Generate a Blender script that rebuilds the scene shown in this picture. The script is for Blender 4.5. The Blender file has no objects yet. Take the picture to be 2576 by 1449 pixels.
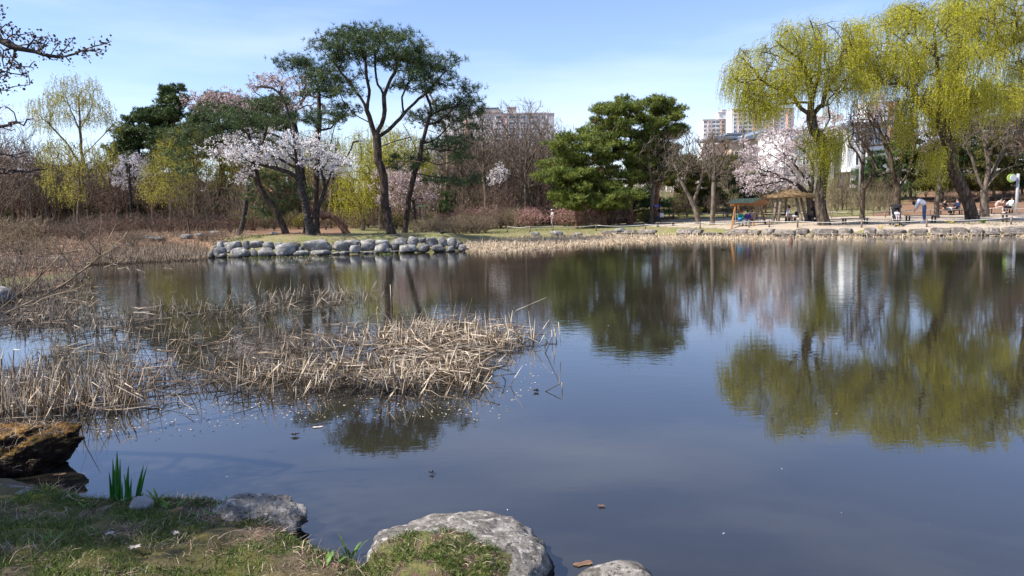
import bpy, bmesh, math, random
import numpy as np
from mathutils import Vector, Matrix, noise as mnoise

C = bpy.context.scene.collection
RNG = np.random.default_rng(7)
random.seed(7)

# ------------------------------------------------------------------ camera
FV, CX, CY = 1859.0, 1288.0, 724.5          # focal length and centre of the photograph, measured at 2576 x 1449
ROLL = math.radians(1.2)
cam_data = bpy.data.cameras.new('camera')
cam_data.sensor_width = 36.0
cam_data.lens = 36.0 * FV / 2576.0
cam_data.clip_start = 0.05
cam_data.clip_end = 3000
cam = bpy.data.objects.new('camera', cam_data)
C.objects.link(cam)
CAMZ = 2.0
PITCH = math.atan(208.5 / FV)
CM = Matrix.Rotation(math.pi / 2 - PITCH, 4, 'X') @ Matrix.Rotation(-ROLL, 4, 'Z')
cam.matrix_world = Matrix.Translation((0, 0, CAMZ)) @ CM
bpy.context.scene.camera = cam
M3 = np.array(CM.to_3x3())

# ------------------------------------------------------------------ world and sun
SUN_AZ, SUN_EL = (-0.97, -0.24), math.radians(47)
world = bpy.data.worlds.new('World')
bpy.context.scene.world = world
world.use_nodes = True
wn = world.node_tree
wn.nodes.clear()
w_out = wn.nodes.new('ShaderNodeOutputWorld')
w_bg = wn.nodes.new('ShaderNodeBackground')
w_sky = wn.nodes.new('ShaderNodeTexSky')
w_sky.sky_type = 'NISHITA'
w_sky.sun_disc = False
w_sky.sun_elevation = SUN_EL
w_sky.sun_rotation = math.atan2(SUN_AZ[0], SUN_AZ[1])
w_sky.altitude = 50
w_sky.air_density = 1.0
w_sky.dust_density = 0.25
w_sky.ozone_density = 2.4
w_bg.inputs['Strength'].default_value = 0.122
w_tc = wn.nodes.new('ShaderNodeTexCoord')
w_map = wn.nodes.new('ShaderNodeMapping')
w_map.inputs['Scale'].default_value = (1.0, 1.3, 7.0)
w_map.inputs['Rotation'].default_value = (0.0, 0.06, 0.3)
w_noise = wn.nodes.new('ShaderNodeTexNoise')
w_noise.inputs['Scale'].default_value = 1.3
w_noise.inputs['Detail'].default_value = 7
w_noise.inputs['Roughness'].default_value = 0.55
w_ramp = wn.nodes.new('ShaderNodeValToRGB')
w_ramp.color_ramp.elements[0].position = 0.50
w_ramp.color_ramp.elements[0].color = (0, 0, 0, 1)
w_ramp.color_ramp.elements[1].position = 0.85
w_ramp.color_ramp.elements[1].color = (0.42, 0.42, 0.42, 1)
w_mix = wn.nodes.new('ShaderNodeMixRGB')
w_mix.inputs['Color2'].default_value = (6.6, 7.0, 7.6, 1)
wn.links.new(w_tc.outputs['Generated'], w_map.inputs['Vector'])
wn.links.new(w_map.outputs['Vector'], w_noise.inputs['Vector'])
wn.links.new(w_noise.outputs['Fac'], w_ramp.inputs['Fac'])
wn.links.new(w_ramp.outputs['Color'], w_mix.inputs['Fac'])
w_tint = wn.nodes.new('ShaderNodeMixRGB'); w_tint.blend_type = 'MULTIPLY'; w_tint.inputs['Fac'].default_value = 1.0; w_tint.inputs['Color2'].default_value = (0.98, 0.95, 1.10, 1)
wn.links.new(w_sky.outputs['Color'], w_tint.inputs['Color1'])
wn.links.new(w_tint.outputs['Color'], w_mix.inputs['Color1'])
wn.links.new(w_mix.outputs['Color'], w_bg.inputs['Color'])
wn.links.new(w_bg.outputs['Background'], w_out.inputs['Surface'])

sun_d = bpy.data.lights.new('sun', 'SUN')
sun_d.energy = 4.9
sun_d.angle = math.radians(0.53)
sun_d.color = (1.0, 0.95, 0.87)
sun = bpy.data.objects.new('sun', sun_d)
C.objects.link(sun)
_s = Vector((SUN_AZ[0] * math.cos(SUN_EL), SUN_AZ[1] * math.cos(SUN_EL), math.sin(SUN_EL)))
sun.rotation_euler = _s.to_track_quat('Z', 'Y').to_euler()

vs = bpy.context.scene.view_settings
vs.view_transform = 'Standard'
vs.look = 'None'
vs.exposure = 0.78
vs.gamma = 1.0
vs.use_curve_mapping = False
bpy.context.scene.cycles.max_bounces = 6
bpy.context.scene.cycles.diffuse_bounces = 2
bpy.context.scene.cycles.glossy_bounces = 3
bpy.context.scene.cycles.transmission_bounces = 4

# ------------------------------------------------------------------ from a sight line to a place
def ray(x, y):
    return M3 @ np.array([(x - CX) / FV, -(y - CY) / FV, -1.0])
def P(x, y, D):
    """The point on that sight line D metres out."""
    d = ray(x, y); d = d / d[1] * D
    return np.array([d[0], d[1], d[2] + CAMZ])
def PV(x, y, D):
    x = np.asarray(x, float); y = np.asarray(y, float); D = np.asarray(D, float) + 0 * x
    d = np.stack([(x - CX) / FV, -(y - CY) / FV, -np.ones_like(x)], 1) @ M3.T
    d = d / d[:, 1:2] * D[:, None]
    d[:, 2] += CAMZ
    return d
def G0(x, y, z=0.0):
    d = ray(x, y); t = (z - CAMZ) / d[2]
    return np.array([d[0] * t, d[1] * t, z])
def project(p):
    q = (p - np.array([0, 0, CAMZ])) @ M3
    w = np.where(-q[:, 2] < 0.01, 0.01, -q[:, 2])
    return CX + q[:, 0] / w * FV, CY - q[:, 1] / w * FV, -q[:, 2]
def in_poly(x, y, poly):
    poly = np.asarray(poly, float); inside = np.zeros(np.shape(x), bool)
    j = len(poly) - 1
    for i in range(len(poly)):
        xi, yi = poly[i]; xj, yj = poly[j]
        c = ((yi > y) != (yj > y)) & (x < (xj - xi) * (y - yi) / (yj - yi + 1e-12) + xi)
        inside ^= c; j = i
    return inside
def sstep(a, b, x):
    t = np.clip((x - a) / (b - a), 0, 1); return t * t * (3 - 2 * t)

# pond outline
_v = [(-60, 1225), (60, 1232), (170, 1258), (250, 1285), (330, 1288), (450, 1282), (560, 1285), (650, 1320), (735, 1352), (790, 1400), (850, 1425), (900, 1440), (960, 1470)]
POND = [G0(x, y)[:2] for x, y in _v]
POND += [(-0.05, 3.05), (0.6, 2.9), (1.4, 3.25), (2.4, 2.9), (4.5, 2.0), (9, 1.5), (18, 4), (29, 14), (33, 28)]
POND += [G0(x, y)[:2] for x, y in [(2700, 590), (2576, 591), (2400, 592), (2200, 592), (2000, 592), (1850, 591), (1720, 589), (1600, 588), (1500, 590), (1400, 595), (1250, 603), (1180, 611),
        (1172, 618), (1130, 621), (1000, 626), (880, 631), (800, 634), (700, 639), (600, 641), (540, 639), (522, 632), (520, 624), (470, 618), (400, 622), (320, 632), (250, 645), (205, 655),
        (205, 680), (190, 700), (100, 715), (0, 735), (-120, 765), (-300, 840)]]
POND += [(-11.5, 8.0), (-7.5, 5.2), (-4.8, 4.75)]
POND = np.array(POND)

def pond_dist(X, Y):
    """Signed distance to the water's edge: positive on land."""
    d = np.full(X.shape, 1e9)
    n = len(POND)
    for i in range(n):
        a = POND[i]; b = POND[(i + 1) % n]; e = b - a
        t = np.clip(((X - a[0]) * e[0] + (Y - a[1]) * e[1]) / (e @ e + 1e-12), 0, 1)
        d = np.minimum(d, np.hypot(X - a[0] - t * e[0], Y - a[1] - t * e[1]))
    return np.where(in_poly(X, Y, POND), -d, d)

def wob(X, Y, s, ph=0.0):
    return (np.sin(X * s + 1.3 * np.sin(Y * s * 0.7 + ph)) + np.sin(Y * s * 1.13 + 1.7 * np.sin(X * s * 0.61 + 2 * ph)) + np.sin((X + Y) * s * 0.57 + ph)) / 3

def gz(X, Y):
    X = np.asarray(X, float); Y = np.asarray(Y, float)
    d = pond_dist(X, Y)
    near = 1 - sstep(9, 14, Y)
    base = 0.26 + 0.24 * sstep(5, 14, X) - 0.0 * X
    left = 0.34 * sstep(-8, -13, X) * sstep(10, 28, Y) * 0.5
    base = base + left
    land = base * (0.55 * sstep(0.0, 0.35, d) + 0.45 * sstep(0.2, 2.0, d))
    nearland = 0.13 * sstep(0, 0.12, d) + 0.26 * sstep(0.05, 1.7, d)
    z = land * (1 - near) + nearland * near
    # the island mound
    ix, iy = -7.2, 38.5
    r = np.sqrt(((X - ix) / 7.2) ** 2 + ((Y - iy) / 5.4) ** 2)
    z = np.where(d > 0, z + (0.36 * (1 - sstep(0.55, 1.25, r))) * sstep(0.1, 1.2, d), z)
    # slope with fallen leaves behind the plaza, and the slow rise of the park behind
    rb = sstep(8, 16, X) * np.clip(Y - 58, 0, 30) * 0.085
    far = np.clip(Y - 78, 0, 500) * 0.028 * (1 - 0.6 * sstep(8, 16, X))
    z = np.where(d > 0, z + rb + far, z)
    z = np.where(d > 0, z + 0.035 * wob(X, Y, 0.9) * sstep(0.3, 2.5, d) * (1 - near) + 0.018 * wob(X, Y, 3.1, 1.0) * near * sstep(0.05, .5, d), z)
    return np.where(d <= 0, -0.75 * sstep(0, 1.6, -d) - 0.002, z)

def gz1(x, y):
    return float(gz(np.array([x]), np.array([y]))[0])
_T = np.concatenate([np.arange(2.5, 12, 0.03), np.arange(12, 160, 0.2)])
def on_ground(x, y):
    """Where the sight line meets the ground or the water."""
    d = ray(x, y); d = d / d[1]
    X = d[0] * _T; Z = CAMZ + d[2] * _T
    g = np.maximum(gz(X, _T), 0)
    k = np.argmax(Z <= g)
    if not (Z <= g).any(): k = len(_T) - 1
    return np.array([X[k], _T[k], g[k]])

# ------------------------------------------------------------------ mesh helpers
def mesh_from(name, V, Fs, mats, smooth=False, midx=None):
    """Fs: array (n,3|4) or list of such arrays."""
    if not isinstance(Fs, (list, tuple)): Fs = [Fs]
    Fs = [np.asarray(f, np.int32) for f in Fs if len(f)]
    me = bpy.data.meshes.new(name)
    V = np.asarray(V, np.float32)
    me.vertices.add(len(V)); me.vertices.foreach_set('co', V.ravel())
    tot = np.concatenate([np.full(len(f), f.shape[1], np.int32) for f in Fs])
    loops = np.concatenate([f.ravel() for f in Fs])
    me.loops.add(len(loops)); me.loops.foreach_set('vertex_index', loops)
    me.polygons.add(len(tot))
    st = np.concatenate([[0], np.cumsum(tot)[:-1]]).astype(np.int32)
    me.polygons.foreach_set('loop_start', st)
    me.polygons.foreach_set('loop_total', tot)
    me.polygons.foreach_set('use_smooth', np.full(len(tot), bool(smooth)))
    if midx is not None: me.polygons.foreach_set('material_index', np.asarray(midx, np.int32))
    for m in (mats if isinstance(mats, (list, tuple)) else [mats]):
        me.materials.append(m)
    me.update(calc_edges=True)
    return me
def link(name, me, parent=None, loc=None):
    o = bpy.data.objects.new(name, me)
    C.objects.link(o)
    if parent is not None: o.parent = parent
    if loc is not None: o.location = loc
    return o
def tag(o, label=None, cat=None, group=None, kind=None):
    if label: o['label'] = label
    if cat: o['category'] = cat
    if group: o['group'] = group
    if kind: o['kind'] = kind
    return o
def empty(name, loc, label=None, cat=None, group=None, rz=0, kind=None):
    o = bpy.data.objects.new(name, None)
    C.objects.link(o); o.location = loc; o.rotation_euler = (0, 0, rz)
    o.empty_display_size = 0.2
    return tag(o, label, cat, group, kind)
def copy_tree(o, parent=None):
    c = o.copy(); C.objects.link(c)
    if parent is not None: c.parent = parent
    for ch in list(o.children): copy_tree(ch, c)
    return c

class MB:
    """Collects pieces for one mesh object."""
    def __init__(s): s.V = []; s.F3 = []; s.F4 = []; s.n = 0
    def add(s, V, F):
        V = np.asarray(V, float); F = np.asarray(F, int) + s.n
        (s.F4 if F.shape[1] == 4 else s.F3).append(F)
        s.V.append(V); s.n += len(V); return s
    def box(s, c, size, rot=None, bev=0.0):
        x, y, z = [v / 2 for v in size]
        if bev > 0:
            b = min(bev, x * .9, y * .9, z * .9)
            V = []
            for sz in (-1, 1):
                for (ax, ay, az) in (((x - b), (y - b), z), ((x), (y), z - b)):
                    zz = sz * az
                    for sx, sy in ((-1, -1), (1, -1), (1, 1), (-1, 1)): V.append((sx * ax, sy * ay, zz))
            V = np.array(V)
            q = [[3, 2, 1, 0], [8, 9, 10, 11]]
            def ring(a, b2): return [[a + i, a + (i + 1) % 4, b2 + (i + 1) % 4, b2 + i] for i in range(4)]
            q += ring(0, 4) + ring(4, 12) + ring(12, 8)
            F = np.array(q)
        else:
            V = np.array([(-x, -y, -z), (x, -y, -z), (x, y, -z), (-x, y, -z), (-x, -y, z), (x, -y, z), (x, y, z), (-x, y, z)])
            F = np.array([[3, 2, 1, 0], [4, 5, 6, 7], [0, 1, 5, 4], [1, 2, 6, 5], [2, 3, 7, 6], [3, 0, 4, 7]])
        if rot is not None: V = V @ np.array(rot).T
        return s.add(V + np.asarray(c, float), F)
    def bar(s, a, b, w, h=None, bev=0.0):
        """A squared bar from a to b."""
        a = np.asarray(a, float); b = np.asarray(b, float); d = b - a; L = np.linalg.norm(d); d = d / L
        up = np.array([0, 0, 1.0]) if abs(d[2]) < 0.9 else np.array([0, 1.0, 0])
        u = np.cross(up, d); u /= np.linalg.norm(u); v = np.cross(d, u)
        return s.box((a + b) / 2, (L, w, h or w), np.stack([d, u, v], 1), bev)
    def tube(s, pts, r, n=8, caps=True):
        pts = np.asarray(pts, float); k = len(pts); r = np.broadcast_to(np.asarray(r, float), (k,))
        t = np.gradient(pts, axis=0); t /= np.linalg.norm(t, axis=1)[:, None] + 1e-9
        ref = np.array([0.31, 0.93, 0.17])
        u = np.cross(t, ref); u /= np.linalg.norm(u, axis=1)[:, None] + 1e-9
        v = np.cross(t, u)
        a = np.linspace(0, 2 * math.pi, n, endpoint=False)
        V = (pts[:, None] + r[:, None, None] * (u[:, None] * np.cos(a)[None, :, None] + v[:, None] * np.sin(a)[None, :, None])).reshape(-1, 3)
        i, j = np.meshgrid(np.arange(k - 1), np.arange(n), indexing='ij')
        a0 = (i * n + j).ravel(); a1 = (i * n + (j + 1) % n).ravel()
        F = np.stack([a0, a0 + n, a1 + n, a1], 1)
        base = s.n; s.add(V, F)
        if caps:
            V2 = np.stack([pts[0], pts[-1]])
            s.V.append(V2); c0 = s.n; s.n += 2
            jj = np.arange(n)
            s.F3.append(np.stack([np.full(n, c0), base + jj, base + (jj + 1) % n], 1))
            e = base + (k - 1) * n
            s.F3.append(np.stack([np.full(n, c0 + 1), e + (jj + 1) % n, e + jj], 1))
        return s
    def ball(s, c, r, seg=10, rings=7, rot=None):
        th = np.linspace(0, math.pi, rings + 1); ph = np.linspace(0, 2 * math.pi, seg, endpoint=False)
        V = np.array([(math.sin(t) * math.cos(p), math.sin(t) * math.sin(p), math.cos(t)) for t in th for p in ph]) * np.asarray(r, float)
        if rot is not None: V = V @ np.array(rot).T
        F = [[i * seg + j, (i + 1) * seg + j, (i + 1) * seg + (j + 1) % seg, i * seg + (j + 1) % seg] for i in range(rings) for j in range(seg)]
        return s.add(V + np.asarray(c, float), F)
    def mesh(s, name, mat, smooth=False):
        fs = []
        if s.F3: fs.append(np.concatenate(s.F3))
        if s.F4: fs.append(np.concatenate(s.F4))
        return mesh_from(name, np.concatenate(s.V), fs, mat, smooth)
    def build(s, name, mat, parent=None, smooth=False, loc=None):
        return link(name, s.mesh(name, mat, smooth), parent, loc)

# ------------------------------------------------------------------ materials
def mat(name, cols, scale=3.0, detail=6, rough=0.8, bump=0.0, bscale=20.0, bdist=0.02, trans=0.0, island=0.0, stretch=(1, 1, 1), spec=0.3, coords='Object', pos=(0.3, 0.7), metal=0.0, emit=None, wetbase=0):
    m = bpy.data.materials.new(name); m.use_nodes = True
    nt = m.node_tree; nt.nodes.clear(); N = nt.nodes.new; L = nt.links.new
    out = N('ShaderNodeOutputMaterial'); pb = N('ShaderNodeBsdfPrincipled')
    pb.inputs['Roughness'].default_value = rough
    pb.inputs['Specular IOR Level'].default_value = spec
    pb.inputs['Metallic'].default_value = metal
    tc = N('ShaderNodeTexCoord'); mp = N('ShaderNodeMapping'); mp.inputs['Scale'].default_value = stretch
    if coords == 'World':
        ge = N('ShaderNodeNewGeometry'); L(ge.outputs['Position'], mp.inputs['Vector'])
    else: L(tc.outputs['Object'], mp.inputs['Vector'])
    nz = N('ShaderNodeTexNoise'); nz.inputs['Scale'].default_value = scale; nz.inputs['Detail'].default_value = detail
    L(mp.outputs['Vector'], nz.inputs['Vector'])
    rp = N('ShaderNodeValToRGB'); el = rp.color_ramp.elements
    n = len(cols)
    for i, c in enumerate(cols):
        p = pos[0] + (pos[1] - pos[0]) * (i / (n - 1) if n > 1 else 0)
        if i < 2: e = el[i]; e.position = p
        else: e = el.new(p)
        e.color = (*c, 1)
    if n == 1: el[1].color = (*cols[0], 1)
    fac = nz.outputs['Fac']
    if island:
        ge2 = N('ShaderNodeNewGeometry')
        ma = N('ShaderNodeMath'); ma.operation = 'MULTIPLY_ADD'
        ma.inputs[1].default_value = island; L(ge2.outputs['Random Per Island'], ma.inputs[0])
        sb = N('ShaderNodeMath'); sb.operation = 'ADD'; sb.inputs[1].default_value = -island / 2; L(fac, sb.inputs[0])
        L(sb.outputs[0], ma.inputs[2]); fac = ma.outputs[0]
    L(fac, rp.inputs['Fac'])
    col = rp.outputs['Color']
    if wetbase:   # stalks are dark and sodden where they stand in the water
        g3 = N('ShaderNodeNewGeometry'); s3 = N('ShaderNodeSeparateXYZ'); L(g3.outputs['Position'], s3.inputs[0])
        m3 = N('ShaderNodeMapRange'); m3.inputs['From Min'].default_value = .0; m3.inputs['From Max'].default_value = wetbase; L(s3.outputs['Z'], m3.inputs['Value'])
        x3 = N('ShaderNodeMixRGB'); x3.inputs['Color1'].default_value = (.035, .024, .016, 1); L(m3.outputs[0], x3.inputs['Fac']); L(col, x3.inputs['Color2']); col = x3.outputs['Color']
    L(col, pb.inputs['Base Color'])
    if bump:
        b = N('ShaderNodeBump'); b.inputs['Strength'].default_value = bump; b.inputs['Distance'].default_value = bdist
        n2 = N('ShaderNodeTexNoise'); n2.inputs['Scale'].default_value = bscale; n2.inputs['Detail'].default_value = 5
        L(mp.outputs['Vector'], n2.inputs['Vector']); L(n2.outputs['Fac'], b.inputs['Height']); L(b.outputs['Normal'], pb.inputs['Normal'])
    if emit: pb.inputs['Emission Color'].default_value = (*emit[0], 1); pb.inputs['Emission Strength'].default_value = emit[1]
    sh = pb.outputs[0]
    if trans:
        tr = N('ShaderNodeBsdfTranslucent'); L(col, tr.inputs['Color'])
        mx = N('ShaderNodeMixShader'); mx.inputs[0].default_value = trans
        L(sh, mx.inputs[1]); L(tr.outputs[0], mx.inputs[2]); sh = mx.outputs[0]
    L(sh, out.inputs['Surface'])
    return m

M = {}
M['bark_pine'] = mat('pine bark', [(.022, .017, .014), (.06, .044, .034), (.12, .085, .062)], scale=9, bump=.8, bscale=14, bdist=.04, stretch=(1, 1, .35), rough=.95, spec=.1)
M['bark_red'] = mat('red pine bark', [(.08, .04, .028), (.20, .10, .065), (.28, .17, .12)], scale=6, bump=.6, bscale=14, bdist=.03, stretch=(1, 1, .5), rough=.9, spec=.1)
M['bark_dark'] = mat('dark cherry bark', [(.018, .015, .014), (.05, .04, .036), (.10, .085, .075)], scale=8, bump=.8, bscale=20, bdist=.03, stretch=(1, 1, 1.6), rough=.9, spec=.15)
M['bark_grey'] = mat('grey bark', [(.065, .05, .04), (.145, .115, .09), (.23, .19, .155)], scale=6, bump=.4, bscale=20, bdist=.02, stretch=(1, 1, .4), rough=.9, spec=.1)
M['bark_willow'] = mat('willow bark', [(.03, .022, .016), (.085, .062, .045), (.17, .135, .105)], scale=9, bump=.9, bscale=13, bdist=.05, stretch=(1, 1, .3), rough=.95, spec=.1)
M['bark_brown'] = mat('brown twig bark', [(.062, .046, .032), (.135, .103, .074), (.22, .175, .13)], scale=4, rough=.9, spec=.1, stretch=(1, 1, .5))
M['bark_red_twig'] = mat('reddish twigs', [(.085, .050, .036), (.165, .108, .080), (.26, .185, .14)], scale=3, rough=.9, spec=.1)
M['bark_pale_twig'] = mat('pale twigs', [(.12, .09, .06), (.24, .18, .12), (.35, .28, .20)], scale=3, rough=.9, spec=.1)
M['needles'] = mat('pine needles', [(.022, .045, .018), (.060, .098, .032), (.14, .18, .055)], scale=1.6, island=.35, rough=.55, trans=.15, coords='World', spec=.25)
M['needles_bright'] = mat('red pine needles', [(.050, .078, .017), (.135, .175, .030), (.27, .295, .055)], scale=1.2, island=.4, rough=.55, trans=.2, coords='World', spec=.25)
M['needles_dark'] = mat('dark fir needles', [(.020, .042, .017), (.050, .086, .030), (.11, .155, .048)], scale=1.0, island=.4, rough=.6, trans=.12, coords='World', spec=.2)
M['needles_yew'] = mat('yellowish hemlock needles', [(.035, .042, .012), (.10, .105, .024), (.20, .185, .04)], scale=1.0, island=.45, rough=.6, trans=.2, coords='World', spec=.2)
M['willow'] = mat('willow leaves', [(.30, .30, .014), (.55, .52, .025), (.78, .72, .09)], scale=.7, island=.5, rough=.6, trans=.45, coords='World', spec=.2)
M['willow_mid'] = mat('young yellow green leaves', [(.21, .20, .028), (.40, .37, .05), (.60, .53, .12)], scale=.7, island=.6, rough=.6, trans=.4, coords='World', spec=.2)
M['willow_olive'] = mat('olive spring leaves', [(.15, .145, .022), (.30, .28, .040), (.46, .41, .07)], scale=.7, island=.5, rough=.6, trans=.35, coords='World', spec=.2)
M['willow_stem'] = mat('willow shoots', [(.16, .15, .03), (.26, .24, .05)], scale=2, rough=.8)
M['blossom'] = mat('cherry blossom', [(.64, .56, .56), (.85, .80, .80), (.92, .90, .89)], scale=2.0, island=.5, rough=.7, trans=.3, coords='World', spec=.1)
M['blossom_mid'] = mat('pale pink blossom', [(.48, .37, .37), (.70, .60, .60), (.84, .77, .76)], scale=2.0, island=.6, rough=.7, trans=.3, coords='World', spec=.1)
M['blossom_dull'] = mat('fading blossom', [(.30, .20, .19), (.52, .38, .37), (.70, .60, .58)], scale=2.0, island=.5, rough=.7, trans=.25, coords='World', spec=.1)
M['bud_red'] = mat('red buds', [(.22, .09, .08), (.38, .19, .17), (.50, .33, .29)], scale=1.5, island=.6, rough=.8, trans=.2, coords='World')
M['bud_brown'] = mat('brown buds', [(.09, .055, .045), (.17, .11, .09), (.26, .19, .15)], scale=1.5, island=.6, rough=.8, coords='World')
M['bush_green'] = mat('dull green leaves', [(.035, .04, .012), (.08, .085, .025), (.15, .15, .05)], scale=1.5, island=.6, rough=.7, trans=.2, coords='World')
M['reed'] = mat('dry reed', [(.16, .105, .06), (.38, .275, .17), (.68, .56, .41)], scale=5, island=1.3, rough=.7, spec=.25, coords='World', trans=.1, wetbase=.13)
M['reed_far'] = mat('pale short reed', [(.26, .18, .11), (.48, .36, .23), (.68, .54, .38)], scale=2, island=1.2, rough=.75, spec=.2, coords='World')  # lighter tan reed colour, without the wet base
M['reed_grey'] = mat('weathered reed', [(.10, .075, .05), (.24, .18, .125), (.42, .34, .25)], scale=4, island=1.1, rough=.75, spec=.2, coords='World', wetbase=.13)
M['reed_brown'] = mat('brown reed', [(.12, .08, .05), (.25, .18, .12), (.42, .32, .22)], scale=4, island=1.1, rough=.75, spec=.2, coords='World', wetbase=.10)
M['grass'] = mat('grass blades', [(.04, .075, .012), (.09, .14, .022), (.19, .24, .05)], scale=2.2, island=.7, rough=.6, trans=.3, coords='World')
M['straw'] = mat('dead straw', [(.16, .10, .06), (.34, .24, .15), (.55, .43, .30)], scale=6, island=.9, rough=.8, coords='World')
M['iris'] = mat('iris leaves', [(.012, .085, .010), (.03, .15, .018), (.06, .22, .03)], scale=5, rough=.45, trans=.25, spec=.4)
M['weed'] = mat('weed leaves', [(.07, .16, .02), (.14, .26, .04), (.24, .36, .09)], scale=5, island=.6, rough=.5, trans=.3)
M['wood'] = mat('orange stained wood', [(.20, .085, .03), (.34, .16, .06), (.44, .24, .10)], scale=4, bump=.3, bscale=30, stretch=(1, 1, .2), rough=.6)
M['wood_grey'] = mat('weathered wood', [(.13, .095, .07), (.24, .19, .15), (.36, .30, .25)], scale=4, bump=.4, bscale=25, stretch=(1, 1, .25), rough=.85)
M['wood_dark'] = mat('dark wood', [(.035, .025, .02), (.075, .055, .045)], scale=6, rough=.7)
M['wood_red'] = mat('red brown planks', [(.16, .06, .035), (.28, .12, .07)], scale=5, rough=.6)
M['thatch'] = mat('golden thatch', [(.12, .075, .035), (.27, .18, .095), (.42, .31, .18)], scale=5, bump=1.0, bscale=25, bdist=.06, stretch=(1, 1, 3), rough=.9)
M['shingle'] = mat('green roof shingles', [(.025, .042, .036), (.045, .07, .058), (.07, .10, .083)], scale=6, bump=.3, bscale=40, rough=.85)
M['rope'] = mat('white rope', [(.62, .60, .56), (.78, .76, .72)], scale=10, rough=.9)
M['skin'] = mat('skin', [(.48, .29, .21), (.56, .35, .26)], scale=3, rough=.55)
M['black'] = mat('black fabric', [(.012, .012, .014), (.03, .03, .034)], scale=8, rough=.85)
M['hair'] = mat('black hair', [(.012, .010, .009), (.03, .024, .02)], scale=14, rough=.5, stretch=(1, 1, .2))
M['white'] = mat('white cotton', [(.66, .65, .66), (.80, .79, .80)], scale=6, rough=.85)
M['pinkwhite'] = mat('pale pink knit', [(.58, .46, .46), (.72, .62, .62)], scale=6, rough=.9)
M['denim'] = mat('blue denim', [(.03, .06, .13), (.07, .12, .23)], scale=7, rough=.85)
M['paledenim'] = mat('pale denim', [(.20, .28, .42), (.34, .42, .54)], scale=7, rough=.85)
M['navy'] = mat('navy cloth', [(.010, .016, .045), (.022, .032, .08)], scale=6, rough=.8)
M['green_cloth'] = mat('green jacket', [(.0, .22, .13), (.01, .33, .20)], scale=6, rough=.7)
M['purple'] = mat('purple jacket', [(.085, .03, .22), (.15, .07, .32)], scale=6, rough=.7)
M['lilac'] = mat('grey lilac cloth', [(.30, .27, .36), (.44, .40, .48)], scale=6, rough=.8)
M['beige'] = mat('beige cloth', [(.42, .30, .25), (.58, .45, .38)], scale=5, rough=.85)
M['red'] = mat('red cap', [(.42, .03, .03), (.55, .06, .05)], scale=6, rough=.7)
M['blue'] = mat('bright blue cloth', [(.03, .20, .50), (.06, .30, .62)], scale=6, rough=.7)
M['umbrella'] = mat('dark blue umbrella', [(.02, .03, .16), (.05, .07, .28)], scale=3, rough=.6)
M['metal'] = mat('galvanised metal', [(.42, .43, .45), (.55, .56, .58)], scale=4, rough=.45, metal=.3)
M['lime'] = mat('lime green paint', [(.26, .42, .08), (.32, .48, .12)], scale=4, rough=.5)
M['pale_disc'] = mat('pale perforated disc', [(.50, .54, .60), (.60, .64, .70)], scale=60, rough=.6)
M['teal'] = mat('turquoise cup', [(.02, .42, .40), (.05, .50, .46)], scale=4, rough=.5)
M['paint_white'] = mat('white painted wall', [(.70, .70, .69), (.82, .82, .81)], scale=.4, rough=.8)
M['paint_pale_hazed'] = mat('pale wall', [(.56, .55, .54), (.66, .66, .66)], scale=.3, rough=.85)  # distance haze of the far blocks is put into this paler colour
M['paint_grey_hazed'] = mat('grey hazed wall', [(.46, .47, .50), (.54, .55, .58)], scale=.3, rough=.85)  # grey lightened to carry the haze over the far blocks
M['paint_orange_hazed'] = mat('orange hazed wall', [(.62, .34, .20), (.70, .40, .25)], scale=.3, rough=.85)  # orange faded in the colour itself, standing in for distance haze
M['paint_coral_hazed'] = mat('coral hazed wall', [(.64, .46, .40), (.70, .52, .45)], scale=.3, rough=.85)  # coral with its saturation lowered to paint in the haze
M['brown_trim_hazed'] = mat('brown hazed roof trim', [(.42, .37, .35), (.48, .42, .40)], scale=.5, rough=.8)  # brown paled so the roof edges look hazy with distance
M['beige_stone'] = mat('beige wall', [(.50, .38, .27), (.62, .49, .36)], scale=.8, rough=.9, bump=.2, bscale=6)
M['roof_grey'] = mat('grey metal roof', [(.16, .18, .21), (.24, .27, .31)], scale=1, rough=.5)
M['roof_blue'] = mat('blue grey roof', [(.12, .16, .22), (.18, .23, .30)], scale=1, rough=.6)
M['green_roof'] = mat('pale green roof', [(.25, .48, .25), (.34, .58, .32)], scale=1, rough=.6)
M['yellow_petal'] = mat('yellow petals', [(.70, .50, .01), (.82, .62, .02)], scale=8, rough=.6, trans=.2)
M['dead_leaf'] = mat('dead leaf', [(.13, .07, .04), (.27, .165, .105)], scale=20, rough=.7, trans=.15)
M['pale_leaf'] = mat('bleached leaf', [(.48, .38, .31), (.70, .62, .54)], scale=20, rough=.7, trans=.15)
M['debris'] = mat('wet dark debris', [(.012, .010, .009), (.04, .03, .025)], scale=20, rough=.5, bump=.6, bscale=40)
M['sill'] = mat('concrete', [(.28, .27, .26), (.40, .39, .37)], scale=4, rough=.9)
def glassy(name, c, r=.12):
    m = mat(name, [c, tuple(v * 1.4 for v in c)], scale=.6, rough=r, spec=.8, coords='World'); return m
M['glass'] = glassy('window glass', (.05, .08, .10))
M['glass_teal'] = glassy('teal window glass', (.06, .16, .20))

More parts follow.
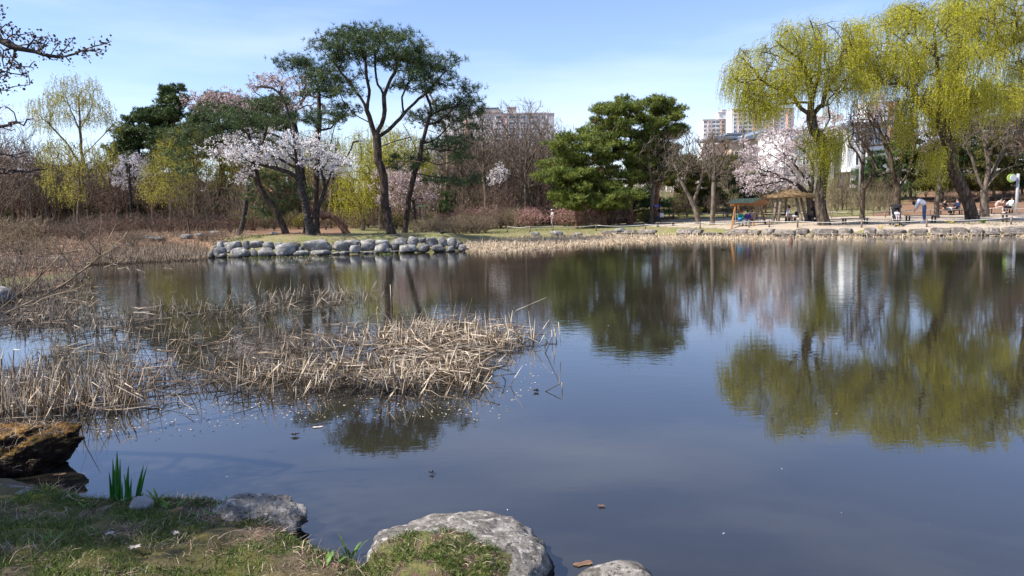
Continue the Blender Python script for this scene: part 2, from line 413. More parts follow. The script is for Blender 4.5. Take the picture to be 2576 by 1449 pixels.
def rock_mat(name, cols, lichen, wet=True, bump=1.0, bs=9, base_scale=3.0, dark=(.03, .027, .024), wet_h=.10, near=False):
    m = bpy.data.materials.new(name); m.use_nodes = True
    nt = m.node_tree; nt.nodes.clear(); N = nt.nodes.new; L = nt.links.new
    out = N('ShaderNodeOutputMaterial'); pb = N('ShaderNodeBsdfPrincipled'); L(pb.outputs[0], out.inputs[0])
    pb.inputs['Roughness'].default_value = .88; pb.inputs['Specular IOR Level'].default_value = .25
    ge = N('ShaderNodeNewGeometry')
    n1 = N('ShaderNodeTexNoise'); n1.inputs['Scale'].default_value = base_scale; n1.inputs['Detail'].default_value = 8; n1.inputs['Roughness'].default_value = .65
    L(ge.outputs['Position'], n1.inputs['Vector'])
    rp = N('ShaderNodeValToRGB'); el = rp.color_ramp.elements
    for i, c in enumerate(cols):
        e = el[i] if i < 2 else el.new(.5)
        e.position = .32 + .36 * i / (len(cols) - 1); e.color = (*c, 1)
    L(n1.outputs['Fac'], rp.inputs['Fac'])
    n2 = N('ShaderNodeTexNoise'); n2.inputs['Scale'].default_value = base_scale * 2.4; n2.inputs['Detail'].default_value = 6
    L(ge.outputs['Position'], n2.inputs['Vector'])
    r2 = N('ShaderNodeValToRGB'); r2.color_ramp.elements[0].position = .56; r2.color_ramp.elements[1].position = .64
    L(n2.outputs['Fac'], r2.inputs['Fac'])
    mx = N('ShaderNodeMixRGB'); L(r2.outputs['Color'], mx.inputs['Fac']); L(rp.outputs['Color'], mx.inputs['Color1']); mx.inputs['Color2'].default_value = (*lichen, 1)
    col = mx.outputs['Color']
    if near:  # dark lichen and chipped pits
        n4 = N('ShaderNodeTexNoise'); n4.inputs['Scale'].default_value = base_scale * 3.1; n4.inputs['Detail'].default_value = 10; n4.inputs['Roughness'].default_value = .75; L(ge.outputs['Position'], n4.inputs['Vector'])
        r4 = N('ShaderNodeValToRGB'); r4.color_ramp.elements[0].position = .40; r4.color_ramp.elements[0].color = (1, 1, 1, 1); r4.color_ramp.elements[1].position = .47; r4.color_ramp.elements[1].color = (0, 0, 0, 1); L(n4.outputs['Fac'], r4.inputs['Fac'])
        m4 = N('ShaderNodeMixRGB'); L(r4.outputs['Color'], m4.inputs['Fac']); L(col, m4.inputs['Color1']); m4.inputs['Color2'].default_value = (.075, .066, .055, 1); col = m4.outputs['Color']
    oi = N('ShaderNodeObjectInfo'); mo = N('ShaderNodeMapRange'); mo.inputs['To Min'].default_value = .72; mo.inputs['To Max'].default_value = 1.18; L(oi.outputs['Random'], mo.inputs['Value'])
    mm = N('ShaderNodeMixRGB'); mm.blend_type = 'MULTIPLY'; mm.inputs['Fac'].default_value = 0 if near else 1; L(col, mm.inputs['Color1']); L(mo.outputs[0], mm.inputs['Color2']); col = mm.outputs['Color']
    if wet:   # the tide mark just above the water
        sp = N('ShaderNodeSeparateXYZ'); L(ge.outputs['Position'], sp.inputs[0])
        ad = N('ShaderNodeMath'); ad.operation = 'MULTIPLY_ADD'; ad.inputs[1].default_value = -.05; L(n2.outputs['Fac'], ad.inputs[0]); L(sp.outputs['Z'], ad.inputs[2])
        mr = N('ShaderNodeMapRange'); mr.inputs['From Min'].default_value = 0.0; mr.inputs['From Max'].default_value = wet_h
        mr.inputs['To Min'].default_value = 1; mr.inputs['To Max'].default_value = 0
        L(ad.outputs[0], mr.inputs['Value'])
        m2 = N('ShaderNodeMixRGB'); L(mr.outputs[0], m2.inputs['Fac']); L(col, m2.inputs['Color1']); m2.inputs['Color2'].default_value = (*dark, 1); col = m2.outputs['Color']
    L(col, pb.inputs['Base Color'])
    n3 = N('ShaderNodeTexNoise'); n3.inputs['Scale'].default_value = bs; n3.inputs['Detail'].default_value = 9; n3.inputs['Roughness'].default_value = .7
    L(ge.outputs['Position'], n3.inputs['Vector'])
    b = N('ShaderNodeBump'); b.inputs['Strength'].default_value = bump; b.inputs['Distance'].default_value = .05
    L(n3.outputs['Fac'], b.inputs['Height']); L(b.outputs['Normal'], pb.inputs['Normal'])
    return m
M['rock'] = rock_mat('island granite', [(.09, .083, .075), (.21, .197, .18), (.35, .335, .31)], (.42, .40, .37))
M['rock_brown'] = rock_mat('brownish bank stone', [(.09, .072, .058), (.19, .158, .132), (.32, .28, .24)], (.38, .345, .30))
M['rock_near'] = rock_mat('pitted pale granite', [(.10, .085, .068), (.29, .255, .215), (.50, .45, .385)], (.62, .57, .50), bump=1.0, bs=34, base_scale=9, wet_h=.07, near=True)
M['rock_pebble'] = rock_mat('plain grey stone', [(.16, .15, .14), (.24, .225, .21), (.30, .285, .27)], (.30, .28, .26), wet=False, bump=.3, bs=20, base_scale=10)

# ================================================================== ground and water
def axis(parts):
    out = []
    for a, b, s in parts: out.append(np.arange(a, b, s))
    return np.unique(np.round(np.concatenate(out), 4))
gx = axis([(-900, -200, 70), (-200, -60, 10), (-60, -34, 1.0), (-34, -5, .3), (-5, 2.2, .06), (2.2, 36, .3), (36, 60, 1.0), (60, 200, 10), (200, 901, 70)])
gy = axis([(-40, 1, 4), (1, 2.6, .2), (2.6, 6.2, .06), (6.2, 12, .4), (12, 27, 1.0), (27, 62, .28), (62, 90, 1.0), (90, 200, 8), (200, 1500, 80)])
XX, YY = np.meshgrid(gx, gy, indexing='ij')
ZZ = gz(XX, YY)
_rough = np.array([mnoise.noise(Vector((x * 6, y * 6, 0))) for x, y in zip(XX[(YY < 7) & (np.abs(XX) < 6)], YY[(YY < 7) & (np.abs(XX) < 6)])])
ZZ[(YY < 7) & (np.abs(XX) < 6)] += _rough * .03 * (pond_dist(XX[(YY < 7) & (np.abs(XX) < 6)], YY[(YY < 7) & (np.abs(XX) < 6)]) > .05)
V = np.stack([XX.ravel(), YY.ravel(), ZZ.ravel()], 1)
ni, nj = XX.shape
i, j = np.meshgrid(np.arange(ni - 1), np.arange(nj - 1), indexing='ij')
a = (i * nj + j).ravel()
F = np.stack([a, a + nj, a + nj + 1, a + 1], 1)

def ground_mat():
    m = bpy.data.materials.new('park ground'); m.use_nodes = True
    nt = m.node_tree; nt.nodes.clear(); N = nt.nodes.new; L = nt.links.new
    out = N('ShaderNodeOutputMaterial'); pb = N('ShaderNodeBsdfPrincipled'); L(pb.outputs[0], out.inputs[0])
    pb.inputs['Roughness'].default_value = .95; pb.inputs['Specular IOR Level'].default_value = .1
    ge = N('ShaderNodeNewGeometry'); at = N('ShaderNodeAttribute'); at.attribute_name = 'cover'
    sep = N('ShaderNodeSeparateColor'); L(at.outputs['Color'], sep.inputs[0])
    def noise(s, d=6, r=.6):
        n = N('ShaderNodeTexNoise'); n.inputs['Scale'].default_value = s; n.inputs['Detail'].default_value = d; n.inputs['Roughness'].default_value = r
        L(ge.outputs['Position'], n.inputs['Vector']); return n.outputs['Fac']
    def ramp(f, cols, a=.3, b=.7):
        r = N('ShaderNodeValToRGB'); el = r.color_ramp.elements
        for k, c in enumerate(cols):
            e = el[k] if k < 2 else el.new(.5)
            e.position = a + (b - a) * k / (len(cols) - 1); e.color = (*c, 1)
        L(f, r.inputs['Fac']); return r.outputs['Color']
    def mix(f, c1, c2):
        x = N('ShaderNodeMixRGB'); L(f, x.inputs['Fac']); L(c1, x.inputs['Color1']); L(c2, x.inputs['Color2']); return x.outputs['Color']
    nA, nB, nC = noise(1.1), noise(7, 8, .7), noise(30, 6, .7)
    drygrass = ramp(nB, [(.13, .10, .055), (.27, .22, .12), (.20, .19, .08)])
    green = ramp(nB, [(.09, .095, .035), (.18, .185, .07), (.29, .26, .12)])
    grass = mix(ramp(nA, [(0, 0, 0), (1, 1, 1)], .4, .6), drygrass, green)
    soil = ramp(nC, [(.045, .030, .022), (.11, .075, .055), (.24, .17, .12)], .3, .72)
    moss = ramp(nB, [(.035, .045, .012), (.10, .10, .02), (.17, .13, .03)])
    near = mix(ramp(nA, [(0, 0, 0), (1, 1, 1)], .38, .62), soil, moss)
    sand = ramp(nB, [(.33, .26, .19), (.42, .34, .26), (.49, .41, .325)], .25, .75)
    litter = ramp(nB, [(.10, .055, .035), (.23, .135, .085), (.36, .24, .155)], .3, .7)
    # ragged edges between covers
    def edge(ch):
        ad = N('ShaderNodeMath'); ad.operation = 'ADD'; L(sep.outputs[ch], ad.inputs[0])
        sc = N('ShaderNodeMath'); sc.operation = 'MULTIPLY_ADD'; sc.inputs[1].default_value = .9; sc.inputs[2].default_value = -.45
        L(nB, sc.inputs[0]); L(sc.outputs[0], ad.inputs[1])
        mr = N('ShaderNodeMapRange'); mr.inputs['From Min'].default_value = .42; mr.inputs['From Max'].default_value = .58; L(ad.outputs[0], mr.inputs['Value'])
        return mr.outputs[0]
    c = mix(edge(2), grass, litter)
    c = mix(edge(1), c, sand)
    c = mix(sep.outputs[0], c, near)
    L(c, pb.inputs['Base Color'])
    b = N('ShaderNodeBump'); b.inputs['Strength'].default_value = .5; b.inputs['Distance'].default_value = .04
    L(nC, b.inputs['Height']); L(b.outputs['Normal'], pb.inputs['Normal'])
    return m
gme = mesh_from('ground', V, F, ground_mat(), True)
px, py, pw = project(V)
SAND = [(1100, 552), (1240, 551.5), (1500, 550), (1700, 553), (1900, 547), (2100, 546), (2300, 541), (2576, 536), (2800, 533), (3200, 533), (3200, 590), (2800, 583), (2576, 578), (2300, 579), (2000, 578), (1850, 577), (1760, 572), (1640, 570), (1500, 562), (1240, 559.5), (1100, 559)]
LITT = [(2180, 545), (2250, 520), (2330, 480), (2576, 470), (3000, 460), (3000, 535), (2576, 537), (2300, 543)]
LITL = [(-200, 560), (250, 556), (480, 560), (800, 563), (900, 570), (860, 590), (600, 592), (560, 600), (500, 650), (200, 690), (-300, 720)]
cov = np.zeros((len(V), 4), np.float32); cov[:, 3] = 1
fr = (V[:, 1] > 20)
cov[:, 1] = in_poly(px, py, SAND) & fr & (V[:, 1] < 90)
cov[:, 2] = ((in_poly(px, py, LITT) | in_poly(px, py, LITL)) & fr & (V[:, 1] < 140)) | (V[:, 1] > 110)
cov[:, 0] = (V[:, 1] < 12)
ca = gme.color_attributes.new('cover', 'FLOAT_COLOR', 'POINT')
ca.data.foreach_set('color', cov.ravel())
ground = tag(link('ground', gme), kind='structure')
ground['label'] = 'park ground of dry grass, sand and leaf litter round the pond'

def water_mat():
    m = bpy.data.materials.new('murky pond water'); m.use_nodes = True
    nt = m.node_tree; nt.nodes.clear(); N = nt.nodes.new; L = nt.links.new
    out = N('ShaderNodeOutputMaterial'); pb = N('ShaderNodeBsdfPrincipled'); L(pb.outputs[0], out.inputs[0])
    ge = N('ShaderNodeNewGeometry')
    n0 = N('ShaderNodeTexNoise'); n0.inputs['Scale'].default_value = .5; n0.inputs['Detail'].default_value = 3
    L(ge.outputs['Position'], n0.inputs['Vector'])
    rp = N('ShaderNodeValToRGB'); rp.color_ramp.elements[0].position = .35; rp.color_ramp.elements[1].position = .7
    rp.color_ramp.elements[0].color = (.021, .0185, .0135, 1); rp.color_ramp.elements[1].color = (.030, .027, .020, 1)
    L(n0.outputs['Fac'], rp.inputs['Fac']); L(rp.outputs['Color'], pb.inputs['Base Color'])
    pb.inputs['Roughness'].default_value = .015; pb.inputs['IOR'].default_value = 1.9
    # ripples: long crests across the wind, and patches of calm
    mp = N('ShaderNodeMapping'); mp.inputs['Scale'].default_value = (1.0, 2.4, 1); mp.inputs['Rotation'].default_value = (0, 0, .08); L(ge.outputs['Position'], mp.inputs['Vector'])
    n1 = N('ShaderNodeTexNoise'); n1.inputs['Scale'].default_value = 2.3; n1.inputs['Detail'].default_value = 3; n1.inputs['Roughness'].default_value = .5
    L(mp.outputs['Vector'], n1.inputs['Vector'])
    mp2 = N('ShaderNodeMapping'); mp2.inputs['Scale'].default_value = (1.0, 1.9, 1); mp2.inputs['Rotation'].default_value = (0, 0, -.25); L(ge.outputs['Position'], mp2.inputs['Vector'])
    n2 = N('ShaderNodeTexNoise'); n2.inputs['Scale'].default_value = 8.0; n2.inputs['Detail'].default_value = 2
    L(mp2.outputs['Vector'], n2.inputs['Vector'])
    n3 = N('ShaderNodeTexNoise'); n3.inputs['Scale'].default_value = .16; n3.inputs['Detail'].default_value = 2
    L(ge.outputs['Position'], n3.inputs['Vector'])
    r3 = N('ShaderNodeMapRange'); r3.inputs['From Min'].default_value = .35; r3.inputs['From Max'].default_value = .65; r3.inputs['To Min'].default_value = .35; r3.inputs['To Max'].default_value = 1.0
    L(n3.outputs['Fac'], r3.inputs['Value'])
    # wind reaches the open pond, the sheltered water by the near bank lies still
    sp = N('ShaderNodeSeparateXYZ'); L(ge.outputs['Position'], sp.inputs[0])
    ry = N('ShaderNodeMapRange'); ry.inputs['From Min'].default_value = 5; ry.inputs['From Max'].default_value = 20; ry.inputs['To Min'].default_value = .12; ry.inputs['To Max'].default_value = 1.0
    L(sp.outputs['Y'], ry.inputs['Value'])
    mu = N('ShaderNodeMath'); mu.operation = 'MULTIPLY'; L(r3.outputs[0], mu.inputs[0]); L(ry.outputs[0], mu.inputs[1])
    b1 = N('ShaderNodeBump'); b1.inputs['Distance'].default_value = .0034; L(mu.outputs[0], b1.inputs['Strength']); L(n1.outputs['Fac'], b1.inputs['Height'])
    b2 = N('ShaderNodeBump'); b2.inputs['Distance'].default_value = .0019; L(mu.outputs[0], b2.inputs['Strength']); L(n2.outputs['Fac'], b2.inputs['Height']); L(b1.outputs['Normal'], b2.inputs['Normal'])
    L(b2.outputs['Normal'], pb.inputs['Normal'])
    return m
wme = mesh_from('pond_water', [(-40, .5, 0), (48, .5, 0), (48, 56, 0), (-40, 56, 0)], np.array([[0, 1, 2, 3]]), water_mat())
tag(link('pond_water', wme), 'still murky pond reflecting sky and trees', kind='structure')

# ================================================================== rocks
_bm = bmesh.new(); bmesh.ops.create_icosphere(_bm, subdivisions=4, radius=1)
ICO4 = (np.array([v.co[:] for v in _bm.verts]), np.array([[v.index for v in f.verts] for f in _bm.faces])); _bm.free()
_bm = bmesh.new(); bmesh.ops.create_icosphere(_bm, subdivisions=3, radius=1)
ICO3 = (np.array([v.co[:] for v in _bm.verts]), np.array([[v.index for v in f.verts] for f in _bm.faces])); _bm.free()
_bm = bmesh.new(); bmesh.ops.create_icosphere(_bm, subdivisions=6, radius=1)
ICO6 = (np.array([v.co[:] for v in _bm.verts]), np.array([[v.index for v in f.verts] for f in _bm.faces])); _bm.free()
def rock_shape(size, rng, ico=ICO3, cuts=7, rough=.10, nz=1.3, boxy=.35, cutd=(.72, .95)):
    V, F = ico; V = V.copy()
    V = np.sign(V) * np.abs(V) ** (1 - boxy * .55)
    off = rng.uniform(0, 50, 3)
    for _ in range(cuts):
        n = rng.normal(size=3); n[2] *= .6; n /= np.linalg.norm(n); d = rng.uniform(*cutd)
        q = np.maximum(0, V @ n - d); V = V - q[:, None] * n * .9
    dn = np.array([mnoise.fractal(Vector(v * nz + off), 1.0, 2.1, 4) for v in V])
    V = V * (1 + rough * dn[:, None])
    return V * np.asarray(size, float) / 2, F
def rock_mesh(name, size, rng, m, **k):
    V, F = rock_shape(size, rng, **k)
    return mesh_from(name, V, F, m, True)
rr = np.random.default_rng(11)
def isl(x, y): return 511 + .2729 * x, 562.3 + .2729 * y
_bot = [(75,290,64,62),(150,268,95,85),(178,303,95,46),(250,322,40,46),(345,283,170,100),(405,310,50,50),(470,285,66,90),(497,322,45,30),(590,280,160,98),(750,262,190,130),(765,320,150,28),(915,287,148,62),(1090,287,205,68),(1215,285,90,40),(1300,280,90,45),(1400,237,95,64),(1530,272,95,32),(1470,280,80,30),(1650,240,145,88),(1760,265,95,24),(1895,235,160,72),(2040,225,120,68),(2170,232,135,60),(2290,238,70,55),(2390,228,75,58), (1600,275,70,25), (1990,250,60,25), (2240,255,60,22), (660,310,60,36)]
_top = [(115,237,72,60),(160,200,64,50),(270,215,165,95),(400,200,78,72),(500,192,125,55),(612,207,115,64),(705,207,92,60),(835,207,145,64),(1055,207,250,98),(1280,207,165,78),(1370,180,160,52),(1515,197,155,92),(1650,178,125,48),(1770,212,78,95),(1820,165,125,52),(1935,170,110,80),(2020,155,95,42),(2110,170,125,68),(2200,172,92,78),(2290,170,105,68),(2350,200,95,64), (560,250,80,40), (1150,235,80,40), (200,240,70,50), (900,235,80,40), (1330,230,70,40), (1700,205,60,40), (1570,215,60,40)]
for row, lst in ((0, _bot), (1, _top)):
    for cx, cy, w, h in lst:
        x, y = isl(cx, cy); yb = y + .2729 * h / 2
        hb = 516 - .021 * (x - 1288)
        D = 3718 / max(isl(0, 318 - (cx / 2400) * 60)[1] - hb, 60)
        D += .25 + (0 if row == 0 else .55)
        p = P(x, y, D)
        W, H = w * .2729 * D / FV * 1.06, h * .2729 * D / FV * 1.12
        me = rock_mesh('stone', (W, max(W * .8, .4), H * 1.1), rr, M['rock'], boxy=rr.uniform(.3, .95), cuts=9, rough=.12)
        o = link('stone', me, ground, tuple(p)); o.rotation_euler = (0, 0, rr.uniform(-.2, .2))
# squared stones and a low ledge along the right-hand bank
def shore_pts(pix, z=0.0): return [G0(x, y)[:2] for x, y in pix]
_sh = [G0(x, y)[:2] for x, y in [(2760, 590), (2576, 591), (2400, 592), (2200, 592), (2000, 592), (1850, 591), (1720, 589), (1600, 588), (1500, 590)]]
seg = 0; pos = 0.0
tot = [np.linalg.norm(_sh[k + 1] - _sh[k]) for k in range(len(_sh) - 1)]
Lsum = sum(tot); s = 0.1
def along(s):
    for k, t in enumerate(tot):
        if s <= t or k == len(tot) - 1:
            u = (_sh[k + 1] - _sh[k]) / t; return _sh[k] + u * s, u
        s -= t
while s < Lsum - .6:
    w = rr.uniform(.55, 1.5); c, u = along(s + w / 2)
    far = s / Lsum
    h = rr.uniform(.33, .46) * (1 - .45 * far)
    if not (rr.random() < .06 + .2 * far):
        me = rock_mesh('stone', (w * .98, .75, h * 1.35), rr, M['rock_brown'], boxy=1.2, cuts=5, rough=.07, cutd=(.95, 1.25))
        nrm = np.array([-u[1], u[0]]);
        if nrm[1] < 0: nrm = -nrm
        q = c + nrm * rr.uniform(.28, .42)
        o = link('stone', me, ground, (q[0], q[1], h * .42)); o.rotation_euler = (rr.uniform(-.06, .06), rr.uniform(-.04, .04), math.atan2(u[1], u[0]))
    if rr.random() < .8:
        w2 = w * rr.uniform(.8, 1.1)
        me = rock_mesh('ledge_stone', (w2, .5, .16), rr, M['rock_brown'], boxy=1.2, cuts=2, rough=.04, cutd=(.95, 1.2))
        q = c - nrm * .02 if 'nrm' in dir() else c
        o = link('ledge_stone', me, ground, (q[0], q[1] + .02, .045)); o.rotation_euler = (0, 0, math.atan2(u[1], u[0]) + rr.uniform(-.05, .05))
    s += w * rr.uniform(.97, 1.1)
# scattered stones: along the middle bank, on the island lawn and in the left-hand inlet
for x, y, w, h, k in [(1345, 588, 26, 8, 0), (1400, 587, 34, 9, 0), (1455, 590, 26, 8, 0), (1560, 584, 30, 9, 0), (690, 588, 20, 7, 0), (470, 597, 34, 11, 0), (500, 592, 24, 9, 0), (1000, 592, 12, 5, 0), (395, 600, 40, 9, 0), (365, 597, 30, 10, 0), (540, 585, 30, 8, 0), (990, 583, 10, 6, 0), (560, 610, 26, 10, 0),
                        (140, 652, 46, 10, 0), (90, 650, 34, 9, 0), (40, 658, 40, 12, 0), (215, 655, 30, 10, 0), (290, 624, 22, 8, 0), (325, 615, 26, 9, 0)]:
    p = on_ground(x, y + h * .4); D = p[1]
    me = rock_mesh('stone', (w * D / FV, w * D / FV * .7, h * D / FV * 1.5), rr, M['rock_brown'] if y > 600 else M['rock'])
    o = link('stone', me, ground, (p[0], p[1], p[2] + h * D / FV * .25)); o.rotation_euler = (0, 0, rr.uniform(-.5, .5))

# the large boulders of the near bank
def boulder(name, V, F, m, loc, label):
    o = link(name, mesh_from(name, V, F, m, True), None, tuple(loc)); tag(o, label, 'boulder'); return o
BIG = []
c1 = P(1150, 1420, 3.95)
V1, F1 = rock_shape((1.04, .98, .38), np.random.default_rng(5), ICO6, cuts=5, rough=.07, nz=1.6, boxy=.25, cutd=(.86, 1.02))
V1 += (-np.array([abs(mnoise.noise(Vector(v * 6.5 + Vector((7, 1, 2))))) for v in V1])[:, None] * .035 + .006) * (V1 / np.linalg.norm(V1, axis=1)[:, None])
V1 += np.array([mnoise.fractal(Vector(v * 14), 1.0, 2.1, 5) for v in V1])[:, None] * .012 * (V1 / np.linalg.norm(V1, axis=1)[:, None])
b1 = boulder('boulder', V1, F1, M['rock_near'], (c1[0], 3.88, .035), 'large rounded pale granite boulder with grass on its near side at the water')
V2, F2 = rock_shape((.58, .46, .27), np.random.default_rng(9), ICO6, cuts=8, rough=.13, nz=1.9, boxy=.35, cutd=(.72, .95))
V2 += (-np.array([abs(mnoise.noise(Vector(v * 8 + Vector((7, 1, 2))))) for v in V2])[:, None] * .05 + .008) * (V2 / np.linalg.norm(V2, axis=1)[:, None])
V2 += np.array([mnoise.fractal(Vector(v * 13 + Vector((3, 3, 3))), 1.0, 2.1, 5) for v in V2])[:, None] * .018 * (V2 / np.linalg.norm(V2, axis=1)[:, None])
c2 = P(640, 1305, 4.42)
b2 = boulder('boulder', V2, F2, M['rock_near'], (c2[0] + .03, 4.42, .07), 'smaller craggy pale boulder at the grass edge, behind the green weeds')
b2.rotation_euler = (0, .12, -.25)
V3, F3 = rock_shape((.50, .42, .34), np.random.default_rng(13), ICO4, cuts=6, rough=.08)
c3 = P(1560, 1462, 3.62)
b3 = boulder('boulder', V3, F3, M['rock_near'], (c3[0], 3.60, -.035), 'low boulder top just showing out of the water at the bottom edge')
V4, F4 = rock_shape((.17, .13, .11), np.random.default_rng(21), ICO3, cuts=8, rough=.04, cutd=(.6, .85))
c4 = P(369, 1288, 4.55)
b4 = link('stone', mesh_from('stone', V4, F4, M['rock_pebble'], True), None, (c4[0], 4.5, gz1(c4[0], 4.5) + .015)); b4.rotation_euler = (.1, .2, .3)
tag(b4, 'small smooth grey stone lying in the grass beside the iris', 'stone')
V5, F5 = rock_shape((1.0, .45, .22), np.random.default_rng(23), ICO4, cuts=5, rough=.08)
c5 = P(-10, 1262, 4.75)
b5 = boulder('boulder', V5, F5, M['rock_near'], (c5[0] - .05, 4.85, .04), 'flat grey brown boulder half buried in moss beneath the dark mossy clump')
V6, F6 = rock_shape((1.0, .7, .55), np.random.default_rng(29), ICO4, cuts=6, rough=.08)
c6 = P(-8, 768, 17.0)
b6 = boulder('boulder', V6, F6, M['rock'], (c6[0] - .1, 17.0, .12), 'dark wet boulder among reeds beside the left bank')

# ================================================================== trees
def tube_edges(p0, p1, r0, r1, d0, d1, n):
    ref = np.array([0.31, 0.93, 0.17])
    a = np.linspace(0, 2 * math.pi, n, endpoint=False); ca_, sa_ = np.cos(a), np.sin(a)
    def ring(p, r, d):
        u = np.cross(d, ref); u /= np.linalg.norm(u, axis=1)[:, None] + 1e-9
        v = np.cross(d, u)
        return p[:, None] + r[:, None, None] * (u[:, None] * ca_[None, :, None] + v[:, None] * sa_[None, :, None])
    V = np.concatenate([ring(p0, r0, d0), ring(p1, r1, d1)], 1).reshape(-1, 3)
    m = len(p0); base = (np.arange(m) * 2 * n)[:, None]; j = np.arange(n)[None]
    F = np.stack([base + j, base + n + j, base + n + (j + 1) % n, base + (j + 1) % n], 2).reshape(-1, 4)
    return V, F

def norm(v): return v / (np.linalg.norm(v, axis=-1, keepdims=True) + 1e-9)

class Tree:
    def __init__(s, base, rng, r_base, r_tip=.006, step=.3, bf=.35, wiggle=.05, expo=.62, up=.0):
        s.pos = [np.asarray(base, float)]; s.par = [-1]; s.pl = [0.0]; s.dir = [np.array([0, 0, 1.0])]
        s.rng = rng; s.rb = r_base; s.rt = r_tip; s.step = step; s.bf = bf; s.w = wiggle; s.tips = []; s.expo = expo; s.up = up; s.minr = {}
    def _add(s, p, par):
        s.pos.append(p); s.par.append(par); d = p - s.pos[par]; L = np.linalg.norm(d)
        s.pl.append(s.pl[par] + L); s.dir.append(d / (L + 1e-9)); return len(s.pos) - 1
    def limb(s, pts, r=None, step=None):
        """A main limb through the points; starts from the nearest part of the tree."""
        pts = [np.asarray(p, float) for p in pts]; step = step or s.step
        A = np.array(s.pos); i = int(np.argmin(np.linalg.norm(A - pts[0], axis=1)))
        if np.linalg.norm(A[i] - pts[0]) > .02: pts = [A[i]] + pts[(1 if np.linalg.norm(A[i] - pts[0]) < .6 else 0):]
        k = len(pts); cur = i
        for q in range(k - 1):
            a0 = pts[max(q - 1, 0)]; a1 = pts[q]; a2 = pts[q + 1]; a3 = pts[min(q + 2, k - 1)]
            n = max(2, int(np.linalg.norm(a2 - a1) / step))
            for t in np.arange(1, n + 1) / n:
                p = .5 * ((2 * a1) + (-a0 + a2) * t + (2 * a0 - 5 * a1 + 4 * a2 - a3) * t * t + (-a0 + 3 * a1 - 3 * a2 + a3) * t ** 3)
                p = p + s.rng.normal(size=3) * s.w * step * .6
                cur = s._add(p, cur)
                if r: s.minr[cur] = r
        s.tips.append(cur); return cur
    def grow(s, att, minpl=0.0):
        att = np.asarray(att, float)
        A = np.array(s.pos)
        d = np.min(np.linalg.norm(att[:, None] - A[None, ::3], axis=2), axis=1)
        for a in att[np.argsort(d)]:
            A = np.array(s.pos) if len(A) != len(s.pos) else A
            v = a - A; dist = np.linalg.norm(v, axis=1)
            pl = np.array(s.pl); 
            cost = dist + s.bf * pl + np.where(v[:, 2] < 0, .25 * -v[:, 2], 0)
            if minpl: cost = np.where(pl < minpl, 1e6, cost)
            i = int(np.argmin(cost)); L = dist[i]
            if L < .05: continue
            n = max(1, int(round(L / s.step)))
            p0 = A[i]; dn = s.dir[i] * .6 + v[i] / L * .6 + np.array([0, 0, s.up])
            ctrl = p0 + norm(dn) * L * .45
            cur = i
            for t in np.arange(1, n + 1) / n:
                p = (1 - t) ** 2 * p0 + 2 * t * (1 - t) * ctrl + t * t * a
                if t < 1: p = p + s.rng.normal(size=3) * s.w * min(L, 1.2)
                cur = s._add(p, cur)
            s.tips.append(cur)
    def twigs(s, k, length, spread=.9, up=.2, seg=2, frac=1.0, outer_pl=0.0):
        """Short twigs from the outer branches."""
        pos = np.array(s.pos); pl = np.array(s.pl); n0 = len(pos)
        nch = np.zeros(n0); 
        for p in s.par:
            if p >= 0: nch[p] += 1
        tips = s.tipcount()
        cand = np.where((tips <= 6) & (pl > outer_pl))[0]
        if frac < 1: cand = s.rng.choice(cand, int(len(cand) * frac), replace=False)
        for i in cand:
            for _ in range(k):
                d = norm(s.dir[i] * .8 + s.rng.normal(size=3) * spread + np.array([0, 0, up])); cur = i
                L = length * s.rng.uniform(.5, 1.2)
                for q in range(seg):
                    d = norm(d + s.rng.normal(size=3) * .22 + np.array([0, 0, up * .4]))
                    cur = s._add(s.pos[cur] + d * L / seg, cur)
    def tipcount(s):
        n = len(s.pos); c = np.zeros(n); has = np.zeros(n, bool)
        for i in range(n - 1, 0, -1):
            if not has[i]: c[i] += 1
            c[s.par[i]] += c[i]; has[s.par[i]] = True
        return c
    def arrays(s):
        pos = np.array(s.pos); par = np.array(s.par); n = len(pos)
        tc = s.tipcount(); R = s.rt + (s.rb - s.rt) * (tc / tc[0]) ** s.expo
        for i, r in s.minr.items(): R[i] = max(R[i], .8 * r * (.4 + .6 * (tc[i] / tc[0]) ** .3))
        h = pos[:, 2] - pos[0, 2]
        R = R * (1 + .35 * np.exp(-np.maximum(h, 0) / (s.rb * 1.3)) * (R > s.rb * .5))
        main = np.full(n, -1); best = np.zeros(n)
        for i in range(1, n):
            p = par[i]
            if tc[i] > best[p]: best[p] = tc[i]; main[p] = i
        Dn = np.array(s.dir)
        k = (main >= 0) & (par >= 0); D = Dn.copy()
        D[k] = norm(Dn[k] + Dn[main[k]])
        return pos, par, R, main, D, Dn
    def mesh(s, name, m, sides=(9, 6, 4, 3)):
        pos, par, R, main, D, Dn = s.arrays()
        c = np.arange(1, len(pos)); p = par[c]
        ismain = main[p] == c
        r0 = np.where(ismain, R[p], np.minimum(R[p] * .85, R[c] * 1.25)); r1 = R[c].copy()
        tip = main[c] < 0; r1[tip] *= .5
        d0 = np.where(ismain[:, None], D[p], Dn[c]); d1 = np.where(tip[:, None], Dn[c], D[c])
        big = np.maximum(r0, r1); out = MB()
        for lo, hi, n in ((.10, 9, sides[0]), (.04, .10, sides[1]), (.015, .04, sides[2]), (0, .015, sides[3])):
            k = (big >= lo) & (big < hi)
            if k.any():
                Vt, Ft = tube_edges(pos[p[k]], pos[c[k]], r0[k], r1[k], d0[k], d1[k], n); out.add(Vt, Ft)
        return out.mesh(name, m, True)
    def tip_positions(s):
        return np.array([s.pos[i] for i in s.tips])
    def outer(s, maxtips=4, minpl=1.0):
        tc = s.tipcount(); pl = np.array(s.pl)
        k = np.where((tc <= maxtips) & (pl > minpl))[0]
        return np.array(s.pos)[k], np.array(s.dir)[k]

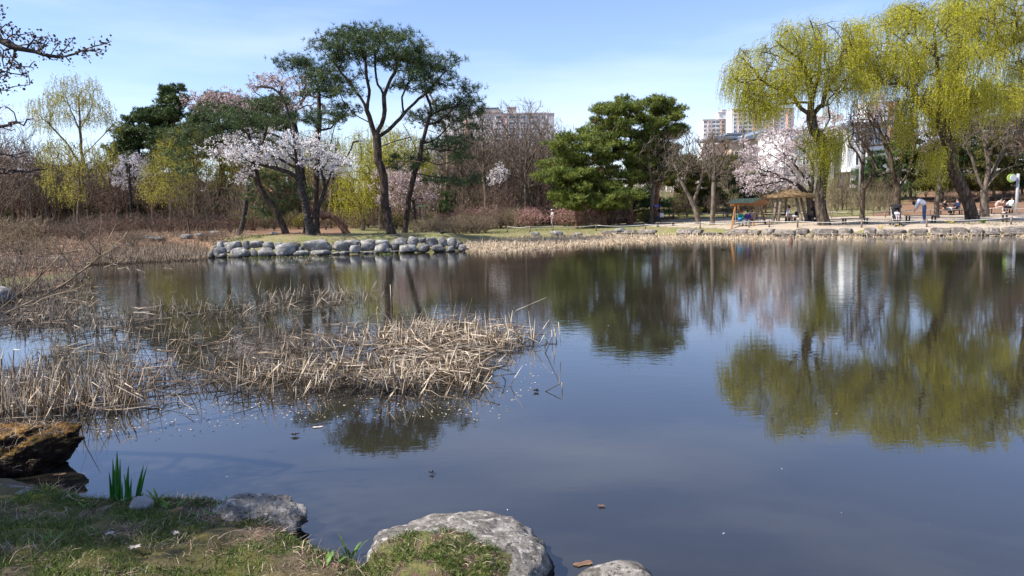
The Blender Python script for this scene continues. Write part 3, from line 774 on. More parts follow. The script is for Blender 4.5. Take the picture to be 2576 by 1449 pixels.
# leaf-sized faces ----------------------------------------------------------
def needles(centers, rng, n=12, L=.2, w=.03, up=.5, dirs=None):
    N = len(centers)
    d = rng.normal(size=(N, n, 3))
    if dirs is not None: d = d * .75 + dirs[:, None] * 1.0
    d[..., 2] += up; d = norm(d)
    side = norm(np.cross(d, rng.normal(size=(N, n, 3))))
    ll = L * rng.uniform(.6, 1.15, (N, n, 1)); c = centers[:, None] + d * ll * .1
    a = c - side * w / 2; b = c + side * w / 2; t = c + d * ll
    V = np.stack([a, b, t], 2).reshape(-1, 3)
    F = np.arange(len(V)).reshape(-1, 3)
    return V, F
def leafquads(c, axis_, rng, L, w):
    """One kite-shaped leaf at each centre along its axis."""
    N = len(c); side = norm(np.cross(axis_, rng.normal(size=(N, 3))))
    ll = (L * rng.uniform(.7, 1.3, (N, 1))); ww = (w * rng.uniform(.7, 1.3, (N, 1)))
    V = np.stack([c, c + axis_ * ll * .45 + side * ww / 2, c + axis_ * ll, c + axis_ * ll * .45 - side * ww / 2], 1).reshape(-1, 3)
    return V, np.arange(len(V)).reshape(-1, 4)
def blossom(centers, rng, n=6, spread=.12, size=.055):
    N = len(centers); c = (centers[:, None] + rng.normal(size=(N, n, 3)) * spread * .5).reshape(-1, 3)
    ax = norm(rng.normal(size=(len(c), 3)))
    return leafquads(c, ax, rng, size, size)
def strands(starts, rng, L=(.8, 2.2), out=None, k=18, leaf=(.085, .03), drift=.25, stem=.004, segs=4):
    N = len(starts); Ls = rng.uniform(L[0], L[1], N)
    h = rng.normal(size=(N, 2)) * drift
    if out is not None: h = h * .5 + out[:, :2] * drift * 1.3
    rise = rng.uniform(.0, .28, N); sway = rng.uniform(0, 6.28, N)
    def at_(t):
        tt = np.asarray(t)[None, :] * np.ones((N, 1))
        x = h[:, :1] * (1 - np.exp(-3 * tt)) * 1.2 + .03 * np.sin(5 * tt + sway[:, None])
        y = h[:, 1:] * (1 - np.exp(-3 * tt)) * 1.2 + .03 * np.cos(4 * tt + sway[:, None])
        z = rise[:, None] * np.sin(np.minimum(tt * 4, math.pi)) * .8 - Ls[:, None] * tt ** 1.25
        return starts[:, None] + np.stack([x, y, z], 2)
    ts = np.linspace(.03, 1, k); Pp = at_(ts)
    dd = np.gradient(Pp, axis=1); dd = norm(dd)
    c = Pp.reshape(-1, 3) + rng.normal(size=(N * k, 3)) * .015
    ax = norm(dd.reshape(-1, 3) * .8 + rng.normal(size=(N * k, 3)) * .5 + np.array([0, 0, -.2]))
    keep = rng.random(N * k) < .9
    Vl, Fl = leafquads(c[keep], ax[keep], rng, *leaf)
    Q = at_(np.linspace(0, .95, segs + 1)); a = Q[:, :-1].reshape(-1, 3); b = Q[:, 1:].reshape(-1, 3)
    d = norm(b - a); r = np.full(len(a), stem)
    Vs, Fs = tube_edges(a, b, r, r * .9, d, d, 3)
    return (Vl, Fl), (Vs, Fs)
def make_tree(name, T, bark, foliage, label, cat, group=None, sides=(9, 6, 4, 3)):
    """foliage: list of (part name, V, F, material)"""
    base = T.pos[0].copy()
    root = empty(name, tuple(base), label, cat, group)
    me = T.mesh('trunk', bark, sides)
    o = link('trunk', me, root); _shift(me, base)
    for nm, Vf, Ff, mt in foliage:
        me = mesh_from(nm, Vf - base, Ff, mt); link(nm, me, root)
    return root
def _shift(me, base):
    a = np.empty(len(me.vertices) * 3, np.float32); me.vertices.foreach_get('co', a); a = a.reshape(-1, 3) - base.astype(np.float32)
    me.vertices.foreach_set('co', a.ravel()); me.update()

def c2(x, y): return 447 + x * .4585, 38.3 + y * .4585        # a zoomed view of the island group
def c4(x, y): return 1757 + x * .441, y * .441               # a zoomed view of the right-hand willows
def limb3(pts, D, conv=None, dep=None, rng=None):
    out = []; n = len(pts); dd = 0.0
    amp = dep if dep is not None else 0.0
    for q, (x, y) in enumerate(pts):
        if conv: x, y = conv(x, y)
        out.append(P(x, y, D + amp * q / max(n - 1, 1)))
    return out
def ell_pts(clusters, D, rng, dens=1.0, conv=None, f=1.0, depthR=1.0, minn=3, dscale=.9):
    """Points within flattened clumps of leaf at cluster places; returns (points, clump centres)."""
    P_, C_ = [], []
    for c in clusters:
        x, y, rx, ry = c[:4]
        if conv: x, y = conv(x, y)
        rx *= f; ry *= f
        dy = c[4] if len(c) > 4 else rng.uniform(-1, 1) * depthR
        Dc = D + dy; s_ = Dc / FV; ctr = P(x, y, Dc)
        RX, RZ = rx * s_, ry * s_
        n = max(minn, int(dens * RX * RZ * 20))
        u = norm(rng.normal(size=(n, 3))) * rng.random((n, 1)) ** .4
        P_.append(ctr + u * np.array([RX, RX * dscale, RZ])); C_.append(ctr)
    return np.concatenate(P_), np.array(C_)
def poly_fill(poly, n, D, Rd, rng, conv=None):
    poly = np.array([conv(*p) if conv else p for p in poly], float)
    lo, hi = poly.min(0), poly.max(0); out = np.zeros((0, 2))
    while len(out) < n:
        q = rng.uniform(lo, hi, (n * 2, 2)); out = np.concatenate([out, q[in_poly(q[:, 0], q[:, 1], poly)]])
    out = out[:n]
    cx = (lo[0] + hi[0]) / 2; w = np.sqrt(np.clip(1 - ((out[:, 0] - cx) / (hi[0] - cx + 1)) ** 2, .15, 1))
    return PV(out[:, 0], out[:, 1], D + rng.uniform(-1, 1, n) * Rd * w)

# ================================================================== the island group
def gpt(x, D):                      # a point on the ground under the sight column x at distance D
    p = P(x, 560, D); p[2] = gz1(p[0], D) - .05; return p
def pine(name, base_px, D, limbs, clusters, label, seed, r=.28, conv=c2, dens=2.2, tufts=5, mat_='needles', L=.25, w=.026, n=11, bark='bark_pine', depthR=1.6, f=1.0, minr=.06, group=None, cat='pine tree', step=.28):
    rng = np.random.default_rng(seed)
    bx = conv(*base_px)[0] if conv else base_px[0]
    T = Tree(gpt(bx, D), rng, r, r_tip=.008, step=step, bf=.25, wiggle=.10, expo=.62, up=.1)
    for q, (pts, rad) in enumerate(limbs):
        dep = 0 if q == 0 else rng.uniform(-1, 1) * depthR * .9
        T.limb(limb3(pts, D, conv, dep), r=rad)
    att, ctr = ell_pts(clusters, D, rng, dens, conv, f, depthR)
    T.grow(att, 1.2)
    # tufts stand on the ends of the twigs
    c = np.repeat(att, tufts, 0) + rng.normal(size=(len(att) * tufts, 3)) * np.array([.17, .17, .075]) * f
    Vn, Fn = needles(c, rng, n, L, w, up=.75)
    return make_tree(name, T, M[bark], [('needles', Vn, Fn, M[mat_])], label, cat, group), T, c

pine('pine_tree', (1170, 1190), 39, [
    ([(1165, 1150), (1140, 1050), (1130, 950), (1130, 890), (1105, 800), (1095, 700), (1090, 660)], .20),
    ([(1090, 660), (1060, 590), (1040, 520), (1000, 450), (940, 370), (880, 290), (830, 230), (790, 190)], .075),
    ([(1045, 520), (1050, 440), (1040, 340), (1030, 260), (1000, 180)], .07),
    ([(1095, 650), (1130, 560), (1130, 440), (1100, 380), (1085, 300), (1080, 200)], .10),
    ([(1130, 440), (1170, 350), (1200, 280), (1210, 180)], .05),
    ([(1100, 670), (1180, 610), (1240, 540), (1300, 480), (1370, 420), (1430, 350), (1480, 290)], .085),
    ([(1240, 540), (1230, 450), (1260, 380), (1290, 320)], .04),
    ([(1105, 720), (1170, 700), (1240, 680), (1290, 665)], .06),
    ([(1140, 850), (1170, 820), (1220, 800), (1300, 800), (1340, 812)], .07),
    ([(1118, 890), (1080, 880), (1060, 870), (1010, 862)], .03),
    ([(1050, 590), (1000, 560), (950, 520), (905, 470)], .035),
    ], [(770,165,42,12),(830,122,42,15),(850,190,66,20),(920,110,60,18),(960,170,76,22),(1010,88,60,18),(1080,98,62,20),(1080,165,76,24),(1170,108,62,20),(1180,185,76,28),(1235,122,42,18),
        (920,250,66,18),(1130,245,60,18),(1250,228,68,28),(1280,300,60,22),(1345,232,60,22),(1400,270,60,20),(1330,345,50,18),(1430,320,50,18),(1505,250,42,14),(1470,375,42,15),(1000,128,44,16),
        (950,330,60,15),(900,390,52,15),(940,425,42,12),(1020,230,60,18),(870,240,45,14),(1200,250,55,20),(1370,295,50,18),(1300,180,40,14)],
    'tallest pine on the island, spreading flat topped crown on a dark forked trunk', 3, r=.22)
pine('pine_tree', (1243, 1188), 41, [
    ([(1243, 1150), (1262, 1060), (1290, 900), (1330, 780), (1342, 700), (1370, 600), (1390, 520), (1362, 430)], .15),
    ([(1370, 600), (1450, 572), (1520, 500), (1570, 450), (1612, 418)], .05),
    ([(1345, 700), (1400, 690), (1450, 650), (1500, 585)], .04),
    ([(1342, 785), (1430, 820), (1500, 800), (1560, 762)], .05),
    ([(1300, 862), (1370, 880), (1450, 890), (1530, 885)], .04),
    ([(1330, 780), (1290, 700), (1250, 620)], .05),
    ([(1390, 540), (1450, 520), (1540, 500), (1600, 490)], .035),
    ([(1342, 740), (1420, 735), (1500, 745)], .03),
    ], [(1612,386,34,13),(1582,420,34,13),(1602,470,50,14),(1622,540,44,13),(1540,480,40,14),(1500,568,70,16),(1450,600,60,14),(1470,500,60,20),(1420,540,50,16),(1290,560,50,16),(1560,690,60,13),
        (1480,720,80,16),(1420,700,50,14),(1550,780,62,13),(1270,790,60,16),(1250,835,50,12),(1430,910,62,11),(1600,905,62,11),(1525,922,42,10),(1350,400,50,20),(1230,392,50,16),(1580,620,50,12),(1630,520,30,12)],
    'slimmer dark pine leaning beside the tallest pine, its tiers reaching towards the bare trees', 5, r=.15)
pine('pine_tree', (765, 1185), 40.5, [
    ([(765, 1100), (760, 1000), (765, 850), (770, 700), (775, 560), (775, 430), (768, 380)], .12),
    ([(775, 470), (720, 440), (660, 430)], .035), ([(775, 520), (850, 520), (910, 515)], .035),
    ([(775, 430), (830, 450), (880, 430)], .035), ([(770, 640), (840, 620), (880, 560), (920, 520)], .05), ([(775, 400), (720, 330), (650, 290)], .04),
    ], [(590,245,35,13),(640,240,40,14),(650,290,45,14),(700,260,45,16),(730,300,50,16),(770,350,60,17),(720,350,42,14),(830,290,50,16),(790,410,60,16),(860,350,50,16),(880,420,50,14),(930,500,60,13),
        (860,560,60,13),(960,540,50,13),(830,600,50,11),(800,530,50,11),(700,570,50,10),(690,420,40,12)],
    'middle pine with thin layered crown behind the blossoming cherry on the island', 8, r=.14)
pine('pine_tree', (592, 1188), 38.2, [
    ([(590, 1160), (550, 1090), (490, 1010), (440, 920), (425, 850), (395, 815), (330, 760)], .16),
    ([(425, 850), (400, 700), (370, 580), (330, 520)], .06), ([(425, 830), (470, 700), (500, 590)], .05), ([(395, 815), (400, 740), (480, 690)], .05),
    ([(440, 720), (380, 650), (280, 580)], .05),
    ], [(470,480,62,20),(540,470,50,18),(480,540,70,22),(420,600,62,18),(520,590,60,15),(330,560,60,20),(400,700,50,14),(480,700,60,14),(600,570,50,13),(660,560,60,12),(250,560,60,20),(200,520,60,20),
        (280,640,60,18),(150,600,60,20),(200,700,60,16),(90,700,60,22),(60,640,60,22),(40,760,60,16), (60,860,50,14)],
    'pine with slanting bare trunk at the island end, crown hidden among blossom', 12, r=.16, depthR=2.0)
pine('pine_tree', (930, 1188), 41.5, [
    ([(925, 1170), (880, 1130), (830, 1100), (800, 1105), (760, 1075), (720, 1068), (640, 1010), (600, 970), (540, 920)], .13),
    ([(720, 1068), (700, 1000), (690, 940)], .05), ([(640, 1010), (560, 990), (500, 940)], .05), ([(620, 990), (640, 930), (600, 880)], .04),
    ([(800, 1110), (780, 1150), (755, 1140)], .05),
    ], [(560,880,60,13),(620,930,60,13),(520,950,62,16),(600,1010,70,14),(480,1080,60,14),(540,1090,60,14),(430,1000,50,14),(560,1040,60,14),(470,900,50,13),(650,960,50,12)],
    'fallen looking pine with thick red brown trunk bent low over the ground', 15, r=.17, bark='bark_red', mat_='needles', dens=2.0)

def blossom_tree(name, base_x, D, limbs, clusters, label, seed, conv=c2, r=.26, dens=2.0, mat_='blossom', bark='bark_dark', per=5, depthR=1.6, size=.075, cat='cherry tree', group=None, f=1.0, minr=None, nq=6):
    rng = np.random.default_rng(seed)
    T = Tree(gpt(conv(base_x, 0)[0] if conv else base_x, D), rng, r, r_tip=.006, step=.22, bf=.3, wiggle=.09, up=.15)
    for q, (pts, rad) in enumerate(limbs):
        T.limb(limb3(pts, D, conv, 0 if q == 0 else rng.uniform(-1, 1) * depthR * .8), r=rad)
    att, ctr = ell_pts(clusters, D, rng, dens, conv, f, depthR)
    T.grow(att, .8)
    op, od = T.outer(3, 1.5)
    d = np.min(np.linalg.norm(op[:, None] - ctr[None], axis=2), axis=1)
    op = op[d < 1.0 * max(f, 1)]
    c = np.concatenate([np.repeat(att, per, 0) + rng.normal(size=(len(att) * per, 3)) * .13, op + rng.normal(size=op.shape) * .05])
    Vb, Fb = blossom(c, rng, nq, .085, size)
    return make_tree(name, T, M[bark], [('blossom', Vb, Fb, M[mat_])], label, cat, group)
blossom_tree('cherry_tree', 730, 37.5, [
    ([(725, 1150), (715, 1120), (705, 1050), (672, 930), (655, 820), (640, 700), (620, 620), (600, 520), (570, 450), (520, 400), (430, 392)], .13),
    ([(722, 1140), (745, 1100), (790, 1010), (820, 920), (860, 830), (920, 780), (950, 740), (962, 700), (1000, 690)], .11),
    ([(672, 900), (600, 860), (500, 830), (400, 800), (300, 772), (180, 742)], .05),
    ([(645, 700), (700, 720), (760, 740)], .04), ([(640, 720), (540, 660), (440, 640), (380, 660)], .05),
    ([(600, 520), (680, 470), (720, 420)], .03), ([(810, 950), (790, 850), (790, 760), (840, 700), (850, 640), (870, 590)], .06), ([(660, 850), (560, 790), (470, 740)], .05),
    ([(560, 450), (520, 350), (480, 330)], .03), ([(655, 480), (720, 440), (780, 480)], .03),
    ], [(200,740,42,12),(255,700,50,18),(300,760,60,20),(370,680,60,20),(380,780,70,22),(460,740,70,22),(520,800,62,18),(520,640,50,20),(580,690,60,20),(580,770,70,22),(650,740,60,22),(690,680,60,18),
        (740,720,50,18),(370,850,30,14),(350,915,20,18),(780,800,52,22),(860,820,60,22),(900,790,42,18),(840,870,42,14),(440,700,50,18),(620,800,60,18),(320,700,40,14)],
    'white blossoming cherry with black twin trunks in the middle of the island', 21, r=.22, dens=2.5, per=3)
blossom_tree('cherry_tree', 700, 42.5, [
    ([(705, 1100), (700, 1000), (680, 850), (655, 700), (640, 600), (610, 480), (560, 420)], .09), ([(650, 560), (700, 450), (740, 390)], .04), ([(610, 480), (520, 400), (420, 390)], .03),
    ], [(500,340,52,18),(570,372,52,18),(640,370,52,18),(690,420,42,18),(600,440,52,18),(620,520,42,22),(420,398,30,12),(470,380,40,16),(700,350,40,16),(740,500,50,20),(560,500,40,20)],
    'sparse half faded cherry crown standing out against sky between the pines', 22, r=.16, mat_='blossom_dull', per=2, dens=2.4)
blossom_tree('cherry_tree', 330, 47, [
    ([(360, 1130), (380, 1000), (400, 850), (420, 700), (360, 600), (300, 540)], .09), ([(400, 800), (330, 640), (230, 520)], .05), ([(380, 620), (420, 540), (400, 480)], .04),
    ], [(130,470,52,20),(200,450,60,20),(260,470,62,22),(320,480,52,20),(250,520,60,18),(380,500,42,20),(180,500,52,18),(330,440,40,16)],
    'dull pink cherry crown above the slanting pine at the island end', 23, r=.16, mat_='blossom_dull', per=3, dens=1.8)
blossom_tree('cherry_tree', 1300, 52, [([(1300, 1100), (1290, 1000), (1280, 940)], .07), ([(1285, 980), (1230, 930)], .04)],
    [(1200,880,60,30),(1260,900,60,34),(1320,940,60,34),(1180,960,60,26),(1250,1000,60,30),(1330,1000,50,24),(1170,1020,50,20)],
    'low pale cherry showing behind the two right hand island pines'.replace('right hand', 'dark'), 24, r=.12, mat_='blossom_dull', per=5, dens=1.8)

# ================================================================== leafy and bare trees, by crown outline
def bare(name, base_px, D, limbs, poly, n, label, seed, conv=None, r=.16, bark='bark_grey', depthR=1.8, twk=2, twL=.55, cat='bare tree', group=None, leaf=None, leafn=2, leafsize=(.06, .04), sides=(7, 5, 4, 3), up=.35, rt=.008, bf=.45, part='foliage', wig=.05, step=.4):
    rng = np.random.default_rng(seed)
    bx = conv(*base_px)[0] if conv else base_px[0]
    T = Tree(gpt(bx, D), rng, r, r_tip=rt, step=step, bf=bf, wiggle=wig, up=up)
    for q, (pts, rad) in enumerate(limbs):
        T.limb(limb3(pts, D, conv, 0 if q == 0 else rng.uniform(-1, 1) * depthR * .8), r=rad)
    att = poly_fill(poly, n, D, depthR, rng, conv)
    T.grow(att, 1.0)
    if twk: T.twigs(twk, twL, .7, .35)
    fol = []
    if leaf:
        op, od = T.outer(2, 1.5)
        c = np.repeat(op, leafn, 0) + rng.normal(size=(len(op) * leafn, 3)) * .12
        Vl, Fl = leafquads(c, norm(rng.normal(size=c.shape)), rng, *leafsize); fol = [(part, Vl, Fl, M[leaf])]
    return make_tree(name, T, M[bark], fol, label, cat, group, sides)

# the two tall bare trees beside the tower block and their smaller companions
bare('bare_tree', (1325, 545), 62, [([(1325, 500), (1322, 440), (1325, 380), (1318, 320)], .12), ([(1322, 440), (1350, 370), (1370, 320)], .06), ([(1323, 470), (1290, 400), (1270, 330)], .06), ([(1325, 400), (1335, 330), (1330, 280)], .05)],
     [(1228, 330), (1262, 258), (1310, 248), (1362, 262), (1392, 320), (1400, 400), (1370, 470), (1290, 470), (1245, 420)], 520, 'tall round crowned bare tree in front of the tower block, beside the green pines', 31, r=.2, bark='bark_brown', depthR=2.6)
bare('bare_tree', (1222, 548), 60, [([(1222, 500), (1217, 440), (1215, 380), (1213, 300)], .09), ([(1217, 440), (1185, 370), (1180, 330)], .05), ([(1217, 450), (1240, 380), (1250, 320)], .05)],
     [(1165, 350), (1180, 300), (1208, 262), (1250, 300), (1262, 370), (1250, 450), (1190, 450), (1165, 400)], 330, 'narrow bare tree standing between the island pines and the tallest bare tree', 32, r=.16, bark='bark_brown', depthR=2.0)
bare('bare_tree', (1120, 560), 66, [([(1120, 500), (1125, 420), (1120, 330), (1065, 200)], .09)], [(1050, 110), (1065, 92), (1095, 110), (1100, 200), (1110, 300), (1160, 400), (1100, 450), (1060, 350)], 220,
     'thin bare tree whose pale top pokes out above the tallest pine', 33, r=.14, bark='bark_pale_twig', depthR=1.4, leaf='willow_olive', leafn=1)

# centre: a group of red pines
CP = [(1462,332),(1500,278),(1530,255),(1565,246),(1600,262),(1640,248),(1690,250),(1716,285),(1712,330),(1690,360),(1700,400),(1690,440),(1640,470),(1600,450),(1560,500),(1490,505),(1440,520),(1432,480),(1372,450),(1366,420),(1400,380),(1385,360),(1420,340)]
def pine_mass(name, base_px, D, limbs, poly, n, label, seed, mat_='needles_bright', r=.22, depthR=2.5, pads=60, conv=None, bark='bark_red', L=.24, w=.045, nn=8, tuft=5, padr=.75, flat=.32, group=None, cat='pine tree', nm='needles'):
    rng = np.random.default_rng(seed)
    bx = conv(*base_px)[0] if conv else base_px[0]
    T = Tree(gpt(bx, D), rng, r, r_tip=.01, step=.45, bf=.3, wiggle=.07, up=.05)
    for q, (pts, rad) in enumerate(limbs):
        T.limb(limb3(pts, D, conv, 0 if q == 0 else rng.uniform(-1, 1) * depthR * .6), r=rad)
    ctr = poly_fill(poly, pads, D, depthR, rng, conv)
    u = norm(rng.normal(size=(pads, n // pads, 3))) * rng.random((pads, n // pads, 1)) ** .33
    sz = rng.uniform(.65, 1.3, (pads, 1, 1)) * padr
    att = (ctr[:, None] + u * sz * np.array([1, 1, flat])).reshape(-1, 3)
    T.grow(np.concatenate([ctr, att[::6]]), 1.5)
    c = np.repeat(att, tuft, 0) + rng.normal(size=(len(att) * tuft, 3)) * np.array([.14, .14, .07])
    Vn, Fn = needles(c, rng, nn, L, w, up=.8)
    return make_tree(name, T, M[bark], [(nm, Vn, Fn, M[mat_])], label, cat, group)
pine_mass('pine_tree', (1520, 560), 54, [([(1520, 500), (1515, 430), (1500, 360)], .12), ([(1515, 430), (1460, 420), (1400, 410)], .06)],
          [(1366,420),(1400,380),(1385,360),(1420,338),(1470,330),(1540,400),(1560,500),(1490,508),(1440,522),(1432,480),(1372,452)], 1700, 'broad bright green pine nearest the rope fence, lowest of the pine clump', 41, pads=84, depthR=2.2)
pine_mass('pine_tree', (1585, 555), 56, [([(1585, 500), (1590, 400), (1580, 300), (1560, 262)], .14), ([(1590, 420), (1540, 350), (1490, 300)], .06), ([(1590, 400), (1620, 330)], .06)],
          [(1462,340),(1480,300),(1500,278),(1530,255),(1565,246),(1600,262),(1625,300),(1640,420),(1600,460),(1540,470)], 2200, 'tall bright green pine in the middle of the pine clump behind the pond', 42, pads=84, depthR=2.4)
pine_mass('pine_tree', (1650, 552), 57, [([(1650, 500), (1655, 400), (1655, 320), (1650, 270)], .13), ([(1655, 350), (1690, 300)], .05)],
          [(1610,290),(1640,248),(1690,250),(1716,285),(1712,330),(1690,360),(1700,400),(1690,440),(1640,470),(1600,440),(1600,340)], 2000, 'high bright green pine of the clump nearest the bare plaza trees', 43, pads=86, depthR=2.2)
# far left: dark pines
for k, (bx, D, lim, poly, n, pads, lab) in enumerate([
    (350, 78, [([(350, 480), (350, 400), (348, 320)], .15)], [(280,370),(300,325),(335,290),(375,270),(410,290),(430,340),(430,400),(380,430),(300,425)], 1900, 70, 'dark round pine behind the small white cherry and olive saplings'),
    (440, 76, [([(440, 480), (440, 380), (438, 300), (440, 240)], .17)], [(385,300),(405,250),(415,222),(465,222),(470,262),(510,285),(510,370),(460,420),(395,410)], 2000, 74, 'highest dark pine of the far left group with a jutting top'.replace('left ', '')),
    (560, 74, [([(560, 480), (555, 380), (550, 290)], .15)], [(480,300),(505,255),(545,236),(590,240),(620,285),(630,350),(580,400),(500,390)], 1700, 66, 'dark pine crown behind the dull pink cherry'),
    (655, 72, [([(655, 480), (655, 380), (650, 290)], .14)], [(600,310),(635,262),(680,245),(712,262),(725,300),(700,350),(630,350)], 800, 30, 'dark pine crown rising between the pink cherry and island pines')]):
    pine_mass('pine_tree', (bx, 560), D, lim, poly, n, lab, 50 + k, 'needles', depthR=3.0, pads=pads, bark='bark_pine', L=.3, w=.07, padr=1.05, tuft=5)

# yellow-green trees of the park
def leafy(name, base_x, D, limbs, poly, n, label, seed, mat_='willow_olive', r=.15, L=(.3, .9), per=3, k=7, leaf=(.09, .045), depthR=2.0, bark='bark_brown', cat='willow tree', group=None, drift=.15, conv=None, stem=.004, rt=.008, sub=1.0, up=.3):
    rng = np.random.default_rng(seed)
    T = Tree(gpt(conv(base_x, 0)[0] if conv else base_x, D), rng, r, r_tip=rt, step=.4, bf=.35, wiggle=.06, up=up)
    for q, (pts, rad) in enumerate(limbs):
        T.limb(limb3(pts, D, conv, 0 if q == 0 else rng.uniform(-1, 1) * depthR * .8), r=rad)
    att = poly_fill(poly, n, D, depthR, rng, conv)
    T.grow(att, 1.0)
    st = np.repeat(att, per, 0) + rng.normal(size=(len(att) * per, 3)) * .22
    (Vl, Fl), (Vs, Fs) = strands(st, rng, L, None, k, leaf, drift, stem, 3)
    return make_tree(name, T, M[bark], [('foliage', Vl, Fl, M[mat_]), ('hanging_shoots', Vs, Fs, M['willow_stem'])], label, cat, group)
leafy('willow_tree', 203, 64, [([(203, 540), (205, 480), (210, 420), (205, 380), (200, 300), (198, 240)], .12), ([(208, 430), (175, 370), (140, 330), (100, 290)], .05), ([(205, 400), (250, 350), (290, 310)], .05), ([(204, 500), (160, 470), (130, 430)], .04),
      ([(202, 330), (180, 280), (165, 240)], .03), ([(202, 320), (230, 270), (235, 240)], .03)],
      [(75,300),(70,260),(110,235),(130,200),(160,185),(240,200),(255,240),(300,285),(310,310),(285,330),(260,310),(150,300),(110,330)], 210, 'tall airy yellow green tree rising highest at the far bank, near the dark pines', 61, 'willow_mid', L=(.3, .9), per=7, k=8, leaf=(.12, .048), depthR=3.0)
leafy('willow_tree', 198, 62, [([(198, 540), (200, 480), (198, 420)], .09), ([(200, 470), (150, 420)], .05), ([(200, 460), (250, 400)], .05)],
      [(105,470),(95,400),(120,350),(170,345),(230,360),(290,350),(290,420),(260,460),(220,400),(200,500),(150,500)], 200, 'bushy yellow green lower crown around the foot of the airy tree', 62, 'willow_mid', L=(.2, .8), per=5, k=8, leaf=(.12, .05), depthR=2.5)
leafy('willow_tree', 430, 60, [([(430, 540), (432, 490), (425, 430)], .08), ([(432, 500), (390, 450)], .04), ([(432, 500), (465, 450)], .04)],
      [(350,470),(365,410),(400,370),(440,385),(480,420),(500,470),(470,510),(380,505)], 300, 'dense olive yellow young tree beside the small white cherry', 63, 'willow_mid', L=(.15, .5), per=5, k=7, leaf=(.09, .045), depthR=1.8)
leafy('willow_tree', 490, 70, [([(490, 520), (490, 430), (480, 380)], .09)], [(395,400),(400,340),(450,310),(510,320),(560,350),(580,420),(540,470),(470,400)], 240, 'olive green spring crown spreading in front of the dark pines', 64, 'willow_olive', L=(.2, .7), per=5, k=8, leaf=(.12, .06), depthR=2.5)
leafy('willow_tree', 960, 58, [([(960, 530), (955, 470), (950, 400)], .12), ([(955, 480), (905, 420)], .06), ([(955, 450), (1010, 400)], .06)],
      [(850,400),(860,350),(900,325),(960,315),(1020,325),(1070,350),(1085,400),(1060,450),(1000,420),(930,440),(880,470)], 420, 'bright weeping willow glowing behind the two tall island pines', 65, 'willow', L=(1.0, 3.0), per=4, k=16, leaf=(.10, .045), depthR=2.5, r=.22, drift=.2)
leafy('willow_tree', 830, 60, [([(830, 530), (835, 470), (840, 400)], .1)], [(640,370),(700,330),(760,330),(830,320),(860,360),(850,420),(800,400),(730,420),(660,440)], 240, 'yellow green foliage behind the island cherry blossom', 66, 'willow_olive', L=(.4, 1.6), per=4, k=10, leaf=(.11, .05), depthR=2.5)
leafy('willow_tree', 910, 55, [([(915, 560), (905, 520), (890, 480)], .07), ([(905, 520), (940, 470)], .04)], [(825,490),(840,450),(880,440),(930,450),(945,500),(900,520),(850,520)], 110, 'low trailing yellow shoots between the cherry trunk and the tallest pine', 67, 'willow', L=(.5, 1.8), per=4, k=12, leaf=(.08, .035), depthR=1.5, drift=.15)
blossom_tree('cherry_tree', 330, 64, [([(330, 520), (328, 480), (325, 430)], .07)], [(325,400,28,12),(300,420,26,12),(350,410,26,14),(330,430,40,16),(295,445,26,12),(355,440,24,14),(320,462,30,12),(290,465,14,8),(345,395,20,10)],
    'small pale cherry in blossom between the airy yellow tree and olive sapling', 68, conv=None, r=.12, dens=1.6, size=.09, per=4, depthR=1.5)
blossom_tree('cherry_tree', 1245, 63, [([(1245, 500), (1248, 460)], .06)], [(1238,440,14,10),(1256,430,16,12),(1268,436,14,12),(1240,455,12,10),(1260,450,18,12),(1255,415,6,8)],
    'small bright white flowering tree among the bare trunks', 69, conv=None, r=.09, dens=3.0, size=.09, per=6, depthR=.6)

pine_mass('pine_tree', (1450, 560), 52.5, [([(1450, 530), (1445, 500), (1440, 470)], .06), ([(1450, 530), (1420, 480)], .04)],
          [(1366,440),(1400,420),(1480,430),(1560,460),(1600,490),(1560,520),(1480,528),(1430,530),(1400,500)], 1300, 'low bright green pine spreading in front of the pine clump', 44, pads=60, depthR=1.5, r=.12)

# plaza bare trees
bare('bare_tree', (1638, 566), 55, [([(1640, 530), (1641, 500), (1645, 470), (1643, 420)], .11), ([(1643, 500), (1668, 450), (1672, 400)], .05), ([(1642, 480), (1612, 440), (1600, 410)], .05)],
     [(1590,420),(1605,370),(1640,340),(1690,335),(1705,380),(1690,440),(1660,460),(1610,470)], 260, 'bare tree behind the small plaza bench beside the person with umbrella', 71, r=.17, depthR=1.8)
bare('bare_tree', (1757, 568), 50, [([(1754, 540), (1742, 510), (1727, 480), (1712, 455), (1700, 430)], .12), ([(1742, 505), (1765, 450), (1770, 400)], .05), ([(1712, 455), (1690, 400)], .05), ([(1720, 465), (1735, 400)], .04)],
     [(1670,400),(1690,350),(1730,335),(1780,350),(1810,390),(1800,440),(1740,440),(1690,440)], 270, 'leaning grey bare tree with a bent trunk on the plaza', 72, r=.17, depthR=1.8)
bare('bare_tree', (1793, 567), 48, [([(1793, 530), (1795, 480), (1798, 430), (1795, 380)], .09), ([(1796, 450), (1820, 400), (1835, 360)], .04), ([(1795, 470), (1775, 410)], .035)],
     [(1760,400),(1775,350),(1800,320),(1830,335),(1850,380),(1830,440),(1790,450)], 200, 'straight slender bare tree nearest the swing shelter', 73, r=.14, depthR=1.4)
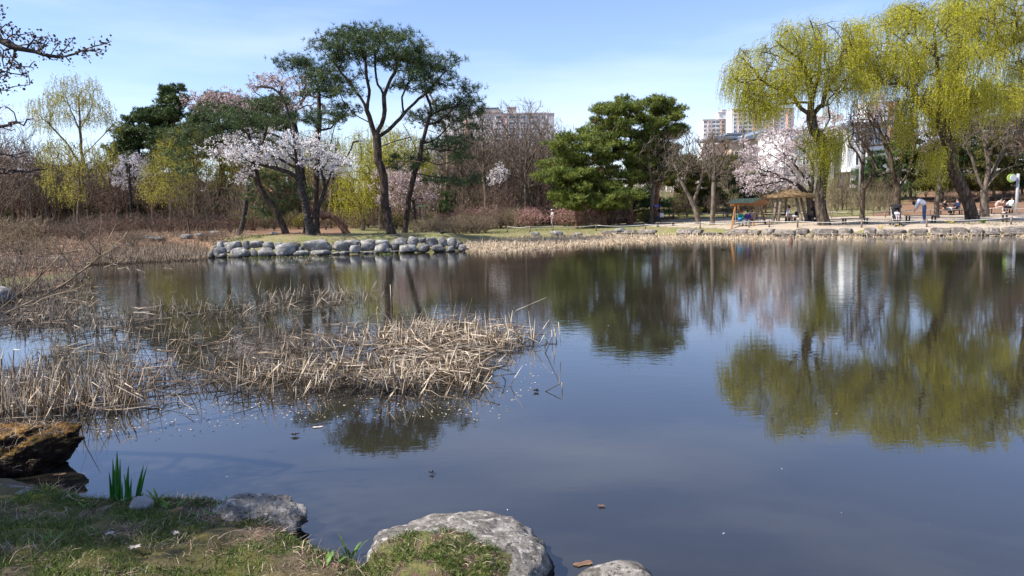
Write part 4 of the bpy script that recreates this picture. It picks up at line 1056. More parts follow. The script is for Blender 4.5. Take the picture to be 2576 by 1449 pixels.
# evergreen screen behind the plaza
for k, (bx, D, poly, n, pads, lab, mt) in enumerate([
    (1720, 64, [(1690,520),(1680,440),(1720,390),(1770,400),(1780,470),(1770,545),(1700,548)], 900, 46, 'yellowish evergreen behind the leaning bare tree', 'needles_yew'),
    (1800, 66, [(1760,545),(1760,450),(1790,400),(1840,395),(1850,450),(1865,545)], 900, 46, 'yellowish dark evergreen behind the straight bare tree', 'needles_yew'),
    (1890, 68, [(1840,480),(1850,430),(1900,440),(1960,460),(1990,500),(1940,530),(1850,545)], 900, 46, 'dark evergreen behind the thatched pavilion and swing', 'needles_dark'),
    (1560, 60, [(1500,520),(1530,480),(1600,470),(1650,490),(1690,500),(1690,556),(1520,558)], 900, 50, 'low dark evergreen growth beneath the pine clump', 'needles_dark')]):
    pine_mass('evergreen_tree', (bx, 560), D, [([(bx, 520), (bx, 470), (bx, 430 if k < 3 else 520)], .08)], poly, n, lab, 80 + k, mt, depthR=2.2, pads=pads, bark='bark_brown', L=.26, w=.05, padr=.7, flat=.25, tuft=5, r=.12, cat='evergreen tree', nm='foliage')

# cherry by the pavilion
blossom_tree('cherry_tree', 2036, 51, [([(2040, 520), (2030, 490), (2005, 465), (1970, 450), (1920, 440)], .12), ([(2035, 500), (2045, 450), (2040, 400), (2010, 370)], .07), ([(2010, 468), (1985, 420), (1940, 390)], .06), ([(1975, 452), (1900, 470), (1870, 480)], .04), ([(2038, 470), (1995, 410), (1960, 380)], .05)],
    [(1875,390,30,12),(1905,375,34,14),(1880,420,34,14),(1915,410,40,16),(1950,400,40,16),(1985,395,40,16),(1870,455,26,12),(1900,450,40,14),(1935,440,42,16),(1970,430,42,16),(2005,420,36,16),(1890,478,28,9),(1930,470,40,13),(1965,468,42,13),(2000,455,36,14),(2035,430,30,18),(1860,435,22,10),(2050,395,26,16),
     (1950,345,34,14),(1990,330,40,16),(2020,350,40,18),(2050,310,36,20),(1935,320,28,12),(2000,370,40,14),(2060,350,30,18),(1960,365,34,12),(2100,330,34,20),(2085,290,30,16),(1880,350,20,8),(2120,300,26,14),(1920,350,26,12)],
    'large full pale pink cherry spreading behind the thatched pavilion', 91, conv=None, r=.24, dens=2.3, size=.085, per=5, depthR=2.4, mat_='blossom_mid')

# ================================================================== the great willows
def willow(base_px, D, limbs, poly, n, label, seed, extra=(), r=.30, per=6, L=(.3, 1.7), k=15, depthR=3.5, leaf=(.085, .034), clumps=60, clr=.7, conv=c4, thin=.5):
    rng = np.random.default_rng(seed)
    bx = conv(*base_px)[0]
    T = Tree(gpt(bx, D), rng, r, r_tip=.008, step=.32, bf=.28, wiggle=.10, up=.18)
    for q, (pts, rad) in enumerate(limbs):
        T.limb(limb3(pts, D, conv, 0 if q == 0 else rng.uniform(-1, 1) * depthR * .75), r=rad)
    ctr = poly_fill(poly, clumps, D, depthR, rng, conv)
    u = norm(rng.normal(size=(clumps, n // clumps, 3))) * rng.random((clumps, n // clumps, 1)) ** .4
    att = (ctr[:, None] + u * clr * rng.uniform(.6, 1.25, (clumps, 1, 1)) * np.array([1, 1, .55])).reshape(-1, 3)
    loose = poly_fill(poly, int(n * thin), D, depthR, rng, conv)
    A = np.concatenate([ctr, att[::3], loose]); T.grow(A, 1.5)
    st = np.concatenate([np.repeat(att, per, 0), np.repeat(loose, 3, 0)]); st = st + rng.normal(size=st.shape) * .2
    base_c = T.pos[0]
    outd = norm((st - base_c) * np.array([1, 1, 0]))
    ls = [strands(st, rng, L, outd, k, leaf, .3)]
    for (px_, Lr, nn) in extra:
        q = poly_fill(px_, nn, D - .4, depthR * .45, rng, conv); T.grow(q[::6], 1.0)
        ls.append(strands(np.repeat(q, 4, 0) + rng.normal(size=(nn * 4, 3)) * .14, rng, Lr, None, k, leaf, .2))
    mb1, mb2 = MB(), MB()
    for (a, b), (c, d) in ls: mb1.add(a, b); mb2.add(c, d)
    return make_tree('willow_tree', T, M['bark_willow'], [('foliage', np.concatenate(mb1.V), np.concatenate(mb1.F4), M['willow']), ('hanging_shoots', np.concatenate(mb2.V), np.concatenate(mb2.F4), M['willow_stem'])], label, 'willow tree')
willow((722, 1262), 42.5, [
    ([(715, 1240), (695, 1180), (700, 1100), (712, 1000), (722, 900), (705, 800), (660, 740), (640, 665)], .22),
    ([(645, 680), (640, 620), (650, 560), (650, 500), (620, 420), (600, 370), (560, 320), (500, 280), (440, 230)], .10),
    ([(645, 680), (590, 620), (520, 535), (440, 500), (380, 470), (340, 452), (270, 472), (200, 450)], .09),
    ([(640, 665), (690, 610), (730, 600), (745, 560), (830, 512), (900, 490)], .08),
    ([(650, 560), (682, 450), (692, 330), (660, 200), (640, 120)], .07),
    ([(740, 600), (735, 500), (800, 400), (830, 250), (845, 130)], .06),
    ([(745, 700), (740, 620), (735, 570)], .06), ([(620, 600), (500, 590), (400, 620), (330, 650)], .04), ([(380, 470), (300, 380), (230, 310)], .04),
    ([(715, 1000), (770, 900), (840, 800), (900, 750)], .06), ([(590, 400), (480, 330), (380, 300), (260, 290)], .04)],
    [(150,470),(165,400),(200,340),(260,275),(350,290),(430,230),(520,160),(600,130),(640,85),(720,110),(780,170),(850,90),(900,170),(900,300),(910,450),(880,560),(800,560),(700,500),(600,540),(480,560),(350,600),(290,560),(300,450),(240,430),(190,470)],
    620, 'broad weeping willow with thick leaning trunk beside the thatched pavilion', 101,
    extra=[([(270, 600), (330, 540), (430, 560), (460, 640), (330, 680)], (.3, 1.3), 60), ([(570, 790), (600, 730), (680, 720), (760, 715), (825, 740), (830, 830), (790, 860), (640, 850)], (.4, 1.9), 110), ([(760, 720), (800, 700), (830, 760), (790, 780)], (1.0, 2.6), 12), ([(640, 850), (700, 840), (760, 870), (740, 930)], (.6, 2.4), 22)], clumps=54)
willow((1565, 1248), 44, [
    ([(1560, 1225), (1540, 1150), (1490, 1050), (1450, 960), (1435, 880), (1420, 800), (1395, 710)], .24),
    ([(1395, 710), (1350, 680), (1320, 650), (1318, 600)], .12),
    ([(1395, 720), (1382, 620), (1372, 500), (1360, 380), (1350, 250), (1330, 110)], .10),
    ([(1380, 640), (1310, 620), (1250, 570), (1210, 505), (1150, 470), (1100, 430), (1060, 350)], .10),
    ([(1240, 560), (1220, 450), (1230, 350), (1180, 250), (1150, 150)], .07),
    ([(1400, 710), (1500, 665), (1600, 640), (1700, 600), (1850, 520)], .09), ([(1500, 665), (1560, 580), (1640, 500), (1700, 420)], .05),
    ([(1372, 500), (1450, 380), (1500, 250), (1520, 130)], .06), ([(1150, 470), (1050, 480), (960, 440)], .04), ([(1435, 880), (1400, 840), (1330, 800), (1290, 740)], .05)],
    [(900,150),(960,120),(1050,90),(1150,20),(1250,0),(1350,-10),(1430,40),(1500,60),(1560,150),(1600,300),(1700,420),(1780,480),(1850,520),(1750,600),(1600,600),(1500,680),(1350,640),(1250,600),(1150,520),(1050,500),(950,420),(900,300)],
    1000, 'biggest weeping willow with a heavily leaning trunk behind the rope fence', 102,
    extra=[([(1080, 600), (1150, 560), (1230, 600), (1240, 680), (1150, 700)], (.9, 2.8), 60), ([(1300, 830), (1340, 800), (1420, 830), (1410, 900), (1280, 900)], (.5, 2.2), 40), ([(1560, 480), (1700, 430), (1720, 520), (1600, 560)], (.6, 2.2), 45), ([(1240, 880), (1290, 860), (1400, 900), (1360, 950)], (.5, 2.2), 26), ([(1440, 560), (1520, 540), (1540, 600), (1460, 620)], (.8, 2.6), 36)], clumps=84, r=.32, depthR=4.0)
willow((1990, 1240), 50, [
    ([(1985, 1150), (1970, 900), (1950, 600), (1930, 300), (1880, 190)], .22),
    ([(1900, 190), (1820, 230), (1740, 280), (1660, 310), (1625, 330), (1600, 380)], .11), ([(1640, 320), (1630, 250), (1560, 170), (1510, 130)], .05), ([(1780, 250), (1820, 150), (1800, 50)], .06), ([(1740, 280), (1700, 180), (1690, 60)], .05), ([(1630, 320), (1580, 280), (1500, 260)], .04),
    ([(1950, 560), (1860, 500), (1780, 480)], .05)],
    [(1450,-60),(1550,-30),(1650,-80),(1800,-60),(2000,-80),(2120,50),(2120,400),(2000,480),(1880,430),(1780,420),(1700,300),(1620,300),(1520,200),(1440,100)],
    700, 'willow crown whose dark limbs reach in high from beyond the lamp post', 103, extra=[([(1740, 350), (1860, 330), (1900, 420), (1780, 440)], (1.2, 3.0), 70)], clumps=64, r=.34, depthR=3.2)

# bare multi-stemmed trees on the plaza among the willows (seen between their shoots)
def c4l(*a): return [c4(*p) for p in a]
bare('bare_tree', (1130, 1182), 50, [([(1133, 1130), (1140, 1085)], .15), ([(1140, 1085), (1085, 1030), (1020, 970), (985, 900), (930, 830), (880, 790)], .07), ([(1140, 1085), (1110, 1000), (1095, 900), (1060, 800), (1010, 700), (960, 620)], .07),
      ([(1145, 1080), (1150, 950), (1165, 850), (1160, 750), (1180, 650)], .07), ([(1148, 1070), (1190, 1000), (1220, 900), (1240, 800)], .05)],
     [(880, 760), (920, 620), (980, 560), (1060, 540), (1160, 540), (1240, 620), (1260, 760), (1220, 860), (1120, 800), (980, 860)], 330, 'wide many stemmed bare tree behind the stroller', 111, conv=c4, r=.24, depthR=2.2, bark='bark_willow', twL=.5)
bare('bare_tree', (935, 1228), 53, [([(936, 1150), (938, 1085)], .10), ([(938, 1085), (985, 1010), (1000, 920), (960, 840), (900, 760)], .05), ([(938, 1085), (935, 980), (950, 850), (945, 760)], .05), ([(940, 1080), (1010, 1045), (1080, 1040)], .03)],
     [(830, 800), (850, 640), (900, 560), (980, 560), (1020, 680), (1010, 800), (940, 860), (870, 880)], 240, 'bare tree with dark straight trunk between pavilion willow and stroller', 112, conv=c4, r=.17, depthR=2.0, bark='bark_willow', twL=.5)
bare('bare_tree', (1355, 1228), 52, [([(1362, 1150), (1372, 1055)], .13), ([(1372, 1055), (1335, 1000), (1310, 960)], .07), ([(1372, 1055), (1420, 1000), (1425, 960), (1400, 900)], .06), ([(1375, 1050), (1385, 960), (1360, 860), (1340, 780)], .06)],
     [(1260, 960), (1280, 850), (1340, 760), (1420, 800), (1450, 920), (1420, 980), (1300, 990)], 140, 'pale forked tree trunk right beside the couple in black'.replace('right ', ''), 113, conv=c4, r=.17, depthR=1.5)
bare('bare_tree', (1630, 1222), 52, [([(1630, 1150), (1628, 1095)], .17), ([(1622, 1100), (1590, 1000), (1560, 900), (1520, 800), (1500, 720)], .08), ([(1630, 1090), (1655, 950), (1640, 850), (1600, 740), (1570, 640)], .08), ([(1635, 1095), (1690, 960), (1740, 850), (1780, 720), (1800, 620)], .08), ([(1640, 1090), (1680, 1020), (1760, 960), (1840, 940)], .05), ([(1620, 1100), (1560, 1000), (1500, 960)], .04)],
     [(1450, 760), (1500, 640), (1600, 580), (1720, 560), (1840, 600), (1870, 760), (1850, 900), (1740, 860), (1600, 780), (1500, 860)], 330, 'vase shaped bare tree with several pale stems near the lamp post', 114, conv=c4, r=.26, depthR=2.2)
bare('bare_tree', (1960, 1200), 56, [([(1950, 1100), (1920, 950), (1880, 800)], .1), ([(1920, 950), (1840, 800), (1790, 640)], .06)],
     [(1740, 700), (1760, 540), (1860, 500), (1960, 600), (2000, 800), (1900, 900), (1800, 860)], 240, 'reddish bare tree behind the lamp post at the picture edge', 115, conv=c4, r=.2, depthR=2.2, bark='bark_red_twig')
# conifers of the slope
CONP = []
for k, (x, D, yt, wd, mt, lab) in enumerate([
    (2290, 72, 310, 66, 'needles_dark', 'dark fir on the slope behind the stroller'), (2205, 74, 380, 45, 'needles_dark', 'small dark fir before the white building'), (2370, 70, 285, 70, 'needles_yew', 'yellowish fir behind the couple in black'),
    (2440, 74, 250, 72, 'needles_dark', 'dark fir behind the leaning willow trunk'), (2500, 69, 300, 66, 'needles_yew', 'yellowish fir between the vase shaped tree and lamp post'),
    (2560, 73, 215, 80, 'needles_dark', 'tall dark fir behind the lamp post'), (2625, 70, 290, 60, 'needles_dark', 'dark fir at the very edge beyond the lamp post'), (2410, 82, 195, 80, 'needles_dark', 'tallest dark fir far up the slope'), (2530, 84, 175, 80, 'needles', 'tall green fir far up the slope beneath the high willow limbs')]):
    yb = 500
    pine_mass('fir_tree', (x, 540), D, [([(x, 520), (x - 2, 430), (x - 4, yt + 10)], .10)], [(x - wd * .9, yb - 20), (x - wd * .8, 430), (x - wd * .5, yt + 50), (x, yt), (x + wd * .5, yt + 50), (x + wd * .8, 430), (x + wd * .9, yb - 20)],
              900, lab, 120 + k, mt, depthR=2.2, pads=48, bark='bark_brown', L=.28, w=.055, padr=.95, flat=.2, tuft=4, r=.14, cat='fir tree', group=None)

# ================================================================== the thicket: prototypes copied as individual trees
def proto_bare(seed, H, W, n, bark, leaf=None, twk=2, r=.1):
    rng = np.random.default_rng(seed)
    T = Tree(np.zeros(3), rng, r, r_tip=.010, step=.5, bf=.5, wiggle=.05, up=.5)
    T.limb([(0, 0, .3), (.1, 0, H * .25), (rng.uniform(-.3, .3), rng.uniform(-.3, .3), H * .5)], r * .7)
    for _ in range(3):
        a = rng.uniform(0, 6.28); T.limb([(0, 0, H * rng.uniform(.15, .3)), (math.cos(a) * W * .25, math.sin(a) * W * .25, H * .5), (math.cos(a) * W * .35, math.sin(a) * W * .35, H * .75)], r * .45)
    u = norm(rng.normal(size=(n, 3))) * rng.random((n, 1)) ** .4
    att = np.array([0, 0, H * .62]) + u * np.array([W / 2, W / 2, H * .38])
    T.grow(att, .8); T.twigs(twk, .6, .6, .5)
    me = T.mesh('trunk', M[bark], (6, 5, 3, 3)); lf = None
    if leaf:
        op, od = T.outer(2, 1.0); c = np.repeat(op, 2, 0) + rng.normal(size=(len(op) * 2, 3)) * .15
        Vl, Fl = leafquads(c, norm(rng.normal(size=c.shape)), rng, .10, .06); lf = mesh_from('foliage', Vl, Fl, M[leaf])
    return me, lf
PROT = [proto_bare(201, 8, 4.2, 150, 'bark_brown'), proto_bare(202, 7, 3.6, 130, 'bark_brown'), proto_bare(203, 9, 4.6, 160, 'bark_grey'), proto_bare(204, 6.5, 4.2, 150, 'bark_red_twig', 'bud_brown'),
        proto_bare(205, 7, 4.2, 140, 'bark_brown', 'bush_green'), proto_bare(206, 7.5, 4, 140, 'bark_pale_twig', 'willow_olive')]
trng = np.random.default_rng(77)
LANDMARKS = [(-400, 40, 'at the far edge by the drooping cherry'), (40, 150, 'before the airy yellow tree'), (150, 250, 'behind the airy yellow tree'), (250, 330, 'behind the small white cherry'), (330, 400, 'beside the olive sapling'), (400, 480, 'behind the dense olive tree'), (480, 560, 'below the highest dark pine'), (560, 640, 'behind the slanting pine'), (640, 720, 'left of the island cherry trunk'.replace('left of', 'before')), (720, 800, 'behind the island cherry trunks'), (800, 880, 'behind the fallen pine'), (880, 960, 'behind the glowing willow'), (960, 1040, 'behind the tallest pine'), (1040, 1110, 'behind the leaning dark pine'), (1110, 1170, 'beyond the stony island tip'), (1170, 1240, 'behind the narrow bare tree'), (1240, 1300, 'behind the small white flowering tree'), (1300, 1370, 'behind the tallest bare tree'), (1370, 1450, 'against the green pine clump'), (1450, 1560, 'under the pine clump'), (1560, 1680, 'behind the umbrella walker'), (1680, 1760, 'behind the bent plaza tree'), (1760, 1830, 'behind the slender plaza tree'), (1830, 1920, 'behind the swing'), (1920, 2030, 'behind the thatched pavilion'), (2030, 2110, 'behind the pavilion willow'), (2110, 2190, 'behind the empty bench'), (2190, 2270, 'behind the stroller'), (2270, 2350, 'behind the bending person'), (2350, 2430, 'behind the couple in black'), (2430, 2510, 'behind the leaning willow trunk'), (2510, 3000, 'behind the lamp post')]
def where_label(what, x, D, H):
    z = [t for a, b, t in LANDMARKS if a <= x < b]
    size = 'low ' if H < 2.2 else ('short ' if H < 5 else ('mid height ' if H < 7.5 else 'tall '))
    dep = ', far back' if D > 78 else (', close to the bank' if D < 50 else '')
    return size + what + ' ' + (z[0] if z else 'outside the view') + dep
TH_LAB = ['fine twigged bare tree in the thicket behind the pond', 'bare grey tree in the thicket behind the pond', 'reddish budding tree in the thicket behind the pond', 'dull green leafing tree in the thicket behind the pond', 'pale yellowish leafing tree in the thicket behind the pond']
def th(x, D, H, k):
    p = gpt(x, D); me, lf = PROT[k]
    li = [0, 0, 1, 2, 3, 4][k]
    lab_ = where_label(TH_LAB[li].split(' in the thicket')[0], x, D, H)
    o = empty('thicket_tree', tuple(p), lab_, 'tree', ['bare brown thicket trees', 'bare brown thicket trees', 'bare grey thicket trees', 'reddish thicket trees', 'green thicket trees', 'yellowish thicket trees'][k], trng.uniform(0, 6.28))
    h0 = [8, 7, 9, 6.5, 7, 7.5][k]; s = H / h0; o.scale = (s * trng.uniform(.85, 1.15), s * trng.uniform(.85, 1.15), s)
    link('trunk', me, o)
    if lf: link('foliage', lf, o)
# x range, distance range, treetop height in the picture, number, kinds
for x0, x1, D0, D1, y0, y1, n, kinds in [
    (-120, 60, 45, 70, 330, 400, 10, (0, 3, 4, 0)), (40, 330, 66, 95, 370, 440, 22, (0, 1, 3, 2, 4)), (-150, 120, 62, 90, 300, 370, 10, (0, 5, 2)), (330, 700, 64, 95, 390, 450, 24, (0, 1, 3, 2, 0)),
    (420, 640, 52, 60, 420, 470, 5, (0, 1)), (620, 880, 64, 90, 350, 420, 16, (0, 5, 1)), (1030, 1200, 64, 90, 310, 400, 16, (0, 3, 0, 1)), (1160, 1420, 66, 90, 310, 400, 20, (0, 3, 0, 3, 2)), (1140, 1410, 66, 76, 262, 320, 12, (0, 1, 2, 0)), (20, 330, 70, 95, 340, 390, 12, (0, 5, 1, 4)), (1150, 1420, 58, 64, 430, 470, 9, (3, 0, 1)),
    (1380, 1480, 64, 80, 370, 430, 6, (0, 3)), (1650, 1880, 68, 95, 350, 410, 14, (0, 2, 1)), (1850, 2100, 66, 80, 440, 480, 9, (0, 4, 1)), (2080, 2240, 60, 75, 430, 480, 9, (4, 0, 5)), (2230, 2640, 80, 105, 250, 340, 14, (0, 3, 0)), (2560, 2750, 55, 75, 250, 350, 6, (0, 3))]:
    for k in range(n):
        x = x0 + (x1 - x0) * (k + trng.uniform(.1, .9)) / n; D = trng.uniform(D0, D1); y = trng.uniform(y0, y1)
        top = P(x, y, D)[2]; g = gz1(P(x, 560, D)[0], D)
        th(x, D, max(2.5, top - g), kinds[trng.integers(len(kinds))])

# dark evergreens far behind, closing the view between the trunks
_rng = np.random.default_rng(400)
_ET = Tree(np.zeros(3), _rng, .14, r_tip=.012, step=.6, bf=.3, up=.1); _ET.limb([(0, 0, .3), (0, 0, 3), (0, 0, 6.5)], .1)
_c = np.stack([_rng.normal(size=90) * 1.1, _rng.normal(size=90) * 1.1, _rng.uniform(.8, 7.0, 90)], 1); _c[:, :2] *= (1.25 - _c[:, 2:] / 8)
_u = norm(_rng.normal(size=(90, 16, 3))) * _rng.random((90, 16, 1)) ** .4 * np.array([.8, .8, .3]); _a = (_c[:, None] + _u).reshape(-1, 3); _ET.grow(_c, .5)
_n = np.repeat(_a, 4, 0) + _rng.normal(size=(len(_a) * 4, 3)) * .14
_Vn, _Fn = needles(_n, _rng, 7, .3, .08, up=.7)
EVM = (_ET.mesh('trunk', M['bark_brown'], (6, 4, 3, 3)), [mesh_from('foliage', _Vn, _Fn, M[k]) for k in ('needles_dark', 'needles_yew', 'bush_green')])
ELAB = ['dark distant evergreen filling the gap between far trees', 'yellowish distant evergreen between far trees', 'dull olive distant tree between the far trees']
for x0, x1, n, y0, y1, D0, D1 in ((-150, 300, 9, 400, 450, 84, 110), (300, 900, 14, 400, 460, 84, 108), (900, 1420, 9, 430, 480, 80, 100), (1640, 1860, 4, 420, 460, 84, 96), (1100, 1500, 6, 470, 500, 64, 72)):
    for k in range(n):
        x = x0 + (x1 - x0) * (k + _rng.uniform(.1, .9)) / n; D = _rng.uniform(D0, D1); p = gpt(x, D); H = P(x, _rng.uniform(y0, y1), D)[2] - p[2]; q = int(_rng.choice([0, 1, 2, 2]))
        o = empty('distant_evergreen', tuple(p), where_label(['dark evergreen', 'yellowish evergreen', 'dull olive tree'][q], x, D, H), 'tree', ['dark distant evergreens', 'yellowish distant evergreens', 'olive distant trees'][q], _rng.uniform(0, 6.28)); s_ = max(H, 2.5) / 7.2; o.scale = (s_ * 1.25, s_ * 1.25, s_)
        link('trunk', EVM[0], o); link('foliage', EVM[1][q], o)

# ================================================================== shrubs and undergrowth
def proto_shrub(seed, n, bark, leaf=None, H=1.6, W=1.8, lf=(.05, .03), per=2, stems=7, up=.5, lname='foliage'):
    rng = np.random.default_rng(seed)
    T = Tree(np.zeros(3), rng, .05, r_tip=.006, step=.22, bf=.6, wiggle=.05, up=up)
    for _ in range(stems):
        a = rng.uniform(0, 6.28); r_ = rng.uniform(.1, .5) * W / 2
        T.limb([(0, 0, .02), (math.cos(a) * r_ * .5, math.sin(a) * r_ * .5, H * .3), (math.cos(a) * r_, math.sin(a) * r_, H * .55)], .014)
    u = norm(rng.normal(size=(n, 3))) * rng.random((n, 1)) ** .4
    T.grow(np.array([0, 0, H * .55]) + u * np.array([W / 2, W / 2, H * .45])); T.twigs(1, .3, .6, .4)
    me = T.mesh('stems', M[bark], (5, 4, 3, 3)); l2 = None
    if leaf:
        op, od = T.outer(3, .3); c = np.repeat(op, per, 0) + rng.normal(size=(len(op) * per, 3)) * .06
        Vl, Fl = leafquads(c, norm(rng.normal(size=c.shape)), rng, *lf); l2 = mesh_from(lname, Vl, Fl, M[leaf])
    return me, l2
SHR = {'brown': proto_shrub(301, 130, 'bark_brown', 'bud_brown', lf=(.04, .025)), 'brown2': proto_shrub(302, 110, 'bark_brown'), 'pink': proto_shrub(303, 130, 'bark_pale_twig', 'bud_red', lf=(.09, .05), per=3),
       'pale': proto_shrub(304, 150, 'bark_pale_twig', 'bush_green', lf=(.05, .03), per=1), 'red': proto_shrub(305, 120, 'bark_red_twig', 'bud_brown', H=2.0), 'green': proto_shrub(306, 200, 'bark_brown', 'willow_olive', lf=(.07, .045), per=3),
       'sapling': proto_shrub(307, 70, 'bark_pale_twig', 'bush_green', H=2.4, W=1.1, lf=(.07, .04), per=2, stems=4, up=.9)}
srng = np.random.default_rng(99)
SLAB = {'brown': 'leafless brown shrub with fine buds on the far bank', 'brown2': 'bare brown twiggy shrub on the far bank', 'pink': 'shrub dotted with rose pink buds behind the rope fence', 'pale': 'pale dry shrub on the bank beyond the island',
        'red': 'reddish stemmed bare shrub among the far bank trees', 'green': 'shrub with fresh yellow green leaves on the far bank', 'sapling': 'slender multi stemmed green brown sapling behind the plaza'}
def shrub(x, D, H, kind, W=None, label=None, cat='shrub'):
    p = gpt(x, D); me, lf = SHR[kind]
    o = empty('shrub', tuple(p), label or where_label({'brown': 'budding brown shrub', 'brown2': 'bare twiggy shrub', 'pink': 'pink budded shrub', 'pale': 'pale dry shrub', 'red': 'reddish stemmed shrub', 'green': 'green leafed shrub', 'sapling': 'slender sapling'}[kind], x, D, H), cat, {'brown': 'leafless brown shrubs', 'brown2': 'bare twiggy shrubs', 'pink': 'pink budded shrubs', 'pale': 'pale dry shrubs', 'red': 'reddish shrubs', 'green': 'green leafed shrubs', 'sapling': 'saplings behind the plaza'}[kind], srng.uniform(0, 6.28))
    h0 = {'red': 2.0, 'sapling': 2.4}.get(kind, 1.6); s = H / h0
    w = s if W is None else W / 1.8
    o.scale = (w * srng.uniform(.85, 1.15), w * srng.uniform(.85, 1.15), s)
    link('stems', me, o)
    if lf: link('foliage', lf, o)
for x0, x1, D0, D1, h0, h1, n, kinds, W in [
    (1270, 1550, 55, 62, 1.3, 1.9, 26, ('pink', 'pink', 'pink', 'pale'), 2.4), (1050, 1230, 44, 50, .7, 1.25, 18, ('pale', 'pale', 'brown'), 2.0), (1130, 1290, 54, 60, 1.2, 2.0, 14, ('red', 'pink', 'brown'), 2.2),
    (-60, 250, 38, 58, .8, 1.7, 26, ('brown', 'brown2', 'red', 'pale'), 2.0), (240, 620, 50, 64, .9, 1.8, 26, ('red', 'brown', 'brown2', 'red'), 2.0), (300, 560, 38, 44, .45, .9, 12, ('brown', 'brown2'), 1.4),
    (600, 1060, 56, 66, 1.0, 2.0, 26, ('brown', 'red', 'brown2', 'green'), 2.2), (1900, 2260, 58, 64, 1.6, 2.6, 30, ('sapling', 'sapling', 'brown2', 'sapling'), 1.4), (1660, 1900, 60, 66, 1.2, 2.2, 14, ('brown2', 'sapling', 'brown'), 1.8),
    (1500, 1660, 54, 58, .6, 1.0, 9, ('green', 'brown'), 1.8), (2230, 2700, 66, 76, 1.0, 1.8, 16, ('brown2', 'brown'), 1.8), (-200, 120, 24, 36, .6, 1.3, 10, ('brown', 'pale', 'brown2'), 1.4), (1240, 1300, 52, 54, 1.2, 1.6, 3, ('sapling',), 1.2)]:
    for k in range(n):
        x = x0 + (x1 - x0) * (k + srng.uniform(0, 1)) / n; D = srng.uniform(D0, D1)
        if 1355 < x < 1415 and D < 63: D = srng.uniform(62.5, 65)
        if pond_dist(np.array([P(x, 560, D)[0]]), np.array([D]))[0] < .4: continue
        shrub(x, D, srng.uniform(h0, h1), kinds[srng.integers(len(kinds))], W)

def stems_field(name, poly, n, h, m, rng, D=None, water=False, r=.006, lean=.25, bent=.3, flat=0.0, label=None, drange=None, segs=3, flatz=(.01, .12), flatlen=(.3, .8), clump=0, clumpr=.3):
    """Many dry stalks: standing, leaning, snapped over, some lying flat."""
    if drange is None:
        poly = np.array(poly, float); lo, hi = poly.min(0), poly.max(0); q = np.zeros((0, 2)); nn = n if not clump else clump
        while len(q) < nn:
            a = rng.uniform(lo, hi, (nn * 2, 2)); q = np.concatenate([q, a[in_poly(a[:, 0], a[:, 1], poly)]])
        q = q[:nn]
        d = np.stack([(q[:, 0] - CX) / FV, -(q[:, 1] - CY) / FV, -np.ones(nn)], 1) @ M3.T
        zz = np.zeros(nn) if water else np.full(nn, .3)
        for _ in range(6):
            t = (zz - CAMZ) / d[:, 2]; X, Y = d[:, 0] * t, d[:, 1] * t
            if water: break
            zz = np.maximum(gz(X, Y), 0)
        if clump:
            k = rng.integers(0, nn, n); X = X[k] + rng.normal(size=n) * clumpr; Y = Y[k] + rng.normal(size=n) * clumpr
            zz = np.zeros(n) if water else np.maximum(gz(X, Y), 0)
    else:
        x = rng.uniform(poly[0], poly[1], n); Y = rng.uniform(drange[0], drange[1], n); X = PV(x, np.full(n, 560.), Y)[:, 0]; zz = gz(X, Y)
        k = zz > .02; X, Y, zz = X[k], Y[k], zz[k]; n = len(X)
    base = np.stack([X, Y, zz - .03], 1)
    H = rng.uniform(h[0], h[1], n) * (.6 + .4 * rng.random(n))
    d1 = norm(np.concatenate([rng.normal(size=(n, 2)) * lean, np.ones((n, 1))], 1))
    isb = rng.random(n) < bent; tb = rng.uniform(.35, .8, n)
    az = rng.uniform(0, 6.28, n); el = rng.uniform(-.9, .1, n)
    d2 = np.where(isb[:, None], np.stack([np.cos(az) * np.cos(el), np.sin(az) * np.cos(el), np.sin(el)], 1), norm(d1 + rng.normal(size=(n, 3)) * .12))
    isf = rng.random(n) < flat
    fz = rng.uniform(flatz[0], flatz[1], n); fe = rng.normal(size=n) * .10
    fd = np.stack([np.cos(az), np.sin(az), fe], 1); fl = rng.uniform(flatlen[0], flatlen[1], n)
    base = np.where(isf[:, None], np.stack([X, Y, zz + fz], 1) - fd * fl[:, None] / 2, base)
    H = np.where(isf, fl, H); d1 = np.where(isf[:, None], norm(fd), d1); d2 = np.where(isf[:, None], norm(fd + rng.normal(size=(n, 3)) * .15), d2)
    mid = base + d1 * (H * tb)[:, None]; tip = mid + d2 * (H * (1 - tb) * 1.1)[:, None]
    tip[:, 2] = np.maximum(tip[:, 2], zz + .004)
    m0 = (base + mid) / 2 + rng.normal(size=(n, 3)) * (.015 * H[:, None])
    rr_ = r * rng.uniform(.5, 1.0, n) * np.where(rng.random(n) < .25, 1.7, 1)
    def nd(a, b): return norm(b - a)
    A, B, Cc = nd(base, m0), nd(m0, mid), nd(mid, tip)
    out = MB()
    for a, b, ra, rb, da, db in ((base, m0, rr_, rr_, A, B), (m0, mid, rr_, rr_ * .85, B, B), (mid, tip, rr_ * .8, rr_ * .25, Cc, Cc)):
        v, f = tube_edges(a, b, ra, rb, da, db, 3); out.add(v, f)
    o = out.build(name, m, None); tag(o, label, None, None, 'stuff'); return o
ur = np.random.default_rng(5)
stems_field('undergrowth', (-250, 900), 5200, (.8, 2.6), M['bark_brown'], ur, r=.013, lean=.28, bent=.15, drange=(60, 84), label='tangle of bare brown stems under the far trees')
stems_field('undergrowth', (880, 1480), 3200, (.8, 2.8), M['bark_red_twig'], ur, r=.013, lean=.25, bent=.15, drange=(61, 84), label='reddish tangle of bare stems behind the middle shrubs')
